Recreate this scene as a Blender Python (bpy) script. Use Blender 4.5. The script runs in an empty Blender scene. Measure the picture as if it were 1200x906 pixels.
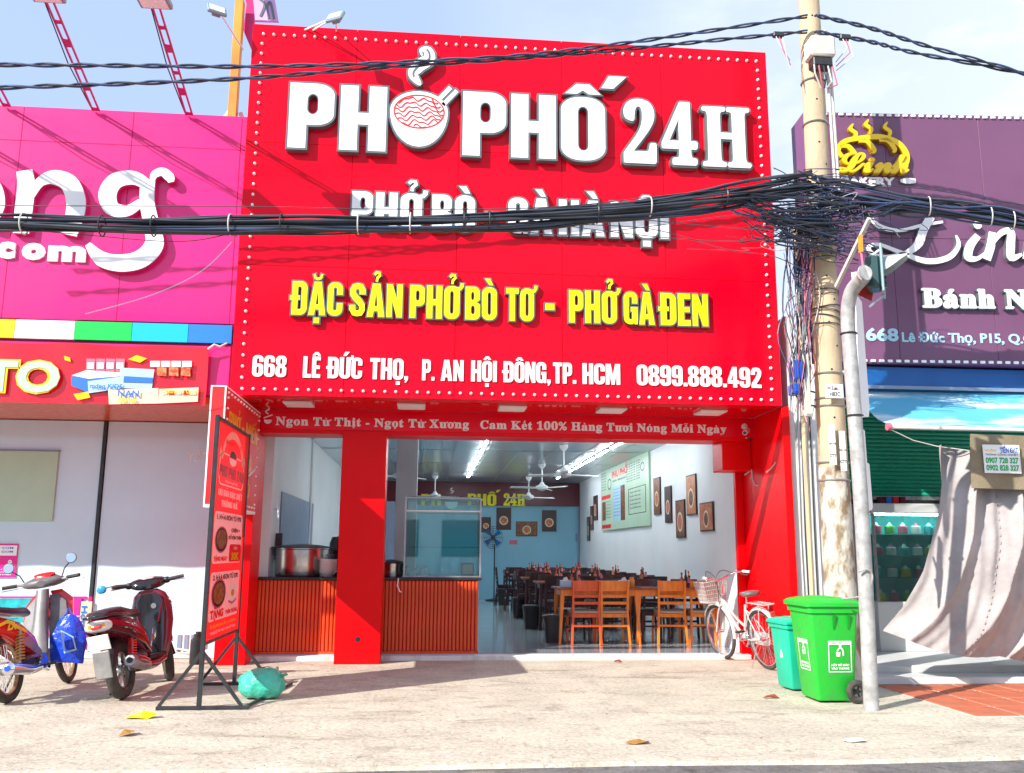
import bpy, math, random, unicodedata
from mathutils import Vector, Matrix
from mathutils.geometry import tessellate_polygon
R = math.radians
V = Vector
rnd = random.Random(7)
sc = bpy.context.scene
COL = sc.collection

# ------------------------------------------------------------------ camera
YAW, PITCH, ROLL, FPX = R(5.07), R(10.27), R(.38), 1060.0
EYE = V((0, 0, 1.3))
cF = V((math.sin(YAW)*math.cos(PITCH), math.cos(YAW)*math.cos(PITCH), math.sin(PITCH)))
r0 = V((math.cos(YAW), -math.sin(YAW), 0)); u0 = r0.cross(cF)
cR = r0*math.cos(ROLL) + u0*math.sin(ROLL); cU = u0*math.cos(ROLL) - r0*math.sin(ROLL)
cam = bpy.data.cameras.new('camera'); camo = bpy.data.objects.new('camera', cam); COL.objects.link(camo)
cam.sensor_width = 36; cam.lens = 36*FPX/1200; cam.clip_end = 2000; cam.clip_start = .05
camo.matrix_world = Matrix(((cR.x, cU.x, -cF.x, EYE.x), (cR.y, cU.y, -cF.y, EYE.y), (cR.z, cU.z, -cF.z, EYE.z), (0, 0, 0, 1)))
sc.camera = camo

def W(px, py, Y=None, Z=None, X=None):
    """surveyed point of the photograph (1200 x 906) on a known plane of the street"""
    d = cF*FPX + cR*(px-600) - cU*(py-453)
    t = (Y-EYE.y)/d.y if Y is not None else ((Z-EYE.z)/d.z if Z is not None else (X-EYE.x)/d.x)
    return EYE + d*t

# ------------------------------------------------------------------ light
SUNDIR = V((1.35, 1.0, -1.12)).normalized()
world = bpy.data.worlds.new('World'); sc.world = world; world.use_nodes = True
nt = world.node_tree; nt.nodes.clear()
def N(t, kind, **kw):
    n = t.nodes.new(kind)
    for k, v in kw.items():
        if hasattr(n, k): setattr(n, k, v)
        else: n.inputs[k.replace('_', ' ')].default_value = v
    return n
sky = nt.nodes.new('ShaderNodeTexSky'); sky.sky_type = 'NISHITA'; sky.sun_disc = False
sky.sun_elevation = math.asin(-SUNDIR.z); sky.sun_rotation = math.atan2(-SUNDIR.x, -SUNDIR.y)
sky.air_density = 1.0; sky.dust_density = 1.2; sky.ozone_density = 1.0
tc = nt.nodes.new('ShaderNodeTexCoord'); mp = nt.nodes.new('ShaderNodeMapping')
mp.inputs['Scale'].default_value = (1.0, 1.0, 2.6)
nz = nt.nodes.new('ShaderNodeTexNoise'); nz.inputs['Scale'].default_value = 1.9; nz.inputs['Detail'].default_value = 8; nz.inputs['Roughness'].default_value = .58
cr = nt.nodes.new('ShaderNodeValToRGB'); cr.color_ramp.elements[0].position = .36; cr.color_ramp.elements[1].position = .56
sx = nt.nodes.new('ShaderNodeSeparateXYZ')
side = nt.nodes.new('ShaderNodeMapRange'); side.inputs[1].default_value = -.02; side.inputs[2].default_value = .55; side.inputs[3].default_value = 0.0; side.inputs[4].default_value = .95
addm = nt.nodes.new('ShaderNodeMath'); addm.operation = 'MULTIPLY'
addb = nt.nodes.new('ShaderNodeMath'); addb.operation = 'MAXIMUM'; 
sidem = nt.nodes.new('ShaderNodeMath'); sidem.operation = 'MULTIPLY'; sidem.inputs[1].default_value = .55
mix = nt.nodes.new('ShaderNodeMixRGB'); mix.inputs[2].default_value = (7.4, 7.6, 7.9, 1)
bg = nt.nodes.new('ShaderNodeBackground'); bg.inputs['Strength'].default_value = .10
out = nt.nodes.new('ShaderNodeOutputWorld')
L = nt.links.new
L(tc.outputs['Generated'], mp.inputs[0]); L(mp.outputs[0], nz.inputs['Vector']); L(nz.outputs['Fac'], cr.inputs[0])
L(tc.outputs['Generated'], sx.inputs[0]); L(sx.outputs['X'], side.inputs[0])
mn = nt.nodes.new('ShaderNodeMath'); mn.operation = 'MULTIPLY'; L(cr.outputs[0], mn.inputs[0]); L(side.outputs[0], mn.inputs[1])
L(side.outputs[0], sidem.inputs[0]); L(mn.outputs[0], addb.inputs[0]); L(sidem.outputs[0], addb.inputs[1])
L(addb.outputs[0], mix.inputs[0]); 
hs = nt.nodes.new('ShaderNodeMixRGB'); hs.inputs[0].default_value = .75; hs.inputs[2].default_value = (3.9, 5.1, 7.6, 1)
L(sky.outputs[0], hs.inputs[1]); L(hs.outputs[0], mix.inputs[1])
L(mix.outputs[0], bg.inputs[0]); L(bg.outputs[0], out.inputs[0])
sl = bpy.data.lights.new('sun', 'SUN'); sl.energy = 4.6; sl.angle = R(.5); sl.color = (1, .95, .87)
so = bpy.data.objects.new('sun', sl); COL.objects.link(so)
so.rotation_euler = SUNDIR.to_track_quat('-Z', 'Y').to_euler(); so.location = (-12, -8, 14)
sc.view_settings.view_transform = 'Standard'; sc.view_settings.look = 'None'
sc.view_settings.exposure = .75; sc.view_settings.gamma = 1
sc.cycles.max_bounces = 8; sc.cycles.transparent_max_bounces = 12

# ------------------------------------------------------------------ materials
def mat(name, col, rough=.5, metal=0, var=.0, vscale=3, bump=0, bscale=40, coat=0, emit=None, estr=0, alpha=None, col2=None, spec=.5, stretch=None, thr=None, trans=0):
    m = bpy.data.materials.new(name); m.use_nodes = True; t = m.node_tree
    b = t.nodes['Principled BSDF']
    b.inputs['Base Color'].default_value = (*col, 1); b.inputs['Roughness'].default_value = rough; b.inputs['Metallic'].default_value = metal
    b.inputs['Coat Weight'].default_value = coat; b.inputs['Coat Roughness'].default_value = .06
    b.inputs['Specular IOR Level'].default_value = spec
    if trans: b.inputs['Subsurface Weight'].default_value = 0
    tc = t.nodes.new('ShaderNodeTexCoord'); mp = t.nodes.new('ShaderNodeMapping'); t.links.new(tc.outputs['Object'], mp.inputs[0])
    if stretch: mp.inputs['Scale'].default_value = stretch
    if var or col2:
        n = t.nodes.new('ShaderNodeTexNoise'); n.inputs['Scale'].default_value = vscale; n.inputs['Detail'].default_value = 8; n.inputs['Roughness'].default_value = .6
        t.links.new(mp.outputs[0], n.inputs['Vector'])
        rp = t.nodes.new('ShaderNodeValToRGB')
        lo, hi = thr or (.3, .7)
        rp.color_ramp.elements[0].position = lo; rp.color_ramp.elements[1].position = hi
        c2 = col2 or tuple(max(0, c*(1-var)) for c in col); c1 = col if col2 else tuple(min(1, c*(1+var*.4)) for c in col)
        rp.color_ramp.elements[0].color = (*c2, 1); rp.color_ramp.elements[1].color = (*c1, 1)
        t.links.new(n.outputs['Fac'], rp.inputs[0]); t.links.new(rp.outputs[0], b.inputs['Base Color'])
        rr = t.nodes.new('ShaderNodeMapRange'); rr.inputs[3].default_value = min(1, rough+.12); rr.inputs[4].default_value = max(.03, rough-.08)
        t.links.new(n.outputs['Fac'], rr.inputs[0]); t.links.new(rr.outputs[0], b.inputs['Roughness'])
    if bump:
        n2 = t.nodes.new('ShaderNodeTexNoise'); n2.inputs['Scale'].default_value = bscale; n2.inputs['Detail'].default_value = 5
        t.links.new(mp.outputs[0], n2.inputs['Vector'])
        bp = t.nodes.new('ShaderNodeBump'); bp.inputs['Strength'].default_value = bump; bp.inputs['Distance'].default_value = .02
        t.links.new(n2.outputs['Fac'], bp.inputs['Height']); t.links.new(bp.outputs[0], b.inputs['Normal'])
    if emit: b.inputs['Emission Color'].default_value = (*emit, 1); b.inputs['Emission Strength'].default_value = estr
    return m
def glassmat(name, tint=(.8, .95, .93), fac=.12, rough=.02):
    m = bpy.data.materials.new(name); m.use_nodes = True; t = m.node_tree; t.nodes.clear()
    tr = t.nodes.new('ShaderNodeBsdfTransparent'); tr.inputs[0].default_value = (*tint, 1)
    gl = t.nodes.new('ShaderNodeBsdfGlossy'); gl.inputs['Roughness'].default_value = rough
    fr = t.nodes.new('ShaderNodeFresnel'); fr.inputs[0].default_value = 1.5
    ma = t.nodes.new('ShaderNodeMath'); ma.operation = 'ADD'; ma.inputs[1].default_value = fac*.3
    mx = t.nodes.new('ShaderNodeMixShader'); o = t.nodes.new('ShaderNodeOutputMaterial')
    t.links.new(fr.outputs[0], ma.inputs[0]); t.links.new(ma.outputs[0], mx.inputs[0]); t.links.new(tr.outputs[0], mx.inputs[1]); t.links.new(gl.outputs[0], mx.inputs[2]); t.links.new(mx.outputs[0], o.inputs[0])
    return m
M = dict(
 red=mat('red_panel', (.80, .0, .016), .2, bump=.16, bscale=.9, spec=.2, var=.05, vscale=1.2), redg=mat('glossy_red_soffit', (.80, .0, .004), .1, coat=.6),
 redp=mat('red_paint', (.78, .0, .003), .35, bump=.05, bscale=14, spec=.2, var=.08, vscale=2),
 redflat=mat('red_print', (.8, .012, .015), .45, var=.06),
 dkred=mat('maroon_panel', (.12, .004, .02), .3, var=.1),
 pink=mat('magenta_panel', (.80, .012, .20), .28, bump=.04, bscale=2, coat=.3, var=.1, vscale=.9, stretch=(1, 1, .5)),
 pinkd=mat('magenta_steel', (.62, .015, .17), .4, var=.2, vscale=8),
 lilac=mat('lilac_panel', (.62, .42, .78), .5, var=.1),
 letter=mat('white_letter_face', (.88, .88, .88), .35, var=.05, vscale=6),
 rim=mat('grey_letter_rim', (.16, .19, .20), .35, metal=.3, var=.2, vscale=9),
 yellow=mat('yellow_letter_face', (.90, .80, .0), .35, var=.05),
 orangel=mat('orange_lettering', (.9, .33, .0), .4),
 white=mat('white_paint', (.80, .80, .79), .55, var=.06, vscale=2, bump=.08, bscale=60),
 wallw=mat('white_wall', (.78, .80, .82), .6, var=.07, vscale=1.1, bump=.06, bscale=30),
 wallo=mat('weathered_white_wall', (.72, .73, .72), .8, col2=(.42, .42, .40), vscale=2.4, thr=(.32, .5), bump=.25, bscale=20, stretch=(1.5, 1, .4)),
 blue_wall=mat('blue_wall', (.24, .51, .66), .45, var=.08, vscale=.8, bump=.05, bscale=20),
 ceil=mat('glossy_ceiling_panel', (.50, .56, .60), .14, var=.1, vscale=.7),
 ceilj=mat('ceiling_joint', (.13, .15, .17), .4),
 led=mat('led_tube', (1, 1, 1), .3, emit=(.85, .95, 1), estr=55),
 led2=mat('cabinet_tube', (1, 1, 1), .3, emit=(.8, 1, .97), estr=16),
 bulb=mat('bulb_glass', (.95, .95, .95), .2, emit=None),
 slat=mat('red_wood_slat', (.70, .075, .014), .35, var=.35, vscale=5, stretch=(6, 6, .6), bump=.1, coat=.2),
 floor=mat('grey_floor_tile', (.36, .42, .46), .12, var=.14, vscale=1.5, coat=.3),
 granite=mat('dark_granite', (.03, .03, .035), .12, var=.4, vscale=60),
 steel=mat('brushed_steel', (.62, .62, .62), .22, metal=1, var=.12, vscale=3, stretch=(1, 1, 8)),
 chrome=mat('chrome', (.75, .76, .78), .12, metal=1, var=.05),
 black=mat('black_plastic', (.015, .015, .017), .42, var=.3, vscale=12),
 blackg=mat('black_gloss', (.012, .012, .016), .15, coat=.6),
 sigg=mat('dark_signal_green', (.008, .05, .05), .3, coat=.3), visor=mat('pale_visor', (.42, .48, .50), .4),
 grit=mat('brown_grit', (.22, .18, .14), .9, var=.4, vscale=30),
 rubber=mat('tyre_rubber', (.035, .033, .032), .8, var=.5, vscale=14, bump=.4, bscale=90, col2=(.09, .075, .06), thr=(.3, .62)),
 wood=mat('orange_wood', (.80, .215, .015), .32, var=.3, vscale=6, stretch=(3, 3, .5), coat=.3),
 woodr=mat('red_brown_wood', (.68, .085, .012), .32, var=.3, vscale=6, stretch=(3, 3, .5), coat=.3),
 woodd=mat('dark_and_shaded_wood', (.045, .012, .015), .3, var=.4, vscale=6, stretch=(3, 3, .5), coat=.3),  # rear rows: same wood as in front, room shade put into the colour
 cushion=mat('beige_cushion', (.52, .40, .27), .7, var=.1, bump=.2),
 tabletop=mat('brown_table_top', (.30, .07, .03), .25, var=.25, vscale=4, coat=.3),
 concrete=None, silver=mat('silver_paint', (.36, .36, .36), .3, metal=.5, var=.25, vscale=10, coat=.3),
 greybody=mat('dusty_grey_plastic', (.15, .145, .15), .4, var=.35, vscale=9),
 redmoto=mat('scratched_red_paint', (.75, .008, .008), .2, coat=.7, var=.1, vscale=7),
 maroon=mat('dark_red_metallic_paint', (.20, .010, .035), .22, metal=.25, coat=.8, var=.2, vscale=9),
 amber=mat('orange_spring', (.55, .24, .05), .4),
 rspring=mat('red_spring', (.85, .02, .02), .3, coat=.4),
 lens=mat('tail_lens', (.55, .05, .04), .12, coat=.8), lensw=mat('clear_lens', (.65, .62, .60), .1, coat=.8),
 plate=mat('white_plate', (.78, .77, .73), .5, var=.12, vscale=14),
 alu=mat('cast_aluminium', (.45, .45, .46), .38, metal=.8, var=.3, vscale=12, bump=.2),
 pedal=mat('gold_rim', (.5, .34, .2), .3, metal=.7),
 mirror=mat('mirror_glass', (.8, .85, .9), .04, metal=1), bmirror=mat('blue_mirror_glass', (.02, .30, .60), .15, coat=.8),
 bluebag=mat('blue_plastic_bag', (.01, .07, .72), .25, coat=.4, bump=.9, bscale=14, var=.3, vscale=9),
 tealbag=mat('teal_plastic_bag', (.05, .50, .36), .3, coat=.4, bump=1.6, bscale=9, var=.25, vscale=8),
 stone=mat('pale_stone', (.45, .43, .38), .8, var=.3, vscale=9, bump=.5),
 iron=mat('dark_steel_frame', (.05, .055, .06), .4, metal=.5, var=.4, vscale=9),
 green=mat('green_bin_plastic', (.015, .46, .035), .42, col2=(.06, .30, .07), vscale=9, thr=(.28, .46), bump=.15, bscale=30),
 greend=mat('dark_green_plastic', (.006, .27, .02), .45, var=.2, vscale=5),
 teal=mat('teal_bin_plastic', (.01, .50, .31), .4, var=.12, vscale=5),
 pole=mat('spun_concrete', (.56, .44, .28), .8, col2=(.36, .29, .20), thr=(.3, .55), vscale=3.5, bump=.25, bscale=24, stretch=(1, 1, .35)),
 polep=mat('peeling_white_paint', (.56, .53, .46), .8, col2=(.24, .17, .10), vscale=7, thr=(.44, .56), bump=.5, bscale=22, stretch=(1, 1, .5)),
 pipe=mat('galvanised_pipe', (.46, .46, .45), .5, metal=.15, col2=(.24, .24, .235), vscale=8, thr=(.3, .6), bump=.15),
 cable=mat('black_cable', (.04, .048, .066), .42, var=.3, vscale=4), cableb=mat('blue_black_cable', (.045, .07, .15), .4), cablew=mat('white_wire', (.6, .58, .55), .5), cabler=mat('pink_wire', (.5, .12, .16), .5),
 boxp=mat('cream_box_plastic', (.62, .60, .52), .5, var=.1, vscale=8),
 steelb=mat('blue_band_metal', (.25, .35, .38), .4, metal=.4),
 purple=mat('purple_panel', (.165, .062, .138), .38, var=.1, vscale=1.1, coat=.1),
 purpled=mat('purple_edge', (.20, .06, .17), .4),
 gold=mat('gold_letter', (.92, .60, .0), .3, coat=.3), golds=mat('gold_letter_side', (.45, .26, .0), .4),
 navy=mat('navy_sheet', (.0, .10, .34), .45, var=.1), 
 awn=mat('blue_awning_fabric', (.10, .42, .62), .6, col2=(.55, .72, .80), vscale=1.6, thr=(.42, .54), stretch=(.5, .9, 2.6), bump=.15, bscale=6),
 shut=mat('green_shutter', (.015, .42, .24), .4, var=.15, vscale=3),
 tarp=mat('beige_tarpaulin', (.40, .36, .35), .8, var=.3, vscale=2.2, bump=.6, bscale=9), tarph=mat('brown_canvas', (.27, .22, .14), .85, var=.15, vscale=5, bump=.3),
 stitch=mat('tarpaulin_seam', (.30, .26, .24), .8),
 terracotta=mat('terracotta_tile', (.50, .13, .06), .6, var=.25, vscale=5, bump=.15), grout=mat('pale_grout', (.55, .50, .44), .8),
 plinth=mat('pale_step_stone', (.62, .64, .64), .45, var=.1, vscale=2.5),
 orange=mat('orange_post_paint', (.75, .32, .03), .5, var=.35, vscale=5, stretch=(1, 1, .3)),
 leafy=mat('dry_leaf', (.45, .22, .04), .7, var=.4), leafr=mat('red_leaf', (.28, .05, .02), .7), yel=mat('yellow_wrapper', (.85, .75, .0), .35, bump=.5), pale=mat('pale_foam', (.55, .68, .66), .5),
 poster=mat('pale_green_print', (.45, .62, .46), .4, var=.06), cream=mat('cream_print', (.72, .60, .42), .5), bluep=mat('blue_print', (.02, .16, .60), .5), skyp=mat('pale_blue_print', (.40, .62, .75), .5), txt=mat('black_print', (.03, .03, .035), .5), txtg=mat('green_print', (.02, .42, .12), .5), tealp=mat('teal_print', (.02, .45, .50), .35, var=.5, vscale=7), pinkp=mat('pink_print', (.80, .015, .28), .45), cgreen=mat('green_stripe', (.0, .58, .08), .4), cblue=mat('blue_stripe', (.02, .20, .62), .4), ccyan=mat('cyan_stripe', (.0, .48, .75), .4), cyell=mat('yellow_stripe', (.85, .58, .0), .4),
 glass=glassmat('case_glass'), glasst=glassmat('teal_glass', (.78, .94, .94), .3), fanb=mat('white_fan_enamel', (.7, .72, .74), .35),
 food1=mat('food_print_brown', (.30, .09, .03), .35, col2=(.10, .05, .02), vscale=16, thr=(.4, .6)), food2=mat('food_print_red', (.50, .05, .02), .35, col2=(.55, .28, .10), vscale=22, thr=(.4, .6)), dark=mat('dark_print', (.05, .022, .02), .35), broth=mat('bowl_print', (.75, .62, .45), .4),
 seat=mat('black_vinyl', (.035, .025, .04), .35, coat=.3, var=.3, vscale=8), porcelain=mat('white_porcelain', (.78, .78, .76), .15, coat=.5),
 bluecup=mat('blue_cup', (.01, .08, .55), .35), sheet=mat('grey_blue_sheet', (.22, .28, .40), .4, var=.08), col_=mat('pale_column', (.50, .58, .64), .5, var=.05),
 darkgl=mat('dark_glass', (.012, .05, .05), .08, coat=.6), cakes=mat('cake_white', (.75, .75, .70), .6), cakep=mat('cake_pink', (.65, .14, .22), .6), cakeg=mat('cake_green', (.16, .5, .12), .6), cakey=mat('cake_yellow', (.75, .5, .05), .6), caket=mat('cake_teal', (.05, .42, .42), .6),
 amberg=mat('amber_plastic', (.85, .30, .02), .2, coat=.4), skin=None,
)

# ground materials
def ground_mat(name, c1, c2, c3, scale, joint=False):
    m = bpy.data.materials.new(name); m.use_nodes = True; t = m.node_tree; b = t.nodes['Principled BSDF']; b.inputs['Roughness'].default_value = .85; b.inputs['Specular IOR Level'].default_value = .25
    tc = t.nodes.new('ShaderNodeTexCoord'); Lk = t.links.new
    n1 = N(t, 'ShaderNodeTexNoise'); n1.inputs['Scale'].default_value = scale; n1.inputs['Detail'].default_value = 9; n1.inputs['Roughness'].default_value = .65
    n2 = N(t, 'ShaderNodeTexNoise'); n2.inputs['Scale'].default_value = 30; n2.inputs['Detail'].default_value = 6; n2.inputs['Roughness'].default_value = .75
    n3 = N(t, 'ShaderNodeTexVoronoi'); n3.inputs['Scale'].default_value = 22
    mp = N(t, 'ShaderNodeMapping'); mp.inputs['Scale'].default_value = (.6, 1.6, 1)
    n4 = N(t, 'ShaderNodeTexNoise'); n4.inputs['Scale'].default_value = 1.7; n4.inputs['Detail'].default_value = 10; n4.inputs['Roughness'].default_value = .7; n4.inputs['Distortion'].default_value = .6
    for n in (n1, n2, n3): Lk(tc.outputs['Object'], n.inputs['Vector'])
    Lk(tc.outputs['Object'], mp.inputs[0]); Lk(mp.outputs[0], n4.inputs['Vector'])
    r1 = N(t, 'ShaderNodeValToRGB'); r1.color_ramp.elements[0].position = .36; r1.color_ramp.elements[1].position = .62
    r1.color_ramp.elements[0].color = (*c2, 1); r1.color_ramp.elements[1].color = (*c1, 1); Lk(n1.outputs['Fac'], r1.inputs[0])
    r4 = N(t, 'ShaderNodeValToRGB'); r4.color_ramp.elements[0].position = .54; r4.color_ramp.elements[1].position = .64; Lk(n4.outputs['Fac'], r4.inputs[0])
    m1 = N(t, 'ShaderNodeMixRGB'); m1.inputs[2].default_value = (*c3, 1); Lk(r1.outputs[0], m1.inputs[1])
    sc1 = N(t, 'ShaderNodeMath'); sc1.operation = 'MULTIPLY'; sc1.inputs[1].default_value = .75; Lk(r4.outputs[0], sc1.inputs[0]); Lk(sc1.outputs[0], m1.inputs[0])
    r2 = N(t, 'ShaderNodeValToRGB'); r2.color_ramp.elements[0].position = .34; r2.color_ramp.elements[1].position = .56; r2.color_ramp.elements[0].color = (.55, .52, .49, 1); r2.color_ramp.elements[1].color = (1.0, 1.0, 1.0, 1); Lk(n2.outputs['Fac'], r2.inputs[0])
    m2 = N(t, 'ShaderNodeMixRGB'); m2.blend_type = 'MULTIPLY'; m2.inputs[0].default_value = .8; Lk(m1.outputs[0], m2.inputs[1]); Lk(r2.outputs[0], m2.inputs[2])
    # cracks with a shape of their own, and darker grimy patches
    ds = N(t, 'ShaderNodeTexNoise'); ds.inputs['Scale'].default_value = 2.2; ds.inputs['Detail'].default_value = 5; Lk(tc.outputs['Object'], ds.inputs['Vector'])
    va = N(t, 'ShaderNodeVectorMath'); va.operation = 'SCALE'; va.inputs['Scale'].default_value = .8; Lk(ds.outputs['Color'], va.inputs[0])
    vb = N(t, 'ShaderNodeVectorMath'); vb.operation = 'ADD'; Lk(tc.outputs['Object'], vb.inputs[0]); Lk(va.outputs[0], vb.inputs[1])
    vo = N(t, 'ShaderNodeTexVoronoi'); vo.feature = 'DISTANCE_TO_EDGE'; vo.inputs['Scale'].default_value = .42; Lk(vb.outputs[0], vo.inputs['Vector'])
    rk_ = N(t, 'ShaderNodeValToRGB'); rk_.color_ramp.elements[0].position = .0; rk_.color_ramp.elements[1].position = .008; rk_.color_ramp.elements[0].color = (.5, .46, .42, 1); rk_.color_ramp.elements[1].color = (1, 1, 1, 1); Lk(vo.outputs['Distance'], rk_.inputs[0])
    m3 = N(t, 'ShaderNodeMixRGB'); m3.blend_type = 'MULTIPLY'; m3.inputs[0].default_value = .4; Lk(m2.outputs[0], m3.inputs[1]); Lk(rk_.outputs[0], m3.inputs[2])
    n5 = N(t, 'ShaderNodeTexNoise'); n5.inputs['Scale'].default_value = 9; n5.inputs['Detail'].default_value = 12; n5.inputs['Roughness'].default_value = .8; Lk(tc.outputs['Object'], n5.inputs['Vector'])
    r5 = N(t, 'ShaderNodeValToRGB'); r5.color_ramp.elements[0].position = .36; r5.color_ramp.elements[1].position = .46; r5.color_ramp.elements[0].color = (.55, .52, .5, 1); r5.color_ramp.elements[1].color = (1, 1, 1, 1); Lk(n5.outputs['Fac'], r5.inputs[0])
    m4 = N(t, 'ShaderNodeMixRGB'); m4.blend_type = 'MULTIPLY'; m4.inputs[0].default_value = .85; Lk(m3.outputs[0], m4.inputs[1]); Lk(r5.outputs[0], m4.inputs[2])
    Lk(m4.outputs[0], b.inputs['Base Color'])
    ad = N(t, 'ShaderNodeMath'); ad.operation = 'ADD'; Lk(n2.outputs['Fac'], ad.inputs[0]); Lk(n3.outputs['Distance'], ad.inputs[1])
    bp = N(t, 'ShaderNodeBump'); bp.inputs['Strength'].default_value = .35; bp.inputs['Distance'].default_value = .012; Lk(ad.outputs[0], bp.inputs['Height']); Lk(bp.outputs[0], b.inputs['Normal'])
    return m
M['concrete'] = ground_mat('pavement_concrete', (.61, .56, .455), (.48, .44, .36), (.33, .29, .22), 1.7)
M['asphalt'] = ground_mat('road_asphalt', (.19, .185, .18), (.13, .125, .125), (.27, .24, .2), 3)
M['earth'] = ground_mat('earth', (.3, .28, .24), (.24, .22, .2), (.2, .18, .15), 1)

# ------------------------------------------------------------------ mesh helper
class MB:
    def __init__(s): s.v = []; s.f = []
    def add(s, vs, fs):
        o = len(s.v); s.v += [V(p) for p in vs]; s.f += [[i+o for i in f] for f in fs]; return s
    def box(s, x0, x1, y0, y1, z0, z1, bev=0, m=None):
        if bev <= 0:
            vs = [V((x, y, z)) for x in (x0, x1) for y in (y0, y1) for z in (z0, z1)]
            fs = [(0, 1, 3, 2), (4, 6, 7, 5), (0, 4, 5, 1), (2, 3, 7, 6), (0, 2, 6, 4), (1, 5, 7, 3)]
        else:
            b = min(bev, abs(x1-x0)*.45, abs(y1-y0)*.45, abs(z1-z0)*.45); vs = []; idx = {}
            for i, x in enumerate((x0, x1)):
                for j, y in enumerate((y0, y1)):
                    for k, z in enumerate((z0, z1)):
                        sx, sy, sz = (b, -b)[i], (b, -b)[j], (b, -b)[k]
                        idx[i, j, k] = len(vs)
                        vs += [V((x, y+sy, z+sz)), V((x+sx, y, z+sz)), V((x+sx, y+sy, z))]
            fs = []
            g = lambda i, j, k, a: idx[i, j, k]+a
            for i in (0, 1): fs.append((g(i, 0, 0, 0), g(i, 1, 0, 0), g(i, 1, 1, 0), g(i, 0, 1, 0)))
            for j in (0, 1): fs.append((g(0, j, 0, 1), g(1, j, 0, 1), g(1, j, 1, 1), g(0, j, 1, 1)))
            for k in (0, 1): fs.append((g(0, 0, k, 2), g(1, 0, k, 2), g(1, 1, k, 2), g(0, 1, k, 2)))
            for i in (0, 1):
                for j in (0, 1): fs.append((g(i, j, 0, 0), g(i, j, 1, 0), g(i, j, 1, 1), g(i, j, 0, 1)))
            for i in (0, 1):
                for k in (0, 1): fs.append((g(i, 0, k, 0), g(i, 1, k, 0), g(i, 1, k, 2), g(i, 0, k, 2)))
            for j in (0, 1):
                for k in (0, 1): fs.append((g(0, j, k, 1), g(1, j, k, 1), g(1, j, k, 2), g(0, j, k, 2)))
            for i in (0, 1):
                for j in (0, 1):
                    for k in (0, 1): fs.append((g(i, j, k, 0), g(i, j, k, 1), g(i, j, k, 2)))
        if m is not None: vs = [m @ p for p in vs]
        return s.add(vs, fs)
    def bar(s, p0, p1, w, h=None, up=(0, 0, 1), bev=0):
        """box beam from p0 to p1, w across, h along up"""
        p0, p1 = V(p0), V(p1); h = h or w; d = p1-p0; l = d.length
        if l < 1e-6: return s
        z = d/l; u = V(up); x = u.cross(z)
        if x.length < 1e-4: x = V((1, 0, 0)).cross(z)
        x.normalize(); y = z.cross(x)
        m = Matrix(((x.x, y.x, z.x, p0.x), (x.y, y.y, z.y, p0.y), (x.z, y.z, z.z, p0.z), (0, 0, 0, 1)))
        return s.box(-w/2, w/2, -h/2, h/2, 0, l, bev, m)
    def ring(s, c, a, b, u, v, n=16, e=2.0):
        o = []
        for i in range(n):
            t = 2*math.pi*i/n; ct, st = math.cos(t), math.sin(t)
            o.append(V(c) + V(u)*(a*math.copysign(abs(ct)**(2/e), ct)) + V(v)*(b*math.copysign(abs(st)**(2/e), st)))
        return o
    def loft(s, rings, caps=True, closed=False):
        n = len(rings[0]); vs = [p for r in rings for p in r]; fs = []
        k = len(rings)
        for i in range(k if closed else k-1):
            j2 = (i+1) % k
            for j in range(n): fs.append((i*n+j, i*n+(j+1) % n, j2*n+(j+1) % n, j2*n+j))
        if caps and not closed: fs += [list(range(n))[::-1], [(k-1)*n+j for j in range(n)]]
        return s.add(vs, fs)
    def tube(s, pts, r, n=8, closed=False, caps=True):
        pts = [V(p) for p in pts]; k = len(pts); rs = r if isinstance(r, (list, tuple)) else [r]*k
        rings = []; prev = None
        for i in range(k):
            if closed: d = pts[(i+1) % k]-pts[i-1]
            else: d = pts[min(i+1, k-1)]-pts[max(i-1, 0)]
            if d.length < 1e-9: d = V((0, 0, 1))
            d.normalize()
            if prev is None: a = V((0, 0, 1)) if abs(d.z) < .9 else V((1, 0, 0)); x = a.cross(d).normalized()
            else: x = (prev - d*prev.dot(d)).normalized()
            prev = x; y = d.cross(x); rings.append(s.ring(pts[i], rs[i], rs[i], x, y, n))
        return s.loft(rings, caps, closed)
    def cyl(s, p0, p1, r0, r1=None, n=16): return s.tube([p0, p1], [r0, r0 if r1 is None else r1], n)
    def lathe(s, prof, c=(0, 0, 0), n=24, ax=(0, 0, 1), m=None):
        z = V(ax).normalized(); a = V((1, 0, 0)) if abs(z.x) < .9 else V((0, 1, 0)); x = a.cross(z).normalized(); y = z.cross(x)
        rings = [s.ring(V(c)+z*h, max(r, .0004), max(r, .0004), x, y, n) for r, h in prof]
        return s.loft(rings, True)
    def torus(s, c, Rr, r, u, v, n=32, m=8, a0=0, a1=2*math.pi, flat=1.0):
        u, v = V(u).normalized(), V(v).normalized(); w = u.cross(v); rings = []; full = abs(a1-a0-2*math.pi) < 1e-3
        for i in range(n if full else n+1):
            t = a0+(a1-a0)*i/n; d = u*math.cos(t)+v*math.sin(t)
            rings.append([V(c)+d*(Rr+r*math.cos(q))+w*(r*flat*math.sin(q)) for q in [2*math.pi*j/m for j in range(m)]])
        return s.loft(rings, not full, full)
    def ball(s, c, a, b=None, d=None, n=12, k=8):
        b = a if b is None else b; d = a if d is None else d; c = V(c); rings = []
        for i in range(1, k):
            t = math.pi*i/k; rings.append([c+V((a*math.sin(t)*math.cos(q), b*math.sin(t)*math.sin(q), -d*math.cos(t))) for q in [2*math.pi*j/n for j in range(n)]])
        return s.loft(rings, True)
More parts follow.
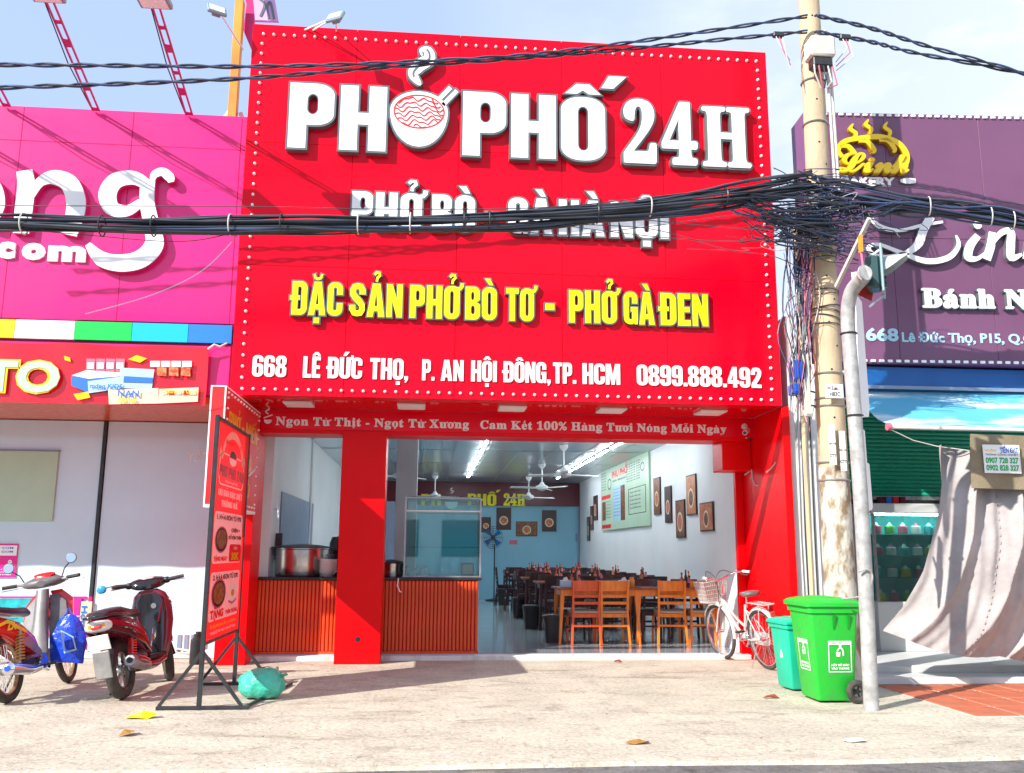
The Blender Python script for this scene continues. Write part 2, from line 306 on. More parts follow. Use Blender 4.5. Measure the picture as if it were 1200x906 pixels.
    def prism(s, loops, O, u, v, nrm, z0, z1):
        """2d polygon (outer loop, holes) on plane (O,u,v) extruded along nrm from z0 to z1"""
        O, u, v, nrm = V(O), V(u), V(v), V(nrm)
        lp = [[V((a, b, 0)) for a, b in l] for l in loops]
        tris = tessellate_polygon(lp); flat = [p for l in lp for p in l]
        P = lambda p, z: O+u*p.x+v*p.y+nrm*z
        n = len(flat); vs = [P(p, z1) for p in flat]; fs = [tuple(t) for t in tris]
        if abs(z1-z0) > 1e-6:
            vs += [P(p, z0) for p in flat]; o = 0
            for l in lp:
                k = len(l)
                for i in range(k): a, b = o+i, o+(i+1) % k; fs.append((a, b, b+n, a+n))
                o += k
            fs += [tuple(i+n for i in t)[::-1] for t in tris]
        return s.add(vs, fs)
    def text(s, body, O, u, v, h, width=None, nrm=None, off=0.0, ext=0.0, align='L', lift=.003):
        """flat lettering: h cap height, width total width (optional)"""
        vs, fs, (x0, x1) = text_geo(body, off, ext > 0)
        O, u, v = V(O), V(u), V(v); nrm = V(nrm) if nrm is not None else u.cross(v)
        k = h/.727; kx = k if width is None else width/max(1e-6, x1-x0)
        w = (x1-x0)*kx; sh = 0 if align == 'L' else (-w/2 if align == 'C' else -w)
        return s.add([O+u*((p[0]-x0)*kx+sh)+v*(p[1]*k)+nrm*(lift+(p[2]*ext if ext > 0 else 0)) for p in vs], fs)
    def build(s, name, m, parent=None, smooth=None, data=None):
        me = bpy.data.meshes.new(name)
        off = V(parent.location) if parent is not None and parent.get('_w') is None and parent.parent is None else V((0, 0, 0))
        if parent is not None and parent.name in LOCALROOT: off = V((0, 0, 0))
        if parent is not None and parent.parent is not None:
            off = V((0, 0, 0)) if parent.parent.name in LOCALROOT else V(parent.parent.location)
        me.from_pydata([tuple(p-off) for p in s.v], [], [tuple(f) for f in s.f]); me.materials.append(m)
        if smooth is not None:
            me.shade_smooth()
            try: me.set_sharp_from_angle(angle=R(smooth))
            except Exception: pass
        o = bpy.data.objects.new(name, me); COL.objects.link(o)
        if parent is not None: o.parent = parent
        return o
LOCALROOT = set()
_tg = {}
def text_geo(body, off, ext):
    key = (body, round(off, 4), bool(ext))
    if key in _tg: return _tg[key]
    c = bpy.data.curves.new('t', 'FONT'); c.body = body; c.size = 1; c.offset = off; c.resolution_u = 3
    if ext: c.extrude = .5
    o = bpy.data.objects.new('t', c); me = bpy.data.meshes.new_from_object(o)
    vs = [tuple(p.co) for p in me.vertices]; fs = [tuple(p.vertices) for p in me.polygons]
    xs = [p[0] for p in vs] or [0, 1]
    bpy.data.objects.remove(o); bpy.data.curves.remove(c); bpy.data.meshes.remove(me)
    _tg[key] = (vs, fs, (min(xs), max(xs))); return _tg[key]

def thing(name, label, cat, loc=(0, 0, 0), rz=0, group=None, local=False):
    o = bpy.data.objects.new(name, None); COL.objects.link(o); o.location = loc; o.rotation_euler = (0, 0, rz); o.empty_display_size = .1
    if local: LOCALROOT.add(o.name)
    tag(o, label, cat, group); return o
def tag(o, label, cat, group=None):
    o['label'] = label; o['category'] = cat
    if group: o['group'] = group
    return o
def struct(o): o['kind'] = 'structure'; return o
KIDS = {}
def copy_tree(o, loc, rz, label=None, group=None, swap=None):
    c = o.copy(); COL.objects.link(c); c.location = loc; c.rotation_euler = (0, 0, rz)
    if label: c['label'] = label
    if group: c['group'] = group
    def rec(a, b):
        for ch in [x for x in bpy.data.objects if x.parent == a] if a.name not in KIDS else KIDS[a.name]:
            d = ch.copy(); COL.objects.link(d); d.parent = b
            if swap and d.data and d.data.materials:
                mname = d.data.materials[0].name
                if mname in swap:
                    key = (d.data.name, mname, swap[mname].name)
                    if key not in _sw:
                        nm = d.data.copy(); nm.materials[0] = swap[mname]; _sw[key] = nm
                    d.data = _sw[key]
            rec(ch, d)
    rec(o, c); return c
_sw = {}
X3, Y3, Z3 = V((1, 0, 0)), V((0, 1, 0)), V((0, 0, 1))

# ------------------------------------------------------------------ block lettering
def arc(cx, cy, rx, ry, a0, a1, n=7):
    return [(cx+rx*math.cos(R(a0+(a1-a0)*i/n)), cy+ry*math.sin(R(a0+(a1-a0)*i/n))) for i in range(n+1)]
def stad(x0, y0, x1, y1, rx, ry, n=6):
    return (arc(x1-rx, y0+ry, rx, ry, -90, 0, n)+arc(x1-rx, y1-ry, rx, ry, 0, 90, n)+arc(x0+rx, y1-ry, rx, ry, 90, 180, n)+arc(x0+rx, y0+ry, rx, ry, 180, 270, n))
def stroke(pts, w, n=1):
    P = [V((a, b)) for a, b in pts]; k = len(P); ws = w if isinstance(w, (list, tuple)) else [w]*k; l, r = [], []
    for i in range(k):
        d = P[min(i+1, k-1)]-P[max(i-1, 0)]; d.normalize(); q = V((-d.y, d.x))
        l.append(tuple(P[i]+q*ws[i]/2)); r.append(tuple(P[i]-q*ws[i]/2))
    return l+r[::-1]
def spl(pts, n=6):
    P = [V(p) for p in pts]; o = []
    for i in range(len(P)-1):
        a, b, c, d = P[max(i-1, 0)], P[i], P[i+1], P[min(i+2, len(P)-1)]
        for j in range(n):
            t = j/n; o.append(.5*((2*b)+(c-a)*t+(2*a-5*b+4*c-d)*t*t+(3*b-a-3*c+d)*t**3))
    o.append(P[-1]); return o
def spl2(pts, n=6): return [tuple(p) for p in spl([(a, b) for a, b in pts], n)]
def glyph(c):
    """-> (width, pieces); a piece is [outer, hole, ...]; cap height 1"""
    s, w = .19, .50; rx, ry = .19, .19; hr = .065
    slot = lambda x0, y0, x1, y1: stad(x0, y0, x1, y1, min(hr, (x1-x0)/2), min(.09, (y1-y0)/2), 4)[::-1]
    if c == 'I': return s, [[[(0, 0), (s, 0), (s, 1), (0, 1)]]]
    if c == 'H': return w, [[[(0, 0), (s, 0), (s, .40), (w-s, .40), (w-s, 0), (w, 0), (w, 1), (w-s, 1), (w-s, .58), (s, .58), (s, 1), (0, 1)]]]
    if c == 'L': return .38, [[[(0, 0), (.38, 0), (.38, .17), (s, .17), (s, 1), (0, 1)]]]
    if c == 'T': return .46, [[[(.135, 0), (.325, 0), (.325, .83), (.46, .83), (.46, 1), (0, 1), (0, .83), (.135, .83)]]]
    if c == 'E': return .40, [[[(0, 0), (.40, 0), (.40, .17), (s, .17), (s, .42), (.37, .42), (.37, .58), (s, .58), (s, .83), (.40, .83), (.40, 1), (0, 1)]]]
    if c == 'N': return .50, [[[(0, 0), (.17, 0), (.17, .50), (.33, 0), (.50, 0), (.50, 1), (.33, 1), (.33, .54), (.175, 1), (0, 1)]]]
    if c == 'M': return .68, [[[(0, 0), (.17, 0), (.17, .62), (.27, 0), (.41, 0), (.51, .62), (.51, 0), (.68, 0), (.68, 1), (.45, 1), (.34, .42), (.23, 1), (0, 1)]]]
    if c == 'A': return .56, [[[(0, 0), (.19, 0), (.215, .17), (.345, .17), (.37, 0), (.56, 0), (.40, 1), (.16, 1)], [(.235, .32), (.28, .74), (.325, .32)]]]
    if c in 'PB':
        if c == 'P': return .48, [[[(0, 0), (s, 0), (s, .36)]+arc(.48-.19, .36+.17, .19, .17, -90, 0)+arc(.48-.19, .83, .19, .17, 0, 90)+[(0, 1)], slot(s, .52, .48-s+.02, .84)]]
        return .50, [[[(0, 0)]+arc(.31, .17, .19, .17, -90, 0)+arc(.33, .40, .17, .12, 0, 75, 4)+arc(.31, .63, .17, .10, -60, 0, 4)+arc(.29, .83, .19, .17, 0, 90)+[(0, 1)], slot(s, .155, .50-s+.01, .43), slot(s, .585, .50-s-.01, .845)]]
    if c == 'D': return .50, [[[(0, 0)]+arc(.29, .21, .21, .21, -90, 0)+arc(.29, .79, .21, .21, 0, 90)+[(0, 1)], slot(s, .16, w-s, .84)]]
    if c == 'Đ': return .50, [[[(0, 0)]+arc(.29, .21, .21, .21, -90, 0)+arc(.29, .79, .21, .21, 0, 90)+[(0, 1), (0, .57), (-.07, .57), (-.07, .44), (0, .44)], [(s, .84), (w-s-.03, .84), (w-s, .80), (w-s, .20), (w-s-.03, .16), (s, .16), (s, .44), (s+.07, .44), (s+.07, .57), (s, .57)]]]
    if c in 'O0': return w, [[stad(0, 0, w, 1, .22, .2), slot(s, .15, w-s, .85)]]
    if c == 'U': return w, [[[(0, 1)]+arc(.21, .2, .21, .2, 180, 270)+arc(w-.21, .2, .21, .2, 270, 360)+[(w, 1), (w-s, 1), (w-s, .2)]+arc(w/2, .2, w/2-s, .05, 0, -180, 5)+[(s, 1)]]]
    if c == 'C': return w, [[[(w, .63)]+arc(w-.22, .80, .22, .20, 0, 90)+arc(.22, .80, .22, .20, 90, 180)+arc(.22, .20, .22, .20, 180, 270)+arc(w-.22, .20, .22, .20, 270, 360)+[(w, .38), (w-s, .38), (w-s, .20)]+arc(w/2, .20, w/2-s, .05, 0, -180, 5)+[(s, .8)]+arc(w/2, .80, w/2-s, .05, 180, 0, 5)+[(w-s, .63)]]]
    if c == 'G': return w, [[[(w, .64)]+arc(w-.22, .80, .22, .20, 0, 90)+arc(.22, .80, .22, .20, 90, 180)+arc(.22, .20, .22, .20, 180, 270)+[(.33, 0), (.37, .07), (.39, 0), (w, 0), (w, .53), (.255, .53), (.255, .39), (w-s, .39), (w-s, .20)]+arc(w/2, .20, w/2-s, .05, 0, -180, 5)+[(s, .8)]+arc(w/2, .80, w/2-s, .05, 180, 0, 5)+[(w-s, .64)]]]
    if c == 'S': return w, [[stroke([(.405, .66), (.40, .80), (.34, .895), (.25, .91), (.15, .885), (.098, .79), (.11, .66), (.19, .56), (.31, .44), (.395, .33), (.40, .20), (.345, .105), (.25, .09), (.155, .105), (.10, .20), (.095, .34)], [.19]*3+[.18]+[.19]*3+[.2]*2+[.19]*3+[.18]+[.19]*3)]]
    if c == '2': return w, [[stroke([(.095, .64), (.10, .80), (.16, .895), (.25, .91), (.345, .885), (.405, .78), (.385, .62), (.27, .40), (.13, .20), (.11, .085)], .19)], [[(.02, 0), (.48, 0), (.48, .16), (.02, .16)]]]
    if c in '69':
        o = [(w, .69)]+arc(w-.21, .81, .21, .19, 0, 90)+arc(.21, .81, .21, .19, 90, 180)+arc(.21, .19, .21, .19, 180, 270)+arc(w-.21, .19, .21, .19, 270, 360)+arc(w-.17, .48, .17, .13, 0, 90, 4)+[(.24, .61), (s, .55), (s, .8)]+arc(w/2, .80, w/2-s, .06, 180, 0, 5)+[(w-s, .69)]
        h = slot(s, .14, w-s, .48)
        if c == '9': o = [(w-x, 1-y) for x, y in o]; h = [(w-x, 1-y) for x, y in h]
        return w, [[o, h]]
    if c == '8': return w, [[arc(.21, .18, .21, .18, 180, 270)+arc(w-.21, .18, .21, .18, 270, 360)+arc(w-.2, .40, .2, .12, 0, 60, 3)+arc(w-.2, .66, .19, .12, -50, 0, 3)+arc(w-.21, .82, .2, .18, 0, 90)+arc(.21, .82, .2, .18, 90, 180)+arc(.2, .66, .19, .12, 180, 230, 3)+arc(.2, .40, .2, .12, 120, 180, 3), slot(s, .14, w-s, .44), slot(s+.005, .60, w-s-.005, .86)]]
    if c == '4': return .52, [[[(.26, 0), (.44, 0), (.44, .18), (.52, .18), (.52, .34), (.44, .34), (.44, 1), (.24, 1), (0, .34), (0, .18), (.26, .18)], [(.15, .34), (.26, .68), (.26, .34)]]]
    if c == '-': return .30, [[[(0, .36), (.30, .36), (.30, .56), (0, .56)]]]
    if c == '.': return .17, [[[(0, 0), (.17, 0), (.17, .17), (0, .17)]]]
    if c == ',': return .17, [[[(0, .17), (0, 0), (.06, 0), (.02, -.12), (.08, -.12), (.17, .02), (.17, .17)]]]
    return .3, []
MARKS = {'\u0300': 'grave', '\u0301': 'acute', '\u0302': 'circ', '\u0303': 'tilde', '\u0306': 'breve', '\u0309': 'hook', '\u031b': 'horn', '\u0323': 'dot'}
def mark_loops(mk, w, top=1.06, k=1.0, two=False):
    c = w/2
    if mk == 'grave': c2 = c+(.22 if two else 0); return [(c2-.16*k, top+.20*k), (c2+.02*k, top+.20*k), (c2+.12*k, top), (c2+.0, top)]
    if mk == 'acute':
        c2 = c+(.33 if two else .02); t = top+(.10 if two else 0); return [(c2-.12*k, t), (c2+.02*k, t), (c2+.17*k, t+.20*k), (c2-.03*k, t+.20*k)]
    if mk == 'circ':
        k *= .82; return [(c-.25*k, top-.01), (c-.08*k, top-.01), (c, top+.06*k), (c+.08*k, top-.01), (c+.25*k, top-.01), (c+.09*k, top+.18*k), (c-.09*k, top+.18*k)]
    if mk == 'breve': return stroke([(c-.13, top+.17), (c-.09, top+.05), (c, top+.02), (c+.09, top+.05), (c+.13, top+.17)], .075)
    if mk == 'tilde': t = top+.24; return stroke([(c-.2, t), (c-.1, t+.08), (c+.08, t), (c+.2, t+.08)], .07)
    if mk == 'hook': return stroke([(c-.07, top+.21), (c-.01, top+.28), (c+.08, top+.27), (c+.10, top+.19), (c+.02, top+.11), (c, top+.0)], .085)
    if mk == 'horn': return stroke([(w-.10, .90), (w+.02, .93), (w+.07, 1.0), (w+.08, 1.09)], .11)
    if mk == 'dot': return [(c-.09, -.24), (c+.09, -.24), (c+.09, -.08), (c-.09, -.08)]
def char_pieces(ch):
    d = unicodedata.normalize('NFD', ch); w, ps = glyph(d[0]); ps = [list(p) for p in ps]; ms = [MARKS[m] for m in d[1:] if m in MARKS]
    two = 'circ' in ms
    for m in ms: ps.append([mark_loops(m, w, two=two and m != 'circ')])
    return w, ps
def grow(loop, d):
    k = len(loop); area = sum(loop[i][0]*loop[(i+1) % k][1]-loop[(i+1) % k][0]*loop[i][1] for i in range(k)); sg = 1 if area > 0 else -1; o = []
    for i in range(k):
        a, b, c = V(loop[i-1]), V(loop[i]), V(loop[(i+1) % k]); e1, e2 = b-a, c-b
        if e1.length < 1e-7: e1 = e2
        if e2.length < 1e-7: e2 = e1
        n1 = V((e1.y, -e1.x)).normalized(); n2 = V((e2.y, -e2.x)).normalized(); m = n1+n2
        if m.length < .3: m = n1*1.0
        m.normalize(); q = min(1.6, 1/max(.5, m.dot(n1))); o.append(tuple(b+m*(d*q*sg)))
    return o
def sign_word(root, body, x0, x1, zb, h, Y, face, rimm, rim=.018, depth=.06, gap=.055, xskew=0):
    """one raised letter object per character on the plane y=Y, a rim behind each face"""
    items = []; x = 0
    for ch in body:
        if ch == ' ': x += .26; continue
        w, ps = char_pieces(ch); items.append((x, w, ps)); x += w+gap
    tot = x-gap; kx = (x1-x0)/tot
    for (cx, w, ps) in items:
        f = MB(); r_ = MB()
        for i, p in enumerate(ps):
            lp = [[((cx+a)*kx+x0, b*h+zb) for a, b in l] for l in p]
            f.prism(lp, (0, Y, 0), X3, Z3, -Y3, depth*.6, depth+.004+.0015*i)
            if rim:
                big = [grow(lp[0], rim)]+[grow(l, -rim*.55) for l in lp[1:]]
                r_.prism(big, (0, Y, 0), X3, Z3, -Y3, .0, depth-.001*i)
        o = f.build('letter', face, root)
        if rim: r_.build('letter_rim', rimm, o)

def mb_char(ch, script=False):
    d = unicodedata.normalize('NFD', ch); b = d[0]
    if b == 'đ': b = 'd'
    if script:
        if 'A' <= b <= 'Z': b = chr(0x1D4D0+ord(b)-65)
        elif 'a' <= b <= 'z': b = chr(0x1D4EA+ord(b)-97)
    else:
        if 'A' <= b <= 'Z': b = chr(0x1D400+ord(b)-65)
        elif 'a' <= b <= 'z': b = chr(0x1D41A+ord(b)-97)
        elif '0' <= b <= '9': b = chr(0x1D7CE+ord(b)-48)
    return b, [MARKS[m] for m in d[1:] if m in MARKS], ('A' <= d[0] <= 'Z')
def serif_line(mb, body, x0, x1, zb, h, Y, off=.02, ext=0, script=False, lift=.004, gap=.06, O=None, u=X3, v=Z3, n=-Y3):
    """bold serif lettering laid on the plane; h is the cap height"""
    items = []; x = 0
    for ch in body:
        if ch == ' ': x += .30; continue
        b, ms, cap = mb_char(ch, script); vs, fs, (a0, a1) = text_geo(b, off, ext > 0)
        items.append((x, a0, vs, fs, ms, cap, a1-a0)); x += a1-a0+(gap if not script else -.03)
    tot = x-gap; kx = (x1-x0)/tot; k = h/.70
    O = V((0, Y, 0)) if O is None else V(O)
    for (cx, a0, vs, fs, ms, cap, w) in items:
        mb.add([O+u*(x0+(p[0]-a0+cx)*kx)+v*(zb+p[1]*k)+n*(lift+(p[2]+.5)*ext) for p in vs], fs)
        for m in ms:
            top = 1.05 if cap else (.78 if m != 'horn' else 1.0)
            if m == 'horn': lp = [(q[0]/.7, q[1]) for q in stroke([(w*.7-.07, .55 if not cap else .86), (w*.7+.02, .62 if not cap else .95), (w*.7+.05, .74 if not cap else 1.06)], .08)]
            else:
                t = mark_loops(m, w/.7, top, .8, False) if not (m == 'tilde' or (m in ('acute', 'grave') and 'circ' in ms)) else mark_loops(m, w/.7, top+.0 if m == 'tilde' else top+.15, .8)
                lp = [(q[0]*.7, q[1]) for q in t]
            mb.prism([[(x0+(q[0]+cx)*kx, zb+q[1]*h*1.0) for q in lp]], O, u, v, n, lift, lift+max(ext, .001))
    return mb

def px_line(a, b, Y, zfix=None):
    return W(*a, Y=Y), W(*b, Y=Y)

# =================================================================== GROUND
g = MB(); g.box(-150, 150, -150, 200, -.4, -.06); struct(g.build('earth', M['earth'])) 
g = MB()
nx, ny = 60, 40
def gz(x, y):
    return .012*math.sin(x*.9+1)*math.sin(y*1.3) if 5.6 < y < 11.2 and -7 < x < 8 else 0
xs = [-40+i*(80/nx) for i in range(nx+1)]; ys = [5.89+(j/ny)*(26-5.89) for j in range(ny+1)]
vs = []; fs = []
rr = random.Random(3)
for j, y in enumerate(ys):
    for x in xs:
        yy = y+(.035*math.sin(x*1.9)+.02*math.sin(x*5.3) if j == 0 else 0); vs.append((x, yy, 0 if y < 11.2 else -.002))
for j in range(ny):
    for i in range(nx): a = j*(nx+1)+i; fs.append((a, a+1, a+nx+2, a+nx+1))
o0 = len(vs)
for i, x in enumerate(xs): vs.append((x, vs[i][1]-.05, -.028))
for i in range(nx): fs.append((o0+i, o0+i+1, i+1, i))
struct(g.add(vs, fs).build('pavement', M['concrete']))
g = MB(); g.box(-150, 150, -9, 6.02, -.059, -.02); struct(g.build('road', M['asphalt']))
g = MB(); g.box(-150, 150, -16, -9.02, -.05, .08); struct(g.build('far_pavement', M['concrete']))
# the row of shops across the street (behind the photographer)
for i, (x0, x1, h, c) in enumerate([(-40, -22, 9, 'wallw'), (-21.9, -9, 7, 'cream'), (-8.9, 3, 8.5, 'wallo'), (3.1, 17, 7, 'wallw'), (17.1, 38, 10, 'cream')]):
    b = thing('shop_house', ['pale rendered shop house across the street, far left behind the photographer', 'cream shop house across the street, second from left', 'weathered white shop house straight across the street', 'white shop house across the street to the right', 'tall cream shop house across the street, far right'][i], 'building', ((x0+x1)/2, -18, 0), group='shop houses across the street')
    MB().box(x0, x1, -24, -17, 0, h-4.4).build('wall', M[c], b)
    k = int((x1-x0)//2.5); wm = (x1-x0)/k
    for q in range(k): MB().box(x0+wm*q+.5, x0+wm*q+wm-.5, -17.05, -16.98, 1.0, 2.6).build('window', M['darkgl'], b)

# scattered grit, joined: nobody could count it
g = MB()
for i in range(2600):
    x = rnd.uniform(-5.5, 6.5); y = 5.75+abs(rnd.gauss(0, 1.3)) if rnd.random() < .55 else rnd.uniform(5.9, 11); s = rnd.uniform(.002, .007)*(1.6 if rnd.random() < .08 else 1)
    if y > 11: continue
    a = rnd.random()*3; z = 0.0
    vs = [(x+s*math.cos(a+t)*rnd.uniform(.7, 1.3), y+s*math.sin(a+t)*rnd.uniform(.7, 1.3), z) for t in (0, 2.1, 4.2)]+[(x, y, z+s*.6)]
    g.add(vs, [(0, 1, 3), (1, 2, 3), (2, 0, 3)])
o = g.build('gravel', M['grit']); o['kind'] = 'stuff'

# =================================================================== RESTAURANT BUILDING
YB, YF, YS = 9.95, 10.9, 11.42       # signboard face, fascia face, floor slab edge
XL, XR, YK, ZC, ZF = -1.98, 3.96, 24.0, 3.09, .06
rest = thing('restaurant', 'red fronted open restaurant with white walls inside and a glossy grey ceiling', 'building', (1, 11.3, 0))
MB().box(-2.165, XL, 11.62, YK+.2, 0, 6.6).build('side_wall', M['wallw'], rest)
MB().box(XR, 4.22, 11.45, YK+.2, 0, 6.6).build('side_wall', M['wallw'], rest)
MB().box(XL, XR, YK, YK+.2, 0, 6.6).build('back_wall', M['blue_wall'], rest)
MB().box(XL+.01, XR-.01, YK-.06, YK-.003, 2.46, ZC-.012).build('wall_band', M['dkred'], rest)
MB().box(XL, XR, 11.31, YK, ZC, ZC+.1).build('ceiling', M['ceil'], rest)
jm = MB()
for i in range(1, 10): x = XL+.6*i; jm.box(x-.006, x+.006, 11.4, YK, ZC-.006, ZC-.001)
for i in range(1, 5): y = 11.4+2.5*i; jm.box(XL, XR, y-.006, y+.006, ZC-.0065, ZC-.0015)
jm.build('ceiling_joint', M['ceilj'], rest)
for (x0, y0) in ((2.9, 13.6), (-.7, 14.2)): MB().box(x0-.4, x0+.4, y0-.15, y0+.15, ZC-.012, ZC-.0075).build('ceiling_hatch', M['ceilj'], rest)
MB().box(XL, XR, 10.92, 11.3, 2.72, 6.5).build('front_wall', M['wallw'], rest)
MB().box(-2.2, 4.0, YF, YF+.018, 2.705, 2.95).build('fascia', M['red'], rest)
MB().box(-2.2, 4.0, 10.6, YF-.002, 2.952, 2.97).box(-2.2, 4.0, YB+.27, 10.6, 2.952, 2.97).build('soffit', M['redg'], rest)
MB().box(-2.045, 3.9, YF+.02, 11.34, 2.66, 2.72).build('shutter_housing', M['redp'], rest)
MB().box(-1.065, -.54, YF, 11.38, 0, 2.703, .006).build('pillar', M['redp'], rest)
MB().cyl((-.80, YF-.004, .28), (-.80, YF+.01, .28), .03, n=14).build('socket_hole', M['black'], rest)
MB().box(4.0, 4.09, YB+.02, 11.44, 0, 2.95, .004).build('wing_wall', M['redp'], rest)
MB().box(3.62, 3.995, 11.0, 11.4, 2.30, 2.70, .01).build('shutter_box', M['redp'], rest)
MB().box(3.90, 3.998, 11.36, 11.445, .0, 2.3, .004).build('shutter_guide', M['redp'], rest)
MB().box(-2.40, -2.055, 10.86, 11.43, 0, 2.949, .004).build('pillar', M['redp'], rest)
MB().tube([(3.99, 11.25, 2.27), (3.99, 11.0, 2.31), (3.99, 10.98, 2.2), (3.99, 10.9, 2.12), (3.99, 10.8, 2.1)], .009, 6).build('bent_conduit', M['cablew'], rest)
MB().tube([(3.992, 10.5, 2.24), (3.992, 10.35, 2.27), (3.992, 10.2, 2.33)], .008, 6).build('bent_conduit', M['cablew'], rest)
MB().box(XL-.06, XR, YS, YK, -.03, ZF, .006).build('floor', M['floor'], rest)
MB().box(-2.2, 3.99, YS-.17, YS-.004, -.02, ZF-.008, .01).build('threshold', M['wallo'], rest)
for i in range(5):
    x = [-1.35, .32, 1.32, 2.28, 3.16][i]; x = W([350, 462+20, 600, 716, 832][i], 481, Y=10.45).x
    f = MB().box(x-.16, x+.16, 10.28, 10.60, 2.925, 2.949, .004).build('soffit_light', M['white'], rest)
    MB().box(x-.145, x+.145, 10.295, 10.585, 2.921, 2.924).build('diffuser', M['letter'], f)
# fascia lettering
mb = MB(); a = W(323, 498, Y=YF); b = W(549.5, 500.5, Y=YF); serif_line(mb, 'Ngon Từ Thịt - Ngọt Từ Xương', a.x, b.x, 2.755, .098, YF, off=.022, ext=.012, lift=0); mb.build('lettering', M['letter'], rest)
mb = MB(); a = W(562.6, 503, Y=YF); b = W(851, 507, Y=YF); serif_line(mb, 'Cam Kết 100% Hàng Tươi Nóng Mỗi Ngày', a.x, b.x, 2.755, .098, YF, off=.022, ext=.012, lift=0); mb.build('lettering', M['letter'], rest)
mb = MB(); c = W(314, 492, Y=YF)
mb.prism([arc(c.x, c.z, .045, .05, 180, 360, 8)], (0, YF, 0), X3, Z3, -Y3, 0, .012)
mb.prism([stroke([(c.x-.05, c.z+.02), (c.x+.05, c.z+.06)], .012)], (0, YF, 0), X3, Z3, -Y3, 0, .012)
mb.prism([stroke(spl2([(c.x, c.z+.07), (c.x-.03, c.z+.1), (c.x+.01, c.z+.13), (c.x-.02, c.z+.16)], 4), .014)], (0, YF, 0), X3, Z3, -Y3, 0, .012); mb.build('bowl_emblem', M['letter'], rest)
# interior column
MB().box(-.512, -.2, 13.5, 13.8, ZF, ZC-.008, .005).build('column', M['col_'], rest)
MB().tube([(XL+.03, 15.1, ZF), (XL+.03, 15.1, ZC-.01)], .02, 8).build('downpipe', M['white'], rest)
MB().tube([(XR-.04, YK-.05, ZF), (XR-.04, YK-.05, 2.45)], .03, 8).box(XR-.12, XR-.02, YK-.09, YK-.01, 1.55, 1.75).build('downpipe', M['sheet'], rest)
MB().box(-1.25, -.60, 19.0, 19.06, ZF, 2.28).build('partition_panel', M['sheet'], rest)
MB().box(XL+.002, XL+.02, 12.3, 15.6, 1.1, 2.05).build('splash_sheet', M['sheet'], rest)
# interior wall lettering (raised yellow letters on the maroon band)
YT = YK-.065
def ipx(x, y): p = W(x, y, Y=YT); return p.x, p.z
sw = thing('wall_lettering', 'yellow raised letters and bowl emblem on the maroon band of the back wall', 'sign', (1.2, YT, 2.7))
x0, zb = ipx(493.5, 592.5); x1, _ = ipx(516.5, 592.5); x2, _ = ipx(548, 592); x3, _ = ipx(581.5, 592)
sign_word(sw, 'PH', x0, x1, zb, .30, YT, M['yellow'], None, rim=0, depth=.03)
sign_word(sw, 'PHỐ', x2, x3, zb+.01, .31, YT, M['yellow'], None, rim=0, depth=.03)
a, zb2 = ipx(590, 592.5); b, _ = ipx(615.5, 592.5)
for q, ch_ in enumerate('24H'): mb = MB(); serif_line(mb, ch_, a+(b-a)*[0, .31, .62][q], a+(b-a)*[.29, .6, 1][q], zb2, .30, YT, off=.03, ext=.03, lift=0); mb.build('letter', M['yellow'], sw)
mb = MB(); cx, cz = ipx(529, 588); mb.prism([arc(cx, cz, .17, .2, 180, 360, 12)], (0, YT, 0), X3, Z3, -Y3, 0, .03)
mb.prism([stroke(spl2([(cx-.02, cz+.22), (cx+.05, cz+.27), (cx-.03, cz+.31), (cx+.02, cz+.36)], 4), .03)], (0, YT, 0), X3, Z3, -Y3, 0, .03)
for q in range(4): mb.prism([stroke(spl2([(cx-.16+q*.07, cz+.02), (cx-.13+q*.07, cz+.1), (cx-.08+q*.07, cz+.06), (cx-.04+q*.07, cz+.14)], 3), .018)], (0, YT, 0), X3, Z3, -Y3, 0, .03)
mb.build('bowl_emblem', M['letter'], sw)

# =================================================================== MAIN SIGNBOARD
sb = thing('restaurant_signboard', 'huge red billboard with a border of white bulbs over the open restaurant', 'signboard', (.9, YB, 2.95))
BX0, BX1, BZ0, BZ1 = -2.205, 4.005, 2.95, 7.38
cols = [BX0, BX0+1.22*1, BX0+2.44, BX0+3.66, BX0+4.88, BX1]; rows = [BZ0, BZ0+1.48, BZ0+2.95, BZ1]
random.seed(1)
for i in range(5):
    for j in range(3):
        a = .0025; MB().box(cols[i]+a, cols[i+1]-a, YB, YB+.02, rows[j]+a*.6, rows[j+1]-a*.6, .002).build('panel', M['red'], sb)
MB().box(BX0+.01, BX1-.01, YB+.021, YB+.26, BZ0+.005, BZ1-.01).build('signboard_box', M['redp'], sb)
for i in range(4):
    for x in (-1.9+i*1.85,): MB().bar((x, YB+.3, 7.0), (x, 11.0, 6.2), .06).build('back_brace', M['iron'], sb)
bulb = MB().lathe([(.017, 0), (.017, .012), (.012, .024), (.004, .03)], (0, 0, 0), 8, (0, -1, 0)).build('bulb', M['bulb'], None, 40)
bulb.parent = sb
def bulpcopy(par): o = bulb.copy(); COL.objects.link(o); o.parent = par; return o
pos = []
nb = 51
for i in range(nb): pos.append((BX0+.13+(BX1-BX0-.26)*i/(nb-1), BZ1-.13)); pos.append((BX0+.13+(BX1-BX0-.26)*i/(nb-1), BZ0+.07))
for i in range(1, 34): pos.append((BX0+.12, BZ0+.07+(BZ1-BZ0-.2)*i/34)); pos.append((BX1-.12, BZ0+.07+(BZ1-BZ0-.2)*i/34))
for k, (x, z) in enumerate(pos):
    o = bulb if k == 0 else bulpcopy(sb)
    o.location = (x-sb.location.x, 0, z-sb.location.z)
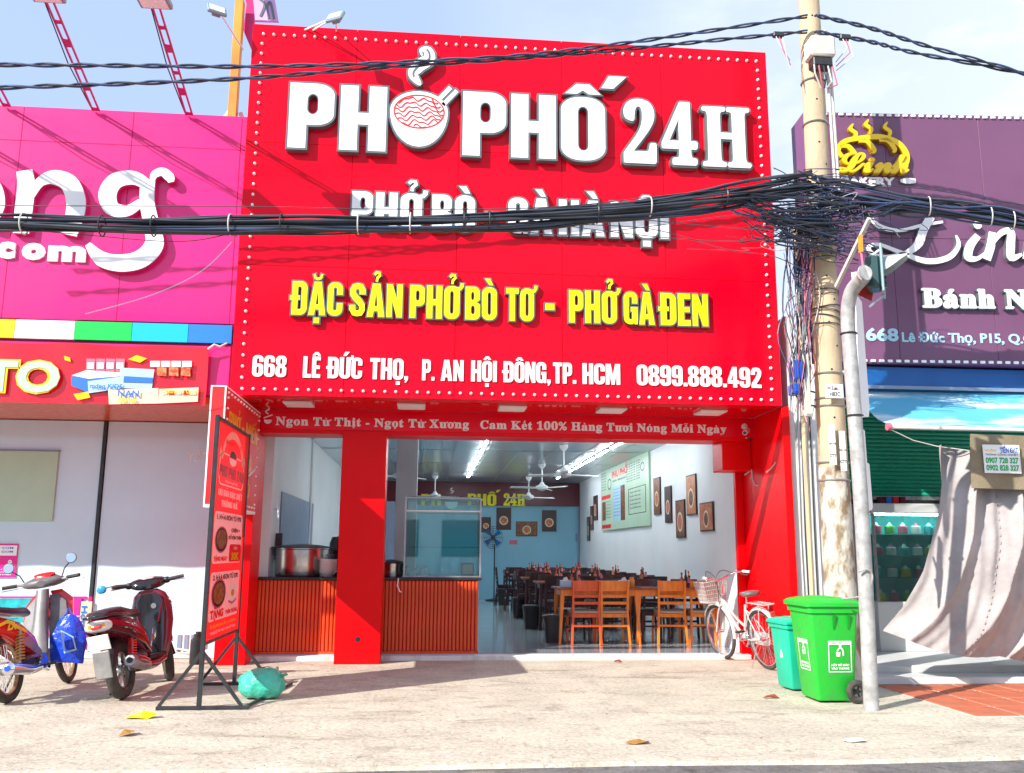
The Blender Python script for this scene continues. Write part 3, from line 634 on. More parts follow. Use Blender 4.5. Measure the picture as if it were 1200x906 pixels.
def word(body, pl, pr, ytop_l, ybot_l, face, rimm, rim=.018, depth=.06, gap=.055, Y=YB, root=sb, zb=None, h=None):
    a = W(pl, ybot_l, Y=Y); b = W(pr, ybot_l, Y=Y); t = W(pl, ytop_l, Y=Y)
    sign_word(root, body, a.x, b.x, a.z if zb is None else zb, (t.z-a.z) if h is None else h, Y, face, rimm, rim, depth, gap)
# first line
z1 = W(340, 176.5, Y=YB).z; h1 = W(340, 101, Y=YB).z-z1
Lf, Rm, Yw = M['letter'], M['rim'], M['yellow']
sign_word(sb, 'PH', W(338, 176, Y=YB).x, W(452, 180, Y=YB).x, z1, h1, YB, Lf, Rm, .022, .085, .07)
sign_word(sb, 'PHỐ', W(541.5, 184, Y=YB).x, W(708, 190, Y=YB).x, z1, h1, YB, Lf, Rm, .022, .085, .06)
def ringshift(r, n): return [(0, 0)]+[(r*math.cos(2*math.pi*i/n), r*math.sin(2*math.pi*i/n)) for i in range(n)]
def bold_line(mb, body, x0, x1, zb, h, Y, r, n_, d0, d1, script=False, O=None, u=X3, v=Z3, n=-Y3, gap=.06):
    """lettering thickened evenly by r: the same outline repeated around a small ring"""
    for i, (a, b) in enumerate(ringshift(r, n_)): serif_line(mb, body, x0+a, x1+a, zb+b, h, Y, off=0, ext=d1-d0-.0007*i, lift=d0, gap=gap, script=script, O=O, u=u, v=v, n=n)
    return mb
def serif_letters(root, body, xs0, xs1, zb, h, Y, face, rimm, r, rr_, ext):
    tot = [(text_geo(mb_char(c)[0], 0, True)[2]) for c in body]; ws = [t[1]-t[0] for t in tot]; gp = .13; T = sum(ws)+gp*(len(body)-1); k = (xs1-xs0)/T; x = xs0
    for c, w_ in zip(body, ws):
        o = bold_line(MB(), c, x, x+w_*k, zb, h, Y, r, 8, ext-.01, ext+.012).build('letter', face, root)
        bold_line(MB(), c, x, x+w_*k, zb, h, Y, rr_, 12, 0, ext).build('letter_rim', rimm, o); x += (w_+gp)*k
serif_letters(sb, '24H', W(731, 192, Y=YB).x, W(876, 197, Y=YB).x, z1+.01, h1*.95, YB, Lf, Rm, .016, .040, .085)
# bowl emblem standing for the O of the first word
cx, cz = W(491, 143, Y=YB).x, W(491, 143, Y=YB).z; bw, bh = .335, .33
em = MB()
outer = arc(cx, cz+.09, bw, .25, 0, 180, 14)+arc(cx, cz+.09, bw, .44, 180, 360, 16)[1:-1]
em.prism([outer], (0, YB, 0), X3, Z3, -Y3, .05, .09); bowl = em.build('bowl', Lf, sb)
MB().prism([grow(outer, .022)], (0, YB, 0), X3, Z3, -Y3, 0, .086).build('letter_rim', Rm, bowl)
nd = MB(); ey = cz+.085
def inell(x, y, a=.285, b=.20): return ((x-cx)/a)**2+((y-ey)/b)**2 < 1
nd.prism([arc(cx, ey, .297, .212, 0, 360, 40)[:-1], arc(cx, ey, .283, .198, 0, 360, 40)[:-1][::-1]], (0, YB, 0), X3, Z3, -Y3, .09, .095)
for q in range(9):
    run = []
    for s in range(41):
        x = cx-.29+.58*s/40; xx = (s-20)/20; y = ey-.19+.047*q+.022*math.sin(s*.42+q*.5)+.014*math.sin(s*.8+q*1.4)+(.10*(1-abs(xx))*(q/8)-.05*xx*(q-3)/5)
        if inell(x, y): run.append((x, y))
        else:
            if len(run) > 4: nd.prism([stroke(run, .014)], (0, YB, 0), X3, Z3, -Y3, .09, .094+.0004*q)
            run = []
    if len(run) > 4: nd.prism([stroke(run, .014)], (0, YB, 0), X3, Z3, -Y3, .09, .094+.0004*q)
nd.build('noodles', M['redflat'], bowl)
cs = MB()
for k, dx in enumerate((0, .075)):
    p0 = (cx+.20+dx, cz+.22-dx*.5); p1 = (cx+.36+dx, cz+.41-dx*.5); cs.prism([stroke([p0, p1], .05)], (0, YB, 0), X3, Z3, -Y3, .05, .088+k*.002)
ch = cs.build('chopsticks', Lf, sb)
rm_ = MB()
for k, dx in enumerate((0, .075)): rm_.prism([stroke([(cx+.19+dx, cz+.21-dx*.5), (cx+.375+dx, cz+.43-dx*.5)], .085)], (0, YB, 0), X3, Z3, -Y3, 0, .084+k*.001)
rm_.build('letter_rim', Rm, ch)
sp = spl2([(cx+.01, cz+.42), (cx-.08, cz+.55), (cx-.02, cz+.66), (cx+.10, cz+.76), (cx+.08, cz+.87), (cx+.0, cz+.86), (cx+.02, cz+.80)], 5)
k = len(sp); wd = [.01+.16*math.sin(math.pi*min(1, i/(k-1)*1.15))**.8*(1-.45*i/(k-1))+.012 for i in range(k)]
o = MB().prism([stroke(sp, wd)], (0, YB, 0), X3, Z3, -Y3, .05, .09).build('steam', Lf, sb)
MB().prism([stroke(sp, [w_+.045 for w_ in wd])], (0, YB, 0), X3, Z3, -Y3, 0, .085).build('letter_rim', Rm, o)
MB().prism([stroke(sp[4:22], .022)], (0, YB, 0), X3, Z3, -Y3, .0905, .094).build('steam_stripe', Rm, o)
# second line
z2 = W(420, 269, Y=YB).z; h2 = W(420, 227, Y=YB).z-z2
for body, a, b in (('PHỞ', 412, 494), ('BÒ', 506, 556), ('-', 568, 583), ('GÀ', 595, 646), ('HÀ', 654, 707), ('NỘI', 714.5, 782)):
    sign_word(sb, body, W(a, 270, Y=YB).x, W(b, 275, Y=YB).x, z2, h2, YB, Lf, Rm, .018, .07, .07)
z3 = W(345, 370, Y=YB).z; h3 = W(345, 331, Y=YB).z-z3
for body, a, b in (('ĐẶC', 342, 401), ('SẢN', 409.5, 471), ('PHỞ', 480, 538), ('BÒ', 545, 581.5), ('TƠ', 592.5, 625), ('-', 638.5, 649), ('PHỞ', 666, 722), ('GÀ', 730, 766), ('ĐEN', 773, 828.5)):
    sign_word(sb, body, W(a, 370, Y=YB).x, W(b, 380, Y=YB).x, z3, h3, YB, Yw, Rm, .014, .05, .06)
z4 = W(300, 441.5, Y=YB).z; h4 = W(300, 416.5, Y=YB).z-z4
for body, a, b in (('668', 295.5, 335), ('LÊ', 355, 375), ('ĐỨC', 384, 424), ('THỌ,', 433.5, 478), ('P.', 494.6, 509), ('AN', 516.5, 543), ('HỘI', 552, 582), ('ĐÔNG,', 590, 645), ('TP.', 648, 675), ('HCM', 682.5, 726.5), ('0899.888.492', 746, 892)):
    sign_word(sb, body, W(a, 440, Y=YB).x, W(b, 446, Y=YB).x, z4, h4, YB, Lf, None, 0, .012, .05)

# =================================================================== THINGS ON THE FRONT
def cctv(x, z, label, tilt=-.3):
    t = thing('security_camera', label, 'camera', (x, YF, z), group='security cameras on the fascia')
    MB().cyl((x, YF-.001, z+.05), (x, YF-.03, z+.05), .035, n=12).build('mount', M['white'], t, 40)
    MB().tube([(x, YF-.03, z+.05), (x, YF-.07, z+.03), (x, YF-.08, z)], .01, 8).build('arm', M['white'], t, 40)
    b = MB().cyl((x+.03, YF-.04, z+.0), (x-.05, YF-.16, z-.05), .03, n=14).build('housing', M['white'], t, 40)
    MB().cyl((x-.0505, YF-.1605, z-.0503), (x-.052, YF-.163, z-.051), .022, n=12).build('lens', M['blackg'], b)
cctv(W(872, 502, Y=YF).x, 2.79, 'small white bullet camera at the right end of the red fascia')

def counter(x0, x1, label):
    t = thing('slatted_counter', label, 'counter', ((x0+x1)/2, YS+.3, 0), group='slatted serving counters')
    MB().box(x0+.01, x1-.01, YS+.035, YS+.62, ZF+.001, .93).build('body', M['redp'], t)
    n = int((x1-x0)/.045); w = (x1-x0)/n; first = None
    for i in range(n):
        if first is None: first = MB().box(x0+.004, x0+w-.006, YS+.008, YS+.034, ZF+.03, .928, .007).build('slat', M['slat'], t)
        else: o = first.copy(); COL.objects.link(o); o.location = (w*i, 0, 0)
    MB().box(x0, x1, YS+.006, YS+.036, ZF+.001, ZF+.029).build('skirting', M['slat'], t)
    MB().box(x0-.02, x1+.03, YS-.01, YS+.64, .931, .965, .006).build('countertop', M['granite'], t)
    return t
for x0, x1, l in ((-2.15, -1.0, 'left serving counter faced with red wooden slats, carrying the big stock pot'), (-.575, .62, 'serving counter faced with red wooden slats under the glass display case')):
    counter(x0, x1, l)
# stock pot
def pot(x, y, z, r, h, label, lid=True):
    t = thing('stock_pot', label, 'cooking pot', (x, y, z))
    MB().lathe([(r*.97, 0), (r, .02), (r, h-.02), (r*1.03, h-.01), (r*1.03, h)], (x, y, z), 36).build('pot_body', M['steel'], t, 35)
    if lid: MB().lathe([(r*1.15, h+.002), (r*1.17, h+.012), (r*.6, h+.04), (.03, h+.05)], (x, y, z), 36).build('lid', M['black'], t, 35)
    for s in (-1, 1): MB().tube([(x+s*r, y-.07, z+h*.75), (x+s*(r+.05), y-.06, z+h*.75), (x+s*(r+.05), y+.06, z+h*.75), (x+s*r, y+.07, z+h*.75)], .008, 6).build('handle', M['steel'], t, 40)
pot(W(354, 672, Y=11.9).x, 11.87, .967, .335, .345, 'very large steel stock pot with a flat black lid on the left counter')
pot(W(459, 672, Y=11.75).x, 11.75, .967, .145, .16, 'small steel cooking pot on the right counter beside the red pillar')
c = W(384, 672, Y=11.6)
t = thing('bowl_stack', 'stack of white porcelain bowls beside the big pot on the left counter', 'bowls', (c.x, 11.6, .967))
for k in range(5): MB().lathe([(.05, 0), (.06, .012), (.105, .05), (.115, .075), (.108, .075), (.09, .045), (.03, .02)], (c.x, 11.6, .967+.034*k), 24).build('bowl', M['porcelain'], t, 40)
# stove stand and tap to the left of the pot
c = W(307, 672, Y=11.85)
t = thing('tap_stand', 'dark standing tap with curved spout and valves behind the left counter', 'tap', (c.x, 11.85, .967))
MB().cyl((c.x, 11.85, .0), (c.x, 11.85, 2.0), .028, n=10).build('riser_pipe', M['black'], t, 40)
MB().tube([(c.x, 11.85, 1.72)]+[(c.x+.02+.13*math.sin(R(a))*1.0, 11.85, 1.74+.06*math.sin(R(a*1.3+20))) for a in range(10, 90, 12)]+[(c.x+.16, 11.85, 1.68)], .011, 8).build('spout', M['chrome'], t, 40)
for q, (dx, z) in enumerate(((-.05, 1.5), (.05, 1.52), (-.02, 1.42), (.06, 1.40))): MB().torus((c.x+dx, 11.81, z), .03, .009, X3, Z3, 12, 6).cyl((c.x+dx, 11.80, z), (c.x+dx, 11.85, z), .012, n=8).build('valve_wheel', M['iron'], t, 40)
MB().box(c.x-.12, c.x+.02, 11.82, 11.86, 1.31, 1.34).tube([(c.x-.06, 11.84, 1.33), (c.x-.06, 11.84, 1.2), (c.x-.02, 11.84, 1.18), (c.x-.02, 11.84, 1.3)], .008, 6).build('bracket', M['iron'], t)
c2 = W(324, 640, Y=12.1)
t = thing('control_box', 'small brown control box on the wall above the stock pot', 'box', (c2.x, 12.1, 1.3))
MB().box(c2.x-.06, c2.x+.07, 12.06, 12.14, 1.16, 1.50, .006).build('housing', M['woodd'], t)
for z in (1.42, 1.35): MB().cyl((c2.x+.04, 12.06, z), (c2.x+.04, 12.04, z), .018, n=10).build('knob', M['black'], t)
c3 = W(295, 672, Y=11.38)
t = thing('hanging_cup', 'blue plastic cup hanging at the left end of the left counter', 'cup', (c3.x, 11.36, .95))
MB().lathe([(.026, .0), (.036, .20), (.040, .205), (.036, .205), (.024, .01)], (c3.x+.02, 11.35, .86), 18).build('cup_body', M['bluecup'], t, 40)
MB().tube([(c3.x+.02, 11.35, 1.06), (c3.x+.02, 11.37, 1.12)], .004, 6).build('hook', M['iron'], t)
c4 = W(391, 672, Y=12.3)
t = thing('tall_cooler', 'tall black cylindrical cooler half hidden behind the red pillar', 'cooler', (c4.x+.1, 12.4, ZF))
MB().lathe([(.2, 0), (.2, 1.32), (.17, 1.40), (.02, 1.43)], (c4.x+.12, 12.4, ZF), 28).build('body', M['blackg'], t, 35)
MB().cyl((c4.x+.12, 12.4, 1.43), (c4.x+.12, 12.4, 1.52), .03, n=10).build('knob', M['black'], t, 40)

# display case
x0, x1 = -.305, .635
t = thing('glass_display_case', 'glass food display case standing on the right slatted counter', 'display case', (.16, 11.7, .966))
y0, y1, z0, z1 = 11.5, 11.98, .967, 1.95
fr = []
for x in (x0, x1):
    for y in (y0, y1): MB().box(x-.009, x+.009, y-.009, y+.009, z0, z1).build('frame_post', M['alu'], t)
for z in (z0+.009, z1-.17, z1-.005):
    for y in (y0, y1): MB().box(x0+.01, x1-.01, y-.008, y+.008, z-.008, z+.008).build('frame_rail', M['letter' if z > 1.7 and z < 1.9 else 'alu'], t)
for args in ((x0+.01, x1-.01, y0-.003, y0+.001), (x0+.01, x1-.01, y1-.002, y1+.002)): MB().box(*args, z0+.018, z1-.18).build('pane', M['glasst'], t); MB().box(*args, z1-.16, z1-.014).build('pane', M['glasst'], t)
for x in (x0, x1): MB().box(x-.002, x+.002, y0+.01, y1-.01, z0+.01, z1-.01).build('pane', M['glasst'], t)
MB().box(x0, x1, y0, y1, z1+.004, z1+.010).build('top_pane', M['glasst'], t)
MB().box(x0+.02, x1-.02, y0+.05, y1-.02, 1.33, 1.338).build('shelf', M['glasst'], t)
t = thing('wrapped_packets', 'loose white wrapped packets inside the glass display case', 'packets', (-.17, 11.65, .968))
for k in range(6): x = x0+.09+.035*k; MB().box(x-.03, x+.03, 11.57+.02*(k % 3), 11.66, .968, 1.03+.03*(k % 3), .012).build('packet', M['porcelain'], t)
t = thing('tissue_rack', 'small wire rack of paper slips in the display case, right side', 'rack', (.48, 11.8, .968))
MB().box(.41, .57, 11.75, 11.85, .968, 1.14).build('rack_body', M['sheet'], t); MB().box(.425, .555, 11.742, 11.749, 1.0, 1.12).build('slip', M['broth'], t)
MB().tube([(-.44, 11.415, .94), (-.45, 11.39, .86), (-.41, 11.38, .81), (-.39, 11.385, .80)], .006, 6)
t = tag(MB().tube([(-.37, 11.40, .955), (-.38, 11.385, .87), (-.35, 11.38, .80), (-.33, 11.385, .79)], .008, 6).build('dangling_cord', M['letter']), 'short white cord dangling over the front of the right counter', 'cord')

# fan on stand
fx, fy = 1.64, 23.2
t = thing('standing_fan', 'black standing fan on a round base in front of the blue back wall', 'fan', (fx, fy, ZF))
MB().lathe([(.22, 0), (.22, .02), (.04, .05)], (fx, fy, ZF), 20).build('base', M['black'], t, 40)
MB().cyl((fx, fy, ZF+.04), (fx, fy, 1.45), .016, n=10).build('stand', M['black'], t, 40)
cg = MB()
for k in range(6): cg.torus((fx-.05, fy-.12, 1.62), .05+.045*k, .005, V((.9, .3, 0)), Z3, 24, 4)
for k in range(12): a = k*math.pi/6; cg.tube([(fx-.05+.03*math.cos(a)*.9, fy-.14, 1.62+.03*math.sin(a)), (fx-.05+.275*math.cos(a)*.95, fy-.12+.09*math.cos(a), 1.62+.275*math.sin(a))], .004, 4)
cg.build('cage', M['black'], t)
for k in range(4):
    a = k*math.pi/2+.4; c_, s_ = math.cos(a), math.sin(a); b_, d_ = math.cos(a+.6), math.sin(a+.6)
    MB().add([(fx-.05, fy-.10, 1.62), (fx-.05+.24*c_, fy-.08, 1.62+.24*s_), (fx-.05+.25*b_, fy-.12, 1.62+.25*d_)], [(0, 1, 2)]).build('blade', M['navy'], t)
MB().cyl((fx-.05, fy-.13, 1.62), (fx-.03, fy+.05, 1.60), .06, n=14).build('motor', M['black'], t, 40)

# ceiling fans
def ceiling_fan():
    t = thing('ceiling_fan', '', 'ceiling fan', (0, 0, 0), group='white ceiling fans', local=True)
    MB().lathe([(.02, -.10), (.07, -.05), (.075, 0)], (0, 0, 0), 16).build('canopy', M['fanb'], t, 40)
    MB().cyl((0, 0, -.42), (0, 0, -.08), .013, n=8).build('rod', M['fanb'], t, 40)
    MB().lathe([(.03, -.56), (.12, -.52), (.13, -.47), (.06, -.43), (.03, -.38)], (0, 0, 0), 20).build('motor', M['fanb'], t, 40)
    for k in range(3):
        a = k*2.094+.3; c_, s_ = math.cos(a), math.sin(a)
        m = Matrix(((c_, -s_, 0, 0), (s_, c_, 0, 0), (0, 0, 1, -.5), (0, 0, 0, 1)))
        MB().box(.12, .68, -.06, .06, -.004, .004, m=m @ Matrix.Rotation(.2, 4, 'X')).build('blade', M['fanb'], t)
    return t
cf = ceiling_fan()
LB = ['nearest white ceiling fan, right of the light strip over the tables', 'second white ceiling fan from the front, in the right row', 'white ceiling fan third in the right row, in front of the maroon band', 'white ceiling fan over the glass case, in front of the maroon band', 'white ceiling fan hanging just behind the red pillar']
for i, (x, y, a) in enumerate([(2.27, 15.4, .1), (2.31, 18.8, .9), (2.40, 22.2, 0), (.105, 22.2, .3), (-.55, 16.2, .6)]):
    if i == 0: cf.location = (x, y, ZC); cf['label'] = LB[0]; cf.rotation_euler = (0, 0, a)
    else: copy_tree(cf, (x, y, ZC-.005), a, LB[i])
# light strips
for x, l in ((.90, 'left strip of white light tubes on the grey ceiling'), (3.1, 'right strip of white light tubes near the menu wall')):
    t = thing('light_strip', l, 'light', (x, 12, ZC), group='strips of light tubes on the ceiling')
    for i in range(7):
        y = 13.0+1.35*i
        f = MB().box(x-.025, x+.025, y, y+1.1, ZC-.03, ZC-.007).build('housing', M['white'], t)
        MB().box(x-.017, x+.017, y+.05, y+1.05, ZC-.046, ZC-.031).build('tube', M['led'], f)
# dome camera on ceiling; the right one is a reflection put in as a solid dome
for (x, y, l) in ((-.62, 12.3, 'white dome camera on the ceiling beside the red pillar'), (2.75, 12.9, 'pale dome made from a reflection on the ceiling near the right light strip')):
    t = thing('dome_camera', l, 'camera', (x, y, ZC), group='dome cameras on the ceiling')
    MB().lathe([(.09, -.05), (.10, -.02), (.09, 0)], (x, y, ZC-.008), 18).build('base', M['fanb'], t, 40); MB().ball((x, y, ZC-.06), .05, n=14, k=8).build('dome', M['blackg'], t, 60)

# pictures
def picture(corners, axis, pos, label, kind, group):
    """corners: photo pixels (left-top, right-bottom); axis 'X' right wall or 'Y' back wall"""
    if axis == 'Y':
        a = W(*corners[0], Y=pos); b = W(*corners[1], Y=pos); x0, x1, z1, z0 = a.x, b.x, a.z, b.z
        O = V((x0, pos, z0)); u, v, n = X3, Z3, -Y3; w, h = x1-x0, z1-z0
    else:
        a = W(*corners[0], X=pos); b = W(*corners[1], X=pos); y0, y1 = a.y, b.y; z1, z0 = a.z, b.z
        O = V((pos, y0, z0)); u, v, n = -Y3, Z3, -X3; w, h = y0-y1, z1-z0
    t = thing('framed_picture', label, 'picture', tuple(O), group=group)
    fr = [(0, 0), (w, 0), (w, h), (0, h)]; MB().prism([fr], O, u, v, n, .002, .025).build('frame', M['dark'], t)
    MB().prism([[(.02, .02), (w-.02, .02), (w-.02, h-.02), (.02, h-.02)]], O, u, v, n, .0255, .026).build('print', M[kind], t)
    r = min(w, h)*.30
    MB().prism([arc(w/2, h*.42, min(r, w*.4), r*1.0, 0, 360, 20)[:-1]], O, u, v, n, .0265, .027).build('bowl_print', M['broth'], t)
    MB().prism([arc(w/2, h*.42, min(r, w*.4)*.78, r*.78, 0, 360, 18)[:-1]], O, u, v, n, .0275, .028).build('soup_print', M['food2' if kind != 'food2' else 'food1'], t)
GB, GR = 'food pictures on the blue back wall', 'food pictures on the right wall'
for c_, l, k in ((((564, 606), (575, 624)), 'dark food picture behind the glass case edge, leftmost on the blue wall', 'dark'), (((581.7, 595), (598.8, 621)), 'upright dark food picture left of the wide bowl picture', 'dark'), (((604.6, 611), (629.6, 628.5)), 'wide picture of a noodle bowl in the middle of the blue wall', 'food1'), (((635, 598), (652, 623)), 'upright dark food picture rightmost on the blue wall', 'dark')):
    picture(c_, 'Y', YK-.002, l, k, GB)
XW = XR-.002
for c_, l, k in ((((767, 561), (775.4, 602.5)), 'narrow upright food picture just right of the menu board', 'food1'), (((780, 571), (788.5, 612)), 'narrow maroon food picture, second from the menu board', 'dark'), (((793, 587), (804.6, 630)), 'upright food picture hanging lowest in the right group', 'food1'), (((805.5, 558), (817.8, 603)), 'upright food picture hanging highest in the right group', 'food2'), (((821.4, 590), (837.8, 622)), 'broad red food picture nearest to the shop front', 'food2'),
                 (((696.4, 581.6), (700.9, 609.6)), 'highest of three tiny pictures left of the menu board', 'dark'), (((692.6, 593.6), (695.9, 621)), 'middle of three tiny pictures left of the menu board', 'dark'), (((688.6, 606), (692, 634)), 'lowest of three tiny pictures left of the menu board', 'dark')):
    picture(c_, 'X', XW, l, k, GR)
t = thing('notice_plate', 'small pink notice plate on the blue back wall below the pictures', 'notice', tuple(W(601, 636, Y=YK-.01)))
a = W(597, 633, Y=YK-.01); b = W(606, 638, Y=YK-.01); MB().box(a.x, b.x, YK-.015, YK-.002, b.z, a.z).build('plate', M['cakep'], t)
# menu board on the right wall
a = W(706, 553, X=XW); b = W(763, 616, X=XW); y0, y1 = a.y, W(763.5, 600, X=XW).y; zt = (W(706, 556, X=XW).z+W(762, 521, X=XW).z)/2; zb_ = (W(706.5, 622, X=XW).z+W(765.7, 615.7, X=XW).z)/2
t = thing('menu_board', 'large pale green menu board on the right wall of the shop', 'menu', (XW, (y0+y1)/2, (zt+zb_)/2))
O = V((XW, y0, zb_)); u, v, n = -Y3, Z3, -X3; w, h = y0-y1, zt-zb_
MB().prism([[(0, 0), (w, 0), (w, h), (0, h)]], O, u, v, n, .002, .04).build('board', M['poster'], t)
def pr(name, m_, rect, z=.041, par=t, O=None, u=None, v=None, n=None):
    O = O if O is not None else globals()['O']; u = u or globals()['u']; v = v or globals()['v']; n = n or globals()['n']
    x0, y0_, x1, y1_ = rect; return MB().prism([[(x0, y0_), (x1, y0_), (x1, y1_), (x0, y1_)]], O, u, v, n, z, z+.001).build(name, M[m_], par)
def tx(body, x, y, hh, m_, width=None, off=.02, z=.043, par=None, align='L', O=None, u=None, v=None, n=None, name='lettering'):
    O = O if O is not None else globals()['O']; u = u or globals()['u']; v = v or globals()['v']; n = n or globals()['n']
    mb = MB().text(body, O+u*x+v*y, u, v, hh, width, n, off, 0, align, z); return mb.build(name, M[m_], par)
tx('PHU PHỐ', w*.28, h*.80, h*.10, 'redflat', w*.34, .05, par=t)
tx('MENU  BREAKFAST', w*.30, h*.73, h*.03, 'txt', w*.30, par=t)
pr('red_tab', 'redflat', (w*.02, h*.50, w*.24, h*.56)); pr('red_tab', 'redflat', (w*.02, h*.03, w*.24, h*.09)); pr('blue_panel', 'skyp', (w*.30, h*.12, w*.56, h*.66))
pr('food_print', 'food1', (w*.47, h*.12, w*.56, h*.64), .0425); pr('food_print', 'food1', (w*.03, h*.16, w*.12, h*.46))
fr_ = [(w*.63, h*.18), (w*.95, h*.18), (w*.95, h*.55), (w*.63, h*.55)]; MB().prism([fr_, [(w*.64, h*.19), (w*.64, h*.54), (w*.94, h*.54), (w*.94, h*.19)]], O, u, v, n, .041, .042).build('box_print', M['txt'], t)
for k in range(8): tx('Phở tái nạm gầu  55.000', w*.60, h*(.90-.035*k), h*.018, 'txt', w*.26, par=t)
for k in range(6): tx('Phở gà ta  60', w*.14, h*(.44-.05*k), h*.02, 'txt', w*.10, par=t)
for k in range(9): tx('Tái 45  Nạm 50', w*.31, h*(.60-.05*k), h*.02, 'bluep', w*.14, z=.0432, par=t)
for k in range(5): tx('Trà đá  Nước ngọt', w*.66, h*(.48-.055*k), h*.022, 'txt', w*.2, par=t)
for k in range(7): tx('Phở bò', w*.02, h*(.92-.045*k), h*.02, 'txt', w*.12, par=t)
MB().prism([arc(w*.22, h*.72, w*.045, h*.09, 0, 360, 16)[:-1], arc(w*.22, h*.72, w*.035, h*.07, 0, 360, 16)[:-1][::-1]], O, u, v, n, .041, .042).build('round_print', M['txt'], t)
MB().prism([arc(w*.90, h*.80, w*.035, h*.06, 0, 360, 16)[:-1], arc(w*.90, h*.80, w*.027, h*.045, 0, 360, 16)[:-1][::-1]], O, u, v, n, .041, .042).build('round_print', M['txt'], t)

# =================================================================== TABLES AND CHAIRS
def make_chair(wm, cm):
    t = thing('dining_chair', 'x', 'chair', (0, 0, 0), local=True)
    W2 = .20
    for s in (-1, 1):
        MB().bar((s*.21, -.05, 0), (s*.185, 0, .44), .036, .03, (0, 1, 0), .006).bar((s*.185, 0, .43), (s*.19, -.055, .90), .034, .028, (0, 1, 0), .006).build('leg', wm, t)
        MB().bar((s*.20, .42, 0), (s*.19, .40, .43), .034, .034, (0, 1, 0), .006).build('leg', wm, t)
        MB().box(s*.19-.01, s*.19+.01, .02, .39, .20, .225).build('stretcher', wm, t)
    n = 8; rings = []
    for z, yo in ((.76, -.045), (.895, -.06)): pass
    mb = MB(); vs = []
    for i in range(n+1):
        x = -.175+.35*i/n; b = .018*(1-(2*i/n-1)**2); vs.append([(x, -.036-b, .755), (x, -.052-b, .90), (x, -.034-b, .90), (x, -.018-b, .755)])
    mb.loft([[V(p) for p in r] for r in vs]); mb.build('backrest', wm, t)
    for z in (.66, .565): MB().box(-.178, .178, -.026-(z-.5)*.06, -.012-(z-.5)*.06, z, z+.042, .004).build('slat', wm, t)
    MB().box(-.18, .18, -.008, .012, .385, .435).box(-.18, .18, .39, .41, .385, .435).box(-.2, -.18, .01, .4, .385, .435).box(.18, .2, .01, .4, .385, .435).build('seat_frame', wm, t)
    MB().box(-.205, .205, -.0, .43, .437, .475, .015).build('seat', cm, t)
    MB().box(-.19, .19, -.03, -.012, .255, .285).build('stretcher', wm, t); MB().box(-.185, .185, .395, .41, .22, .245).build('stretcher', wm, t)
    return t
def make_table(wm, tm, w=1.16, d=.68):
    t = thing('dining_table', 'x', 'table', (0, 0, 0), local=True)
    MB().box(-w/2, w/2, -d/2, d/2, .722, .75, .006).build('tabletop', tm, t)
    MB().box(-w/2+.09, w/2-.09, -d/2+.05, -d/2+.07, .64, .721).box(-w/2+.09, w/2-.09, d/2-.07, d/2-.05, .64, .721).box(-w/2+.06, -w/2+.08, -d/2+.08, d/2-.08, .64, .721).box(w/2-.08, w/2-.06, -d/2+.08, d/2-.08, .64, .721).build('apron', wm, t)
    for sx_ in (-1, 1):
        for sy in (-1, 1):
            r_ = [MB().ring((sx_*(w/2-.075+.04*(1-z/.72)), sy*(d/2-.075+.02*(1-z/.72)), z), a, a, X3, Y3, 12, 3) for z, a in ((0, .017), (.35, .024), (.60, .032), (.72, .034))]
            MB().loft(r_).build('leg', wm, t, 40)
    return t
ch_o = make_chair(M['wood'], M['cushion']); ch_r = make_chair(M['woodr'], M['cushion']); ch_d = make_chair(M['woodd'], M['seat'])  # last set is the front wood darkened by colour for the shaded rows
tb_o = make_table(M['wood'], M['tabletop']); tb_d = make_table(M['woodd'], M['tabletop'])
used = set()
def put(proto, x, y, rz, label, group):
    if proto.name not in used: used.add(proto.name); proto.location = (x, y, ZF+.001); proto.rotation_euler = (0, 0, rz); proto.scale = (.95, .95, .94) if 'chair' in proto.name else (1, 1, 1); proto['label'] = label; proto['group'] = group; return proto
    return copy_tree(proto, (x, y, ZF+.001), rz, label, group)
rw = random.Random(5)
tabs = {}
put(tb_o, 2.31, 12.68, 0, 'front dining table nearest the shop opening, left of the pair with orange legs', 'dining tables')
put(tb_o, 3.30+.1-.04, 12.68, 0, 'front dining table beside the right wall with orange legs', 'dining tables')
FC = [(2.11, 12.33, .03, ch_r, 'red brown wooden chair at the left front table, first from the left'), (2.50, 12.34, -.02, ch_o, 'orange wooden chair at the left front table, second from the left'), (3.29, 12.36, -.05, ch_o, 'orange wooden chair at the right front table, third from the left'), (3.76, 12.42, -.1, ch_o, 'orange wooden chair half behind the bicycle front wheel')]
for x, y, a, p, l in FC: put(p, x, y, a, l, 'wooden chairs along the front tables')
for i, x in enumerate((2.02, 2.58, 3.13, 3.68)):
    put(ch_d, x, 13.06, math.pi+rw.uniform(-.05, .05), 'dark wooden chair on the far side of the front tables, %s from the left' % ['first', 'second', 'third', 'fourth'][i], 'dark chairs in the rows behind')
ordn = ['second', 'third', 'fourth', 'fifth']
for r_, Y in enumerate((14.9, 17.1, 19.3, 21.5)):
    for k, x in enumerate((2.30, 3.36)):
        put(tb_d, x, Y, 0, '%s dining table in the %s row from the front' % (['left', 'right'][k], ordn[r_]), 'dining tables')
    for i, x in enumerate((2.02, 2.52, 3.08, 3.60)):
        put(ch_d, x, Y-.36, rw.uniform(-.08, .08), 'dark chair, %s from the left on the near side of the %s table row' % (['first', 'second', 'third', 'fourth'][i], ordn[r_]), 'dark chairs in the rows behind')
        put(ch_d, x, Y+.38, math.pi+rw.uniform(-.08, .08), 'dark chair, %s from the left on the far side of the %s table row' % (['first', 'second', 'third', 'fourth'][i], ordn[r_]), 'dark chairs in the rows behind')
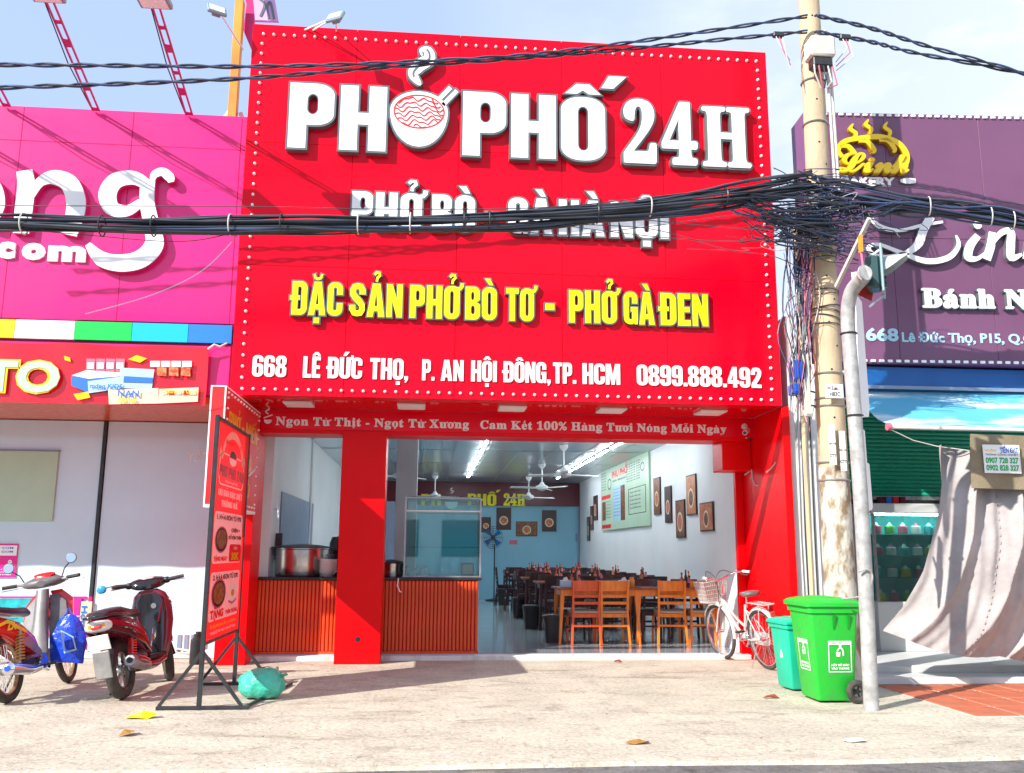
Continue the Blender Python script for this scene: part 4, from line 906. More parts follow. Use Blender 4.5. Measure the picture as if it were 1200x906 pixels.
# waste bins at the aisle ends
def aisle_bin(x, y, label, h=.36):
    t = thing('waste_basket', label, 'waste basket', (x, y, ZF), group='dark waste baskets along the aisle')
    rings = [MB().ring((x, y, ZF+z), a, a, X3, Y3, 16, 5) for z, a in ((.001, .105), (h-.02, .135), (h-.018, .145), (h, .145), (h, .13), (.03, .10))]
    MB().loft(rings).build('basket', M['black'], t, 40)
    MB().loft([MB().ring((x, y, ZF+z), a, a, X3, Y3, 16, 5) for z, a in ((h+.0005, .132), (h+.012, .122))]).build('liner', M['iron'], t)
for (x, y, l) in ((1.72, 12.75, 'dark square waste basket under the front table end'), (1.66, 14.95, 'dark waste basket at the end of the second table row'), (1.70, 17.4, 'dark waste basket at the end of the third table row'), (1.72, 21.3, 'dark waste basket furthest back along the aisle')): aisle_bin(x, y, l)
for i, (x, y) in enumerate(((1.66, 17.0), (1.64, 19.2), (1.62, 21.5))):
    put(ch_d, x, y+.2, -math.pi/2, 'dark chair at the aisle end of the %s table row, facing the tables' % ordn[i+1], 'dark chairs in the rows behind')
# condiment sets
def caddy(proto=None):
    t = thing('condiment_caddy', 'x', 'condiments', (0, 0, 0), local=True)
    MB().box(-.09, .09, -.06, .06, 0, .05, .004).build('tray', M['woodd'], t)
    for k, (x, y, r, h, m_) in enumerate(((-.055, -.02, .026, .17, 'food2'), (0, .02, .022, .21, 'dark'), (.05, -.015, .028, .13, 'cakep'), (.04, .035, .02, .19, 'amberg'))):
        b = MB().lathe([(r, .052), (r, h*.65), (r*.45, h*.8), (r*.45, h), (.005, h)], (x, y, 0), 10).build('bottle', M[m_], t, 40)
        MB().cyl((x, y, h+.0005), (x, y, h+.025), r*.5, n=8).build('cap', M['redflat' if k % 2 else 'black'], b)
    return t
cd = caddy(); used_c = False
spots = [(2.05, 12.85, 'condiment bottles on the left front table'), (3.62, 12.8, 'condiment bottles on the right front table by the wall')]
for r_, Y in enumerate((14.9, 17.1, 19.3, 21.5)):
    for k, x in enumerate((2.1+.1*r_, 2.75, 3.5)): spots.append((x, Y, '%s condiment set on the %s table row' % (['left', 'middle', 'right'][k], ordn[r_])))
for i, (x, y, l) in enumerate(spots):
    if i == 0: cd.location = (x, y, ZF+.752); cd['label'] = l; cd['group'] = 'condiment sets on the tables'
    else: copy_tree(cd, (x, y, ZF+.752), rw.uniform(-.5, .5), l, 'condiment sets on the tables')
t = thing('table_lantern', 'amber glass jar with orange lid on the front tables', 'jar', (2.86, 12.6, ZF+.751))
MB().lathe([(.035, 0), (.045, .05), (.04, .09), (.028, .105)], (2.80, 12.6, ZF+.751), 14).build('jar', M['amberg'], t, 40); MB().cyl((2.80, 12.6, ZF+.857), (2.80, 12.6, ZF+.885), .03, n=12).build('lid', M['orangel'], t, 40)
for (x, y, l) in ((1.86, 12.5, 'pale blue tissue box at the left end of the front table'), (2.68, 12.55, 'white tissue box beside the amber jar on the front tables')):
    t = thing('tissue_box', l, 'tissue box', (x, y, ZF+.751)); MB().box(x-.075, x+.075, y-.04, y+.04, ZF+.751, ZF+.845, .006).build('box', M['skyp'], t)
    MB().add([(x-.04, y, ZF+.845), (x+.04, y, ZF+.845), (x+.02, y+.02, ZF+.89), (x-.03, y-.02, ZF+.88)], [(0, 1, 2, 3)]).build('tissue', M['porcelain'], t)

# =================================================================== LEFT NEIGHBOUR (magenta shop)
YP = 10.1
lb = thing('magenta_shop', 'magenta fronted shop with papered white windows left of the restaurant', 'building', (-5, 11.6, 0))
MB().box(-9, -2.42, YP+.2, 18, 3.0, 6.05).build('upper_wall', M['pinkd'], lb)
MB().box(-9, -2.42, 11.66, 18, 0, 3.0).build('wall', M['wallw'], lb)
MB().box(-9, -2.44, YP+.02, 11.66, 2.86, 2.95).build('soffit', M['woodr'], lb)
gwhite = mat('papered_glass', (.58, .75, .86), .12, var=.08, vscale=.8, coat=.5)
xm = -4.05
for a, b in ((-9, -6.2), (-6.15, xm-.03), (xm+.03, -2.46)):
    f = MB().box(a, b, 11.60, 11.615, .10, 2.85).build('window', gwhite, lb)
for x in (-6.17, xm):
    f = MB().box(x-.022, x+.022, 11.575, 11.64, .72, 2.85, .004).build('mullion', M['iron'], lb)
    MB().box(x-.022, x+.022, 11.575, 11.64, .0, .719, .004).build('mullion', M['pinkd'], lb)
MB().box(-9, -2.44, 11.56, 11.64, 0, .098, .006).build('sill', M['wallo'], lb)
MB().box(-9, xm-.05, 11.585, 11.598, .69, .72).build('rail', M['pinkp'], lb)
# paper print details on glass (reversed writing)
mb = MB(); a = W(246, 541, Y=11.6); mb.text('TẨY', a, -X3, Z3, .12, .28, -Y3, 0, 0, 'L', .004); mb.build('lettering', M['letter'], lb)
p0, p1 = W(-70, 527, Y=11.57), W(61, 611, Y=11.57)
t = thing('wall_plate', 'square pale green sheet fixed on the magenta shop window', 'panel', ((p0.x+p1.x)/2, 11.59, (p0.z+p1.z)/2))
MB().box(p0.x, p1.x, 11.572, 11.597, p1.z, p0.z, .004).build('sheet', M['poster'], t)
MB().box(p0.x-.01, p1.x+.01, 11.57, 11.599, p0.z+.001, p0.z+.02).build('edge_strip', M['sheet'], t)
p0, p1 = W(-30, 637, Y=11.57), W(17, 677, Y=11.57)
t = thing('shop_notice', 'small magenta and white notice stuck on the left window', 'poster', (p1.x, 11.59, p1.z))
MB().box(p0.x, p1.x, 11.585, 11.595, p1.z, p0.z).build('paper', M['pinkp'], t); MB().box(p0.x+.01, p1.x-.01, 11.581, 11.584, p0.z-.14, p0.z-.02).build('header', M['letter'], t)
mb = MB()
for q in range(2): mb.text('PRODUCT COM', V((p0.x+.03, 11.58, p0.z-.06-.045*q)), X3, Z3, .022, .42, -Y3, .01)
mb.build('lettering', M['bluep'], t)
mb = MB().text('9', V((p1.x-.10, 11.584, p1.z+.14)), X3, Z3, .07, None, -Y3, .03)
for q in range(3): mb.text('khuyến mãi', V((p0.x+.03, 11.584, p1.z+.09-.03*q)), X3, Z3, .015, .42, -Y3, .01)
mb.build('lettering', M['letter'], t)
# low display prints along the window foot
def flatbox(name, l, c_, x0, y0, x1, y1, m_, Y=11.56, d=.02):
    a, b = W(x0, y0, Y=Y), W(x1, y1, Y=Y); t = thing(name, l, c_, ((a.x+b.x)/2, Y+d, b.z)); MB().box(a.x, b.x, Y, Y+d, b.z, a.z, .003).build('sheet', M[m_], t); return t, a, b
t, a, b = flatbox('window_print', 'teal product print along the foot of the left window', 'poster', -90, 701, 42, 748, 'tealp')
rr = random.Random(2)
for q in range(14):
    x = a.x+.06+.105*q; z = b.z+.03+.2*(q % 2)
    if x < b.x-.08: MB().box(x, x+.08, 11.553, 11.559, z, z+.15).build('pack_print', M[['skyp', 'ccyan', 'poster', 'letter'][q % 4]], t)
t, a, b = flatbox('window_print', 'magenta print behind the red motorbike front shield', 'poster', 43, 701, 92, 744, 'pinkp')
MB().box(a.x, b.x, 11.553, 11.559, (a.z+b.z)/2, (a.z+b.z)/2+.008).build('print_line', M['letter'], t)
t, a, b = flatbox('window_sticker', 'cream upright sticker with dark blue word turned sideways, beside the magenta print', 'sticker', 94, 705, 105, 741, 'cream')
mb = MB().text('Hott', V((a.x+.025, 11.556, a.z-.05)), -Z3, X3, .065, .26, -Y3, .03); mb.build('lettering', M['bluep'], t)
t, a, b = flatbox('window_sticker', 'small white sticker low beside the scooter plate', 'sticker', 104, 742, 112, 764, 'letter')
# low louvre window by the banner
a, b = W(206, 741, Y=11.55), W(238, 766, Y=11.55)
t = thing('louvre_window', 'low pale louvre window at the wall foot right of the scooter', 'window', ((a.x+b.x)/2, 11.58, b.z))
MB().box(a.x-.02, b.x, 11.57, 11.595, b.z, a.z).build('frame', M['white'], t)
for q in range(4): x = a.x+.02+.08*q; MB().box(x, x+.05, 11.56, 11.569, b.z+.02, a.z-.03).build('pane', M['sheet'], t)
# hose coil
t = thing('garden_hose', 'pale loop of hose lying at the wall foot behind the scooter', 'hose', (-2.75, 11.2, 0))
pts = [(-2.95+.0*i+.45*math.cos(i*.45)*(1-.01*i), 11.15+.14*math.sin(i*.45), .03+.16*abs(math.sin(i*.225))) for i in range(24)]
MB().tube([tuple(p) for p in spl(pts, 4)], .011, 6).build('hose', M['cablew'], t, 40)
t = thing('black_canister', 'small black canister at the wall foot behind the banner stand', 'canister', (-2.62, 11.0, 0))
MB().lathe([(.075, 0), (.08, .02), (.08, .27), (.05, .3), (.05, .33)], (-2.62, 11.0, .001), 18).build('body', M['black'], t, 40); MB().cyl((-2.62, 11.0, .332), (-2.62, 11.0, .36), .03, n=10).build('cap', M['iron'], t, 40)

# magenta signboard
ps = thing('magenta_signboard', 'faded magenta signboard with large raised white letters, left of the red billboard', 'signboard', (-5, YP, 3.6))
zt, zs = 6.275, 3.775
sx_ = [-9, -7.4, W(15, 250, Y=YP).x, W(147, 250, Y=YP).x, W(277, 250, Y=YP).x, -2.235]
for i in range(5): MB().box(sx_[i]+.002, sx_[i+1]-.002, YP, YP+.03, zs+.002, zt-.42, .003).build('panel', M['pink'], ps)
for i in range(5): MB().box(sx_[i]+.002, sx_[i+1]-.002, YP-.0, YP+.03, zt-.417, zt, .003).build('panel', M['pink'], ps)
MB().box(-9, -2.24, YP+.031, YP+.2, 2.96, zt-.01).build('backing', M['pinkd'], ps)
MB().box(-9, -2.26, YP-.0, YP+.029, 2.96, 3.52).build('lower_panel', M['pink'], ps)
bx = [-9, -5.6, W(0, 385, Y=YP).x, W(19, 385, Y=YP).x, W(89, 385, Y=YP).x, W(156, 385, Y=YP).x, W(222, 385, Y=YP).x, -2.245]
for i, m_ in enumerate(('pinkp', 'cblue', 'cyell', 'letter', 'cgreen', 'ccyan', 'cblue')): MB().box(bx[i], bx[i+1]-.003, YP-.03, YP+.029, 3.545, 3.755, .003).build('stripe', M[m_], ps)
_pl = [0]
def plet(pts, ws, parent=ps, d=.075, Y=YP, name='letter'):
    _pl[0] += 1; d = d+.003*_pl[0]
    q = [(W(x, y, Y=Y).x, W(x, y, Y=Y).z) for x, y in pts]; q = spl2(q, 6); k = len(q)
    if not isinstance(ws, (list, tuple)): ws = [ws]*len(pts)
    wv = [ws[min(int(i/6), len(ws)-1)]+(ws[min(int(i/6)+1, len(ws)-1)]-ws[min(int(i/6), len(ws)-1)])*((i % 6)/6) for i in range(k)]
    o = MB().prism([stroke(q, wv)], (0, Y, 0), X3, Z3, -Y3, d-.012, d).build(name, M['letter'], parent)
    MB().prism([stroke(q, [w_+.012 for w_ in wv])], (0, Y, 0), X3, Z3, -Y3, 0, d-.013).build('letter_side', M['pinkd'], o); return o
plet([(32, 203), (34, 222), (31, 250), (28, 276)], [.17, .19, .19, .17])
plet([(40, 234), (50, 217), (66, 211), (84, 218), (92, 238), (90, 258), (84, 278)], [.06, .11, .17, .20, .21, .20, .17])
plet([(178, 222), (160, 212), (139, 215), (129, 230), (134, 247), (152, 250), (168, 240)], [.11, .16, .19, .20, .17, .13, .09])
plet([(176, 214), (175, 240), (181, 270), (183, 290), (168, 306), (145, 311), (122, 306), (106, 289)], [.16, .16, .17, .21, .21, .2, .17, .06], name='letter')
plet([(181, 215), (184, 208), (193, 205), (201, 211), (203, 217)], [.05, .09, .10, .11, .06])
plet([(-18, 208), (-3, 224), (0, 245), (-9, 268)], [.12, .17, .18, .12])
for body, a, b, sy in (('com', -4, 97, 298),):
    mb = MB(); p, q = W(a, 303, Y=YP), W(b, 307, Y=YP); mb.text('c', p+V((0, 0, .02)), X3, Z3, .235, .20, -Y3, .07, .05)
    mb.build('letter', M['letter'], ps)
    mb = MB(); mb.text('o', p+V((.27, 0, .015)), X3, Z3, .235, .25, -Y3, .07, .05); mb.build('letter', M['letter'], ps)
    mb = MB(); mb.text('m', p+V((.55, 0, .0)), X3, Z3, .235, .41, -Y3, .055, .05); mb.build('letter', M['letter'], ps)
# promo banner
YQ = 10.03
bn = thing('promo_banner', 'red vinyl promotion banner with product boxes, tied under the magenta signboard', 'banner', (-4, YQ, 2.85))
x0, x1, z0, z1 = -8.5, W(243, 440, Y=YQ).x, 2.83, 3.485
gv = []; gf = []; nX, nZ = 90, 6
for j in range(nZ+1):
    for i in range(nX+1):
        s_ = i/nX; t_ = j/nZ; x = x0+(x1-x0)*s_
        gv.append((x, YQ+.008*math.sin(x*9+t_*2)+.012*math.sin(t_*5+x*3)*(s_**3), z0+(z1-z0)*t_+.008*math.sin(x*6)*t_))
for j in range(nZ):
    for i in range(nX): a = j*(nX+1)+i; gf.append((a, a+1, a+nX+2, a+nX+1))
n0 = len(gv); gv += [(x, y+.004, z) for x, y, z in gv]; gf += [tuple(n0+q for q in f)[::-1] for f in gf]
vin = mat('red_vinyl', (.80, .006, .02), .22, coat=.6, bump=.3, bscale=4); MB().add(gv, gf).build('vinyl', vin, bn, 60)
def bp(px_, py_): p = W(px_, py_, Y=YQ-.03); return p
def bquad(name, m_, pts, z, par=bn):
    q = [bp(*p) for p in pts]; return MB().prism([[(p.x, p.z) for p in q]], (0, YQ-.018, 0), X3, Z3, -Y3, z, z+.004).build(name, M[m_], par)
p = bp(15, 462); mb = MB()
for k, c_ in enumerate(('T', 'O')):
    pass
mb = MB().text('TO', bp(-22, 457), X3, Z3, .33, .80, -Y3, .07, .004); mb.build('lettering', M['cyell'], bn)
mb = MB().text('TO', bp(-22, 457), X3, Z3, .33, .80, -Y3, .035, .006, lift=.008); mb.build('lettering', M['poster'], bn)
for q in range(4): bquad('carton_print', 'cakep', [(101+11.5*q, 420), (111.5+11.5*q, 420.5), (111+11.5*q, 438), (100.5+11.5*q, 437)], .002); bquad('carton_label', 'letter', [(102+11.5*q, 425), (110+11.5*q, 425), (110+11.5*q, 432), (102+11.5*q, 432)], .008)
bquad('box_print', 'bluep', [(83, 442), (100, 437), (145, 441), (143, 455), (105, 461), (84, 452)], .009)
bquad('box_print', 'skyp', [(103, 447), (145, 441), (145, 455), (104, 461)], .0145)
tx('mdeq KIDS', 0, 0, .05, 'bluep', .34, O=bp(106, 455)+V((0, .0, 0)), u=X3, v=Z3, n=-Y3, z=.025, par=bn)
bquad('can_print', 'skyp', [(141, 431), (181, 433), (178, 456), (141, 455)], .013)
for q in range(4): bquad('pack_print', 'letter', [(176+12.5*q, 423), (187+12.5*q, 423), (187+12.5*q, 430), (176+12.5*q, 430)], .008); bquad('pack_print', 'food2', [(184+14*q, 430), (195+14*q, 431), (195+14*q, 441), (184+14*q, 440)], .008) if q < 3 else None
bquad('box_print', 'broth', [(127, 457), (186, 455), (186, 473), (128, 474)], .018)
tx('NAN', 0, 0, .07, 'bluep', .22, O=bp(139, 465), u=X3, v=Z3, n=-Y3, z=.03, par=bn); tx('GROW', 0, 0, .05, 'gold', .20, O=bp(139, 472), u=X3, v=Z3, n=-Y3, z=.03, par=bn)
bquad('box_print', 'cream', [(187, 456), (233, 454), (232, 471), (186, 473)], .018)
tx('Optimum Gold', 0, 0, .045, 'gold', .38, O=bp(190, 461), u=X3, v=Z3, n=-Y3, z=.03, par=bn)
for (x, y) in ((95, 463), (78, 420)): bquad('gold_bar_print', 'cyell', [(x-9, y-1), (x+8, y-4), (x+11, y+3), (x-4, y+6)] if y > 440 else [(x-3, y-3), (x+4, y-1), (x+5, y+4), (x-2, y+2)], .012)
bquad('star_burst_print', 'cyell', [(150, 421), (160, 416), (172, 420), (164, 425)], .006); bquad('box_print', 'bluep', [(146, 441), (180, 443), (178, 449), (145, 448)], .02); bquad('box_lid_print', 'letter', [(84, 440), (101, 434), (143, 437), (140, 441), (104, 444)], .012)
for q in range(5): bquad('label_print', 'redflat' if q % 2 else 'letter', [(190+8.5*q, 458), (196+8.5*q, 458), (196+8.5*q, 463), (190+8.5*q, 463)], .024)
t = tag(MB().tube([(x1-.01, YQ-.01, z1-.02), (x1+.06, YQ-.03, z1+.03), (x1+.12, YQ-.02, z1+.01), (x1+.18, YQ+.03, z1+.06)], .012, 6).build('banner_tie', M['cablew'], None, 40), 'white knotted tie at the top right corner of the promotion banner', 'tie')

# lamp arms over the magenta signboard
def lamp_arm(x, label):
    t = thing('sign_lamp_arm', label, 'sign lamp', (x, YP-.08, 6.28), group='magenta lattice lamp arms')
    b0, b1 = V((x, YP-.03, 6.25)), V((x-.02, 8.68, 6.75))
    for s in (-.035, .035): MB().bar(b0+V((s, 0, 0)), b1+V((s, 0, 0)), .018).build('rail', M['pinkd'], t)
    n = 5
    for i in range(n+1):
        p = b0.lerp(b1, i/n); q = b0.lerp(b1, min(1, i/n+.07 if i % 2 else i/n+.03))
        MB().bar(p-V((.0, 0, 0))+V((0, 0, .0)), q, .056, .012).build('web_plate', M['pinkd'], t)
    MB().box(x-.16, x+.16, 8.42, 8.68, 6.70, 6.76, .01).build('lamp_housing', M['steelb'], t)
    MB().box(x-.13, x+.13, 8.45, 8.65, 6.694, 6.699).build('lamp_glass', M['letter'], t)
    MB().tube([b0+V((-.05, 0, .02)), b0.lerp(b1, .5)+V((-.06, 0, -.05)), b1+V((-.05, 0, 0))], .007, 5).build('wire', M['cable'], t)
for x, l in ((-2.888, 'magenta lattice lamp arm nearest to the red billboard, its lamp at the top edge'), (-3.934, 'magenta lattice lamp arm in the middle, rising out of the photo top'), (-4.915, 'magenta lattice lamp arm at the far left, only its foot in view'), (-5.93, 'magenta lattice lamp arm outside the left edge')): lamp_arm(x, l)
# post and roof billboard
t = thing('orange_post', 'weathered orange steel post rising behind the corner of the two signboards', 'post', (-2.48, 10.42, 6.2))
MB().box(-2.53, -2.43, 10.36, 10.47, 5.9, 7.96, .004).build('post', M['orange'], t)
for a, b in (((-2.5, 10.45, 6.55), (-2.85, 10.45, 6.0)), ((-2.4, 10.45, 6.5), (-2.25, 10.45, 6.1))): MB().bar(a, b, .05, .012, (0, 1, 0)).build('brace', M['white'], t)
t = thing('roof_billboard', 'lilac roof billboard in a magenta frame, cut by the top edge of the photo', 'billboard', (-2.2, 10.9, 7.3))
q = [W(*p, Y=10.9) for p in ((290, -60), (312, -60), (327, 27), (298, 26))]
MB().prism([[(p.x, p.z) for p in q]], (0, 10.9, 0), X3, Z3, -Y3, 0, .05).build('panel', M['lilac'], t)
mb = MB(); 
for pts in ([(303, 0), (311, 8), (306, 22)], [(316, 25), (314, 10), (318, 6), (322, 25)]):
    qq = [(W(*p, Y=10.9).x, W(*p, Y=10.9).z) for p in pts]; mb.prism([stroke(spl2(qq, 4), .03)], (0, 10.85, 0), X3, Z3, -Y3, 0, .01)
mb.build('script_stroke', M['rim'], t)
for pts, nm in (([(268, -60), (291, -60), (299, 24), (297, 64), (286, 38), (290, 8)], 'frame_plate'),):
    q = [W(*p, Y=10.6) for p in pts]; MB().prism([[(p.x, p.z) for p in q]], (0, 10.6, 0), X3, Z3, -Y3, 0, .06).build(nm, M['pinkd'], t)
def flood(px_, py_, Y, tip, label, rz):
    p = W(px_, py_, Y=Y); t = thing('floodlight', label, 'floodlight', tuple(p), group='floodlights over the billboard')
    m = Matrix.Translation(p) @ Matrix.Rotation(rz, 4, 'Z') @ Matrix.Rotation(-.5, 4, 'X')
    MB().box(-.11, .11, -.02, .02, -.07, .07, .01, m).build('housing', M['steelb'], t)
    MB().box(-.085, .085, -.026, -.021, -.05, .05, 0, m).build('lamp_glass', M['letter'], t)
    MB().box(-.05, .05, .021, .06, -.05, .05, .008, m).build('heat_sink', M['sheet'], t)
    for k, b in enumerate(tip): MB().bar(p+V((0, .05, .04)), b, .014).build('strut', M['white'], t)
flood(254, 12, 9.7, [(-2.40, 10.4, 7.30)], 'floodlight hanging left of the orange post', .5)
flood(393, 20, 9.5, [(-1.75, 10.1, 7.36), (-1.62, 10.1, 7.36), (-1.25, 10.1, 7.36)], 'floodlight on white struts above the billboard top edge', -.5)

# =================================================================== PROJECTING SIGN AND BANNER STAND
t = thing('projecting_sign', 'small red box sign with white bulbs and orange letters, sticking out beside the banner stand', 'sign', (-2.1, 9.9, 2.3))
px0, px1, py0, py1, pz0, pz1 = -2.175, -2.03, 9.0, 10.84, 1.72, 2.87
MB().box(px0, px1, py0, py1, pz0, pz1, .004).build('box', M['redflat'], t)
for a in ((px0-.003, px0+.012), (px1-.012, px1+.003)): MB().box(*a, py0-.004, py0-.0005, pz0, pz1).build('edge_trim', M['letter'], t)
MB().box(px0-.003, px1+.003, py0-.004, py1, pz1+.0005, pz1+.012).build('edge_trim', M['letter'], t); MB().box(px0-.003, px1+.003, py0-.004, py1, pz0-.03, pz0-.0005).build('edge_trim', M['letter'], t)
O, u, v, n = V((px1, py0, pz0)), Y3, Z3, X3; w, h = py1-py0, pz1-pz0
first = None
for k in range(44):
    per = [(w*.05+(w*.9)*(k % 12)/11, h*.965) if k < 12 else (w*.05+(w*.9)*((k-12) % 12)/11, h*.035) if k < 24 else ((w*.05, h*.07+h*.85*(k-24)/9) if k < 34 else (w*.95, h*.07+h*.85*(k-34)/9))][0]
    if first is None: first = MB().lathe([(.013, 0), (.012, .01), (.003, .018)], (0, 0, 0), 7, (1, 0, 0)).build('bulb', M['bulb'], None); first.parent = t; o = first
    else: o = first.copy(); COL.objects.link(o); o.parent = t
    p = O+u*per[0]+v*per[1]; o.location = p-V(t.location)
mb = MB(); serif = None
def word_on(root, body, x0, x1, zb, hh, O, u, v, n, m_, lift=.003, name='lettering', gap=.055):
    items = []; x = 0; mb = MB()
    for ch in body:
        if ch == ' ': x += .24; continue
        w_, ps_ = char_pieces(ch); items.append((x, ps_)); x += w_+gap
    k = (x1-x0)/(x-gap)
    for cx_, ps_ in items:
        for i, p_ in enumerate(ps_): mb.prism([[((cx_+a)*k+x0, b*hh+zb) for a, b in l] for l in p_], O, u, v, n, lift+.0003*i, lift+.0003*i)
    return mb.build(name, M[m_], root)
word_on(t, 'PHỞ - MIẾN', w*.10, w*.93, h*.66, h*.16, O, u, v, n, 'orangel'); word_on(t, 'GÀ', w*.60, w*.80, h*.36, h*.14, O, u, v, n, 'orangel'); word_on(t, 'BÒ', w*.58, w*.78, h*.12, h*.14, O, u, v, n, 'orangel')
MB().prism([stroke(spl2([(w*.62, h*.3), (w*.75, h*.34), (w*.92, h*.42)], 4), .015)], O, u, v, n, .003, .004).build('curve_print', M['letter'], t)

bs = thing('banner_stand', 'tall red promotion banner on a black A-frame stand on the pavement', 'banner stand', (-1.85, 8.6, 0))
XB = -1.85; yb0, yb1, zb0, zb1 = 7.95, 9.32, .52, 2.42
for y in (yb0, yb1):
    MB().box(XB-.018, XB+.018, y-.018, y+.018, .03, zb1+.02, .003).build('upright', M['iron'], bs)
    MB().box(XB-.34, XB+.40, y-.02, y+.02, .002, .03, .003).build('foot', M['iron'], bs)
    for s in (-.32, .34): MB().bar((XB+s, y, .03), (XB+.0, y, .46), .026).build('brace', M['iron'], bs)
for z in (zb0, zb1): MB().box(XB-.012, XB+.012, yb0+.018, yb1-.018, z-.014, z+.014).build('rail', M['iron'], bs)
MB().box(XB-.015, XB+.38, yb0+.02, yb0+.03, .0, .001)
MB().bar((XB+.36, yb0+.02, .016), (XB+.55, yb1-.02, .016), .02).build('foot_rail', M['iron'], bs)
MB().add([(XB+.009, yb0+.02, zb0+.015), (XB+.009, yb1-.02, zb0+.015), (XB+.009, yb1-.02, zb1-.015), (XB+.009, yb0+.02, zb1-.015)], [(0, 1, 2, 3)]).build('vinyl', M['redflat'], bs)
O, u, v, n = V((XB+.009, yb0+.02, zb0+.015)), Y3, Z3, X3; w, h = yb1-yb0-.04, zb1-zb0-.03
def bpoly(name, m_, loops, z=.002): return MB().prism(loops, O, u, v, n, z, z).build(name, M[m_], bs)
rr4 = lambda a, b, c_, d_, r: stad(a*w, b*h, c_*w, d_*h, r, r, 4)
bpoly('frame_print', 'letter', [rr4(.08, .705, .88, .86, .09), rr4(.10, .712, .86, .853, .08)[::-1]])
bpoly('ribbon_print', 'broth', [[(w*.06, h*.84)]+arc(w*.48, h*.80, w*.32, h*.145, 170, 10, 12)+[(w*.90, h*.84), (w*.86, h*.885)]+arc(w*.48, h*.815, w*.35, h*.165, 5, 175, 12)+[(w*.10, h*.885)]])
bpoly('bowl_print', 'letter', [arc(w*.48, h*.845, w*.12, h*.035, 180, 360, 10)], .003); bpoly('bowl_soup_print', 'dark', [arc(w*.48, h*.85, w*.11, h*.035, 0, 180, 10)], .003)
word_on(bs, 'PHỞ PHỐ 24H', w*.09, w*.87, h*.745, h*.055, O, u, v, n, 'dkred', .003)
tx('SÁNH HƯƠNG VỊ', w*.48, h*.905, h*.022, 'redflat', w*.50, .03, .004, par=bs, align='C')
tx('Hương vị phở Bắc', w*.48, h*.722, h*.012, 'letter', w*.4, .02, .004, par=bs, align='C')
word_on(bs, 'ƯU ĐÃI ĐẶC BIỆT', w*.10, w*.86, h*.655, h*.030, O, u, v, n, 'letter', .003); word_on(bs, 'THÁNG NÀY', w*.2, w*.76, h*.605, h*.030, O, u, v, n, 'letter', .003)
bpoly('white_print', 'letter', [rr4(.04, .34, .93, .58, .05)], .002)
bpoly('white_print', 'letter', [rr4(.04, .08, .93, .30, .05)], .002)
tx('1. HÓA ĐƠN TỪ 97K', w*.10, h*.545, h*.022, 'txt', w*.78, .04, .0045, par=bs); tx('2. HÓA ĐƠN TỪ 57K', w*.10, h*.265, h*.022, 'txt', w*.78, .04, .0045, par=bs)
tx('CHÉN +', w*.56, h*.49, h*.018, 'txt', w*.28, .04, .0045, par=bs); tx('ĐỒ KÈM THÊM', w*.48, h*.455, h*.016, 'txt', w*.42, .04, .0045, par=bs)
bpoly('price_print', 'redflat', [rr4(.53, .345, .92, .43, .04)], .004); tx('30K', w*.60, h*.355, h*.034, 'cyell', w*.25, .05, .006, par=bs); tx('ĐẾN', w*.66, h*.405, h*.012, 'letter', w*.12, .03, .006, par=bs)
tx('TẶNG NGAY', w*.08, h*.352, h*.020, 'redflat', w*.40, .05, .0045, par=bs); tx('TẶNG', w*.08, h*.092, h*.036, 'redflat', w*.38, .06, .0045, par=bs); tx('THÊM TRỨNG', w*.52, h*.095, h*.018, 'redflat', w*.38, .04, .0045, par=bs)
for (cx_, cy_, r_) in ((.27, .45, .19), (.29, .20, .21)):
    bpoly('bowl_print', 'cakep', [arc(w*cx_, h*cy_, w*r_, h*r_*.33, 0, 360, 24)[:-1]], .004); bpoly('bowl_print', 'dark', [arc(w*cx_, h*cy_, w*r_*.9, h*r_*.29, 0, 360, 24)[:-1]], .005); bpoly('soup_print', 'food2', [arc(w*cx_, h*(cy_+.002), w*r_*.78, h*r_*.24, 0, 360, 24)[:-1]], .006)
bpoly('egg_print', 'letter', [arc(w*.72, h*.19, w*.13, h*.045, 0, 360, 20)[:-1]], .004); bpoly('egg_print', 'orangel', [arc(w*.72, h*.192, w*.055, h*.018, 0, 360, 14)[:-1]], .005)
bpoly('bowl_print', 'cakep', [stroke([(w*.60, h*.155), (w*.72, h*.14), (w*.86, h*.158)], .02)], .004)
tx('ÁP DỤNG KHI ĂN TẠI QUÁN', w*.1, h*.048, h*.013, 'cyell', w*.78, .02, .003, par=bs); tx('ĐC: 668 LÊ ĐỨC THỌ, P. AN HỘI ĐÔNG', w*.1, h*.020, h*.012, 'letter', w*.78, .02, .003, par=bs)
_tr = {}
def thin(m):
    if m.name in _tr: return _tr[m.name]
    c = m.copy(); t = c.node_tree; b = t.nodes['Principled BSDF']; o = [q for q in t.nodes if q.type == 'OUTPUT_MATERIAL'][0]
    tl_ = t.nodes.new('ShaderNodeBsdfTranslucent'); mx = t.nodes.new('ShaderNodeMixShader'); mx.inputs[0].default_value = .5
    lk = [l for l in t.links if l.to_socket == b.inputs['Base Color']]
    if lk: t.links.new(lk[0].from_socket, tl_.inputs[0])
    else: tl_.inputs[0].default_value = b.inputs['Base Color'].default_value
    t.links.new(b.outputs[0], mx.inputs[1]); t.links.new(tl_.outputs[0], mx.inputs[2]); t.links.new(mx.outputs[0], o.inputs[0]); _tr[m.name] = c; return c
for q in bs.children:
    if q.name.split('.')[0] not in ('upright', 'foot', 'brace', 'rail', 'foot_rail'): q.data.materials[0] = thin(q.data.materials[0])
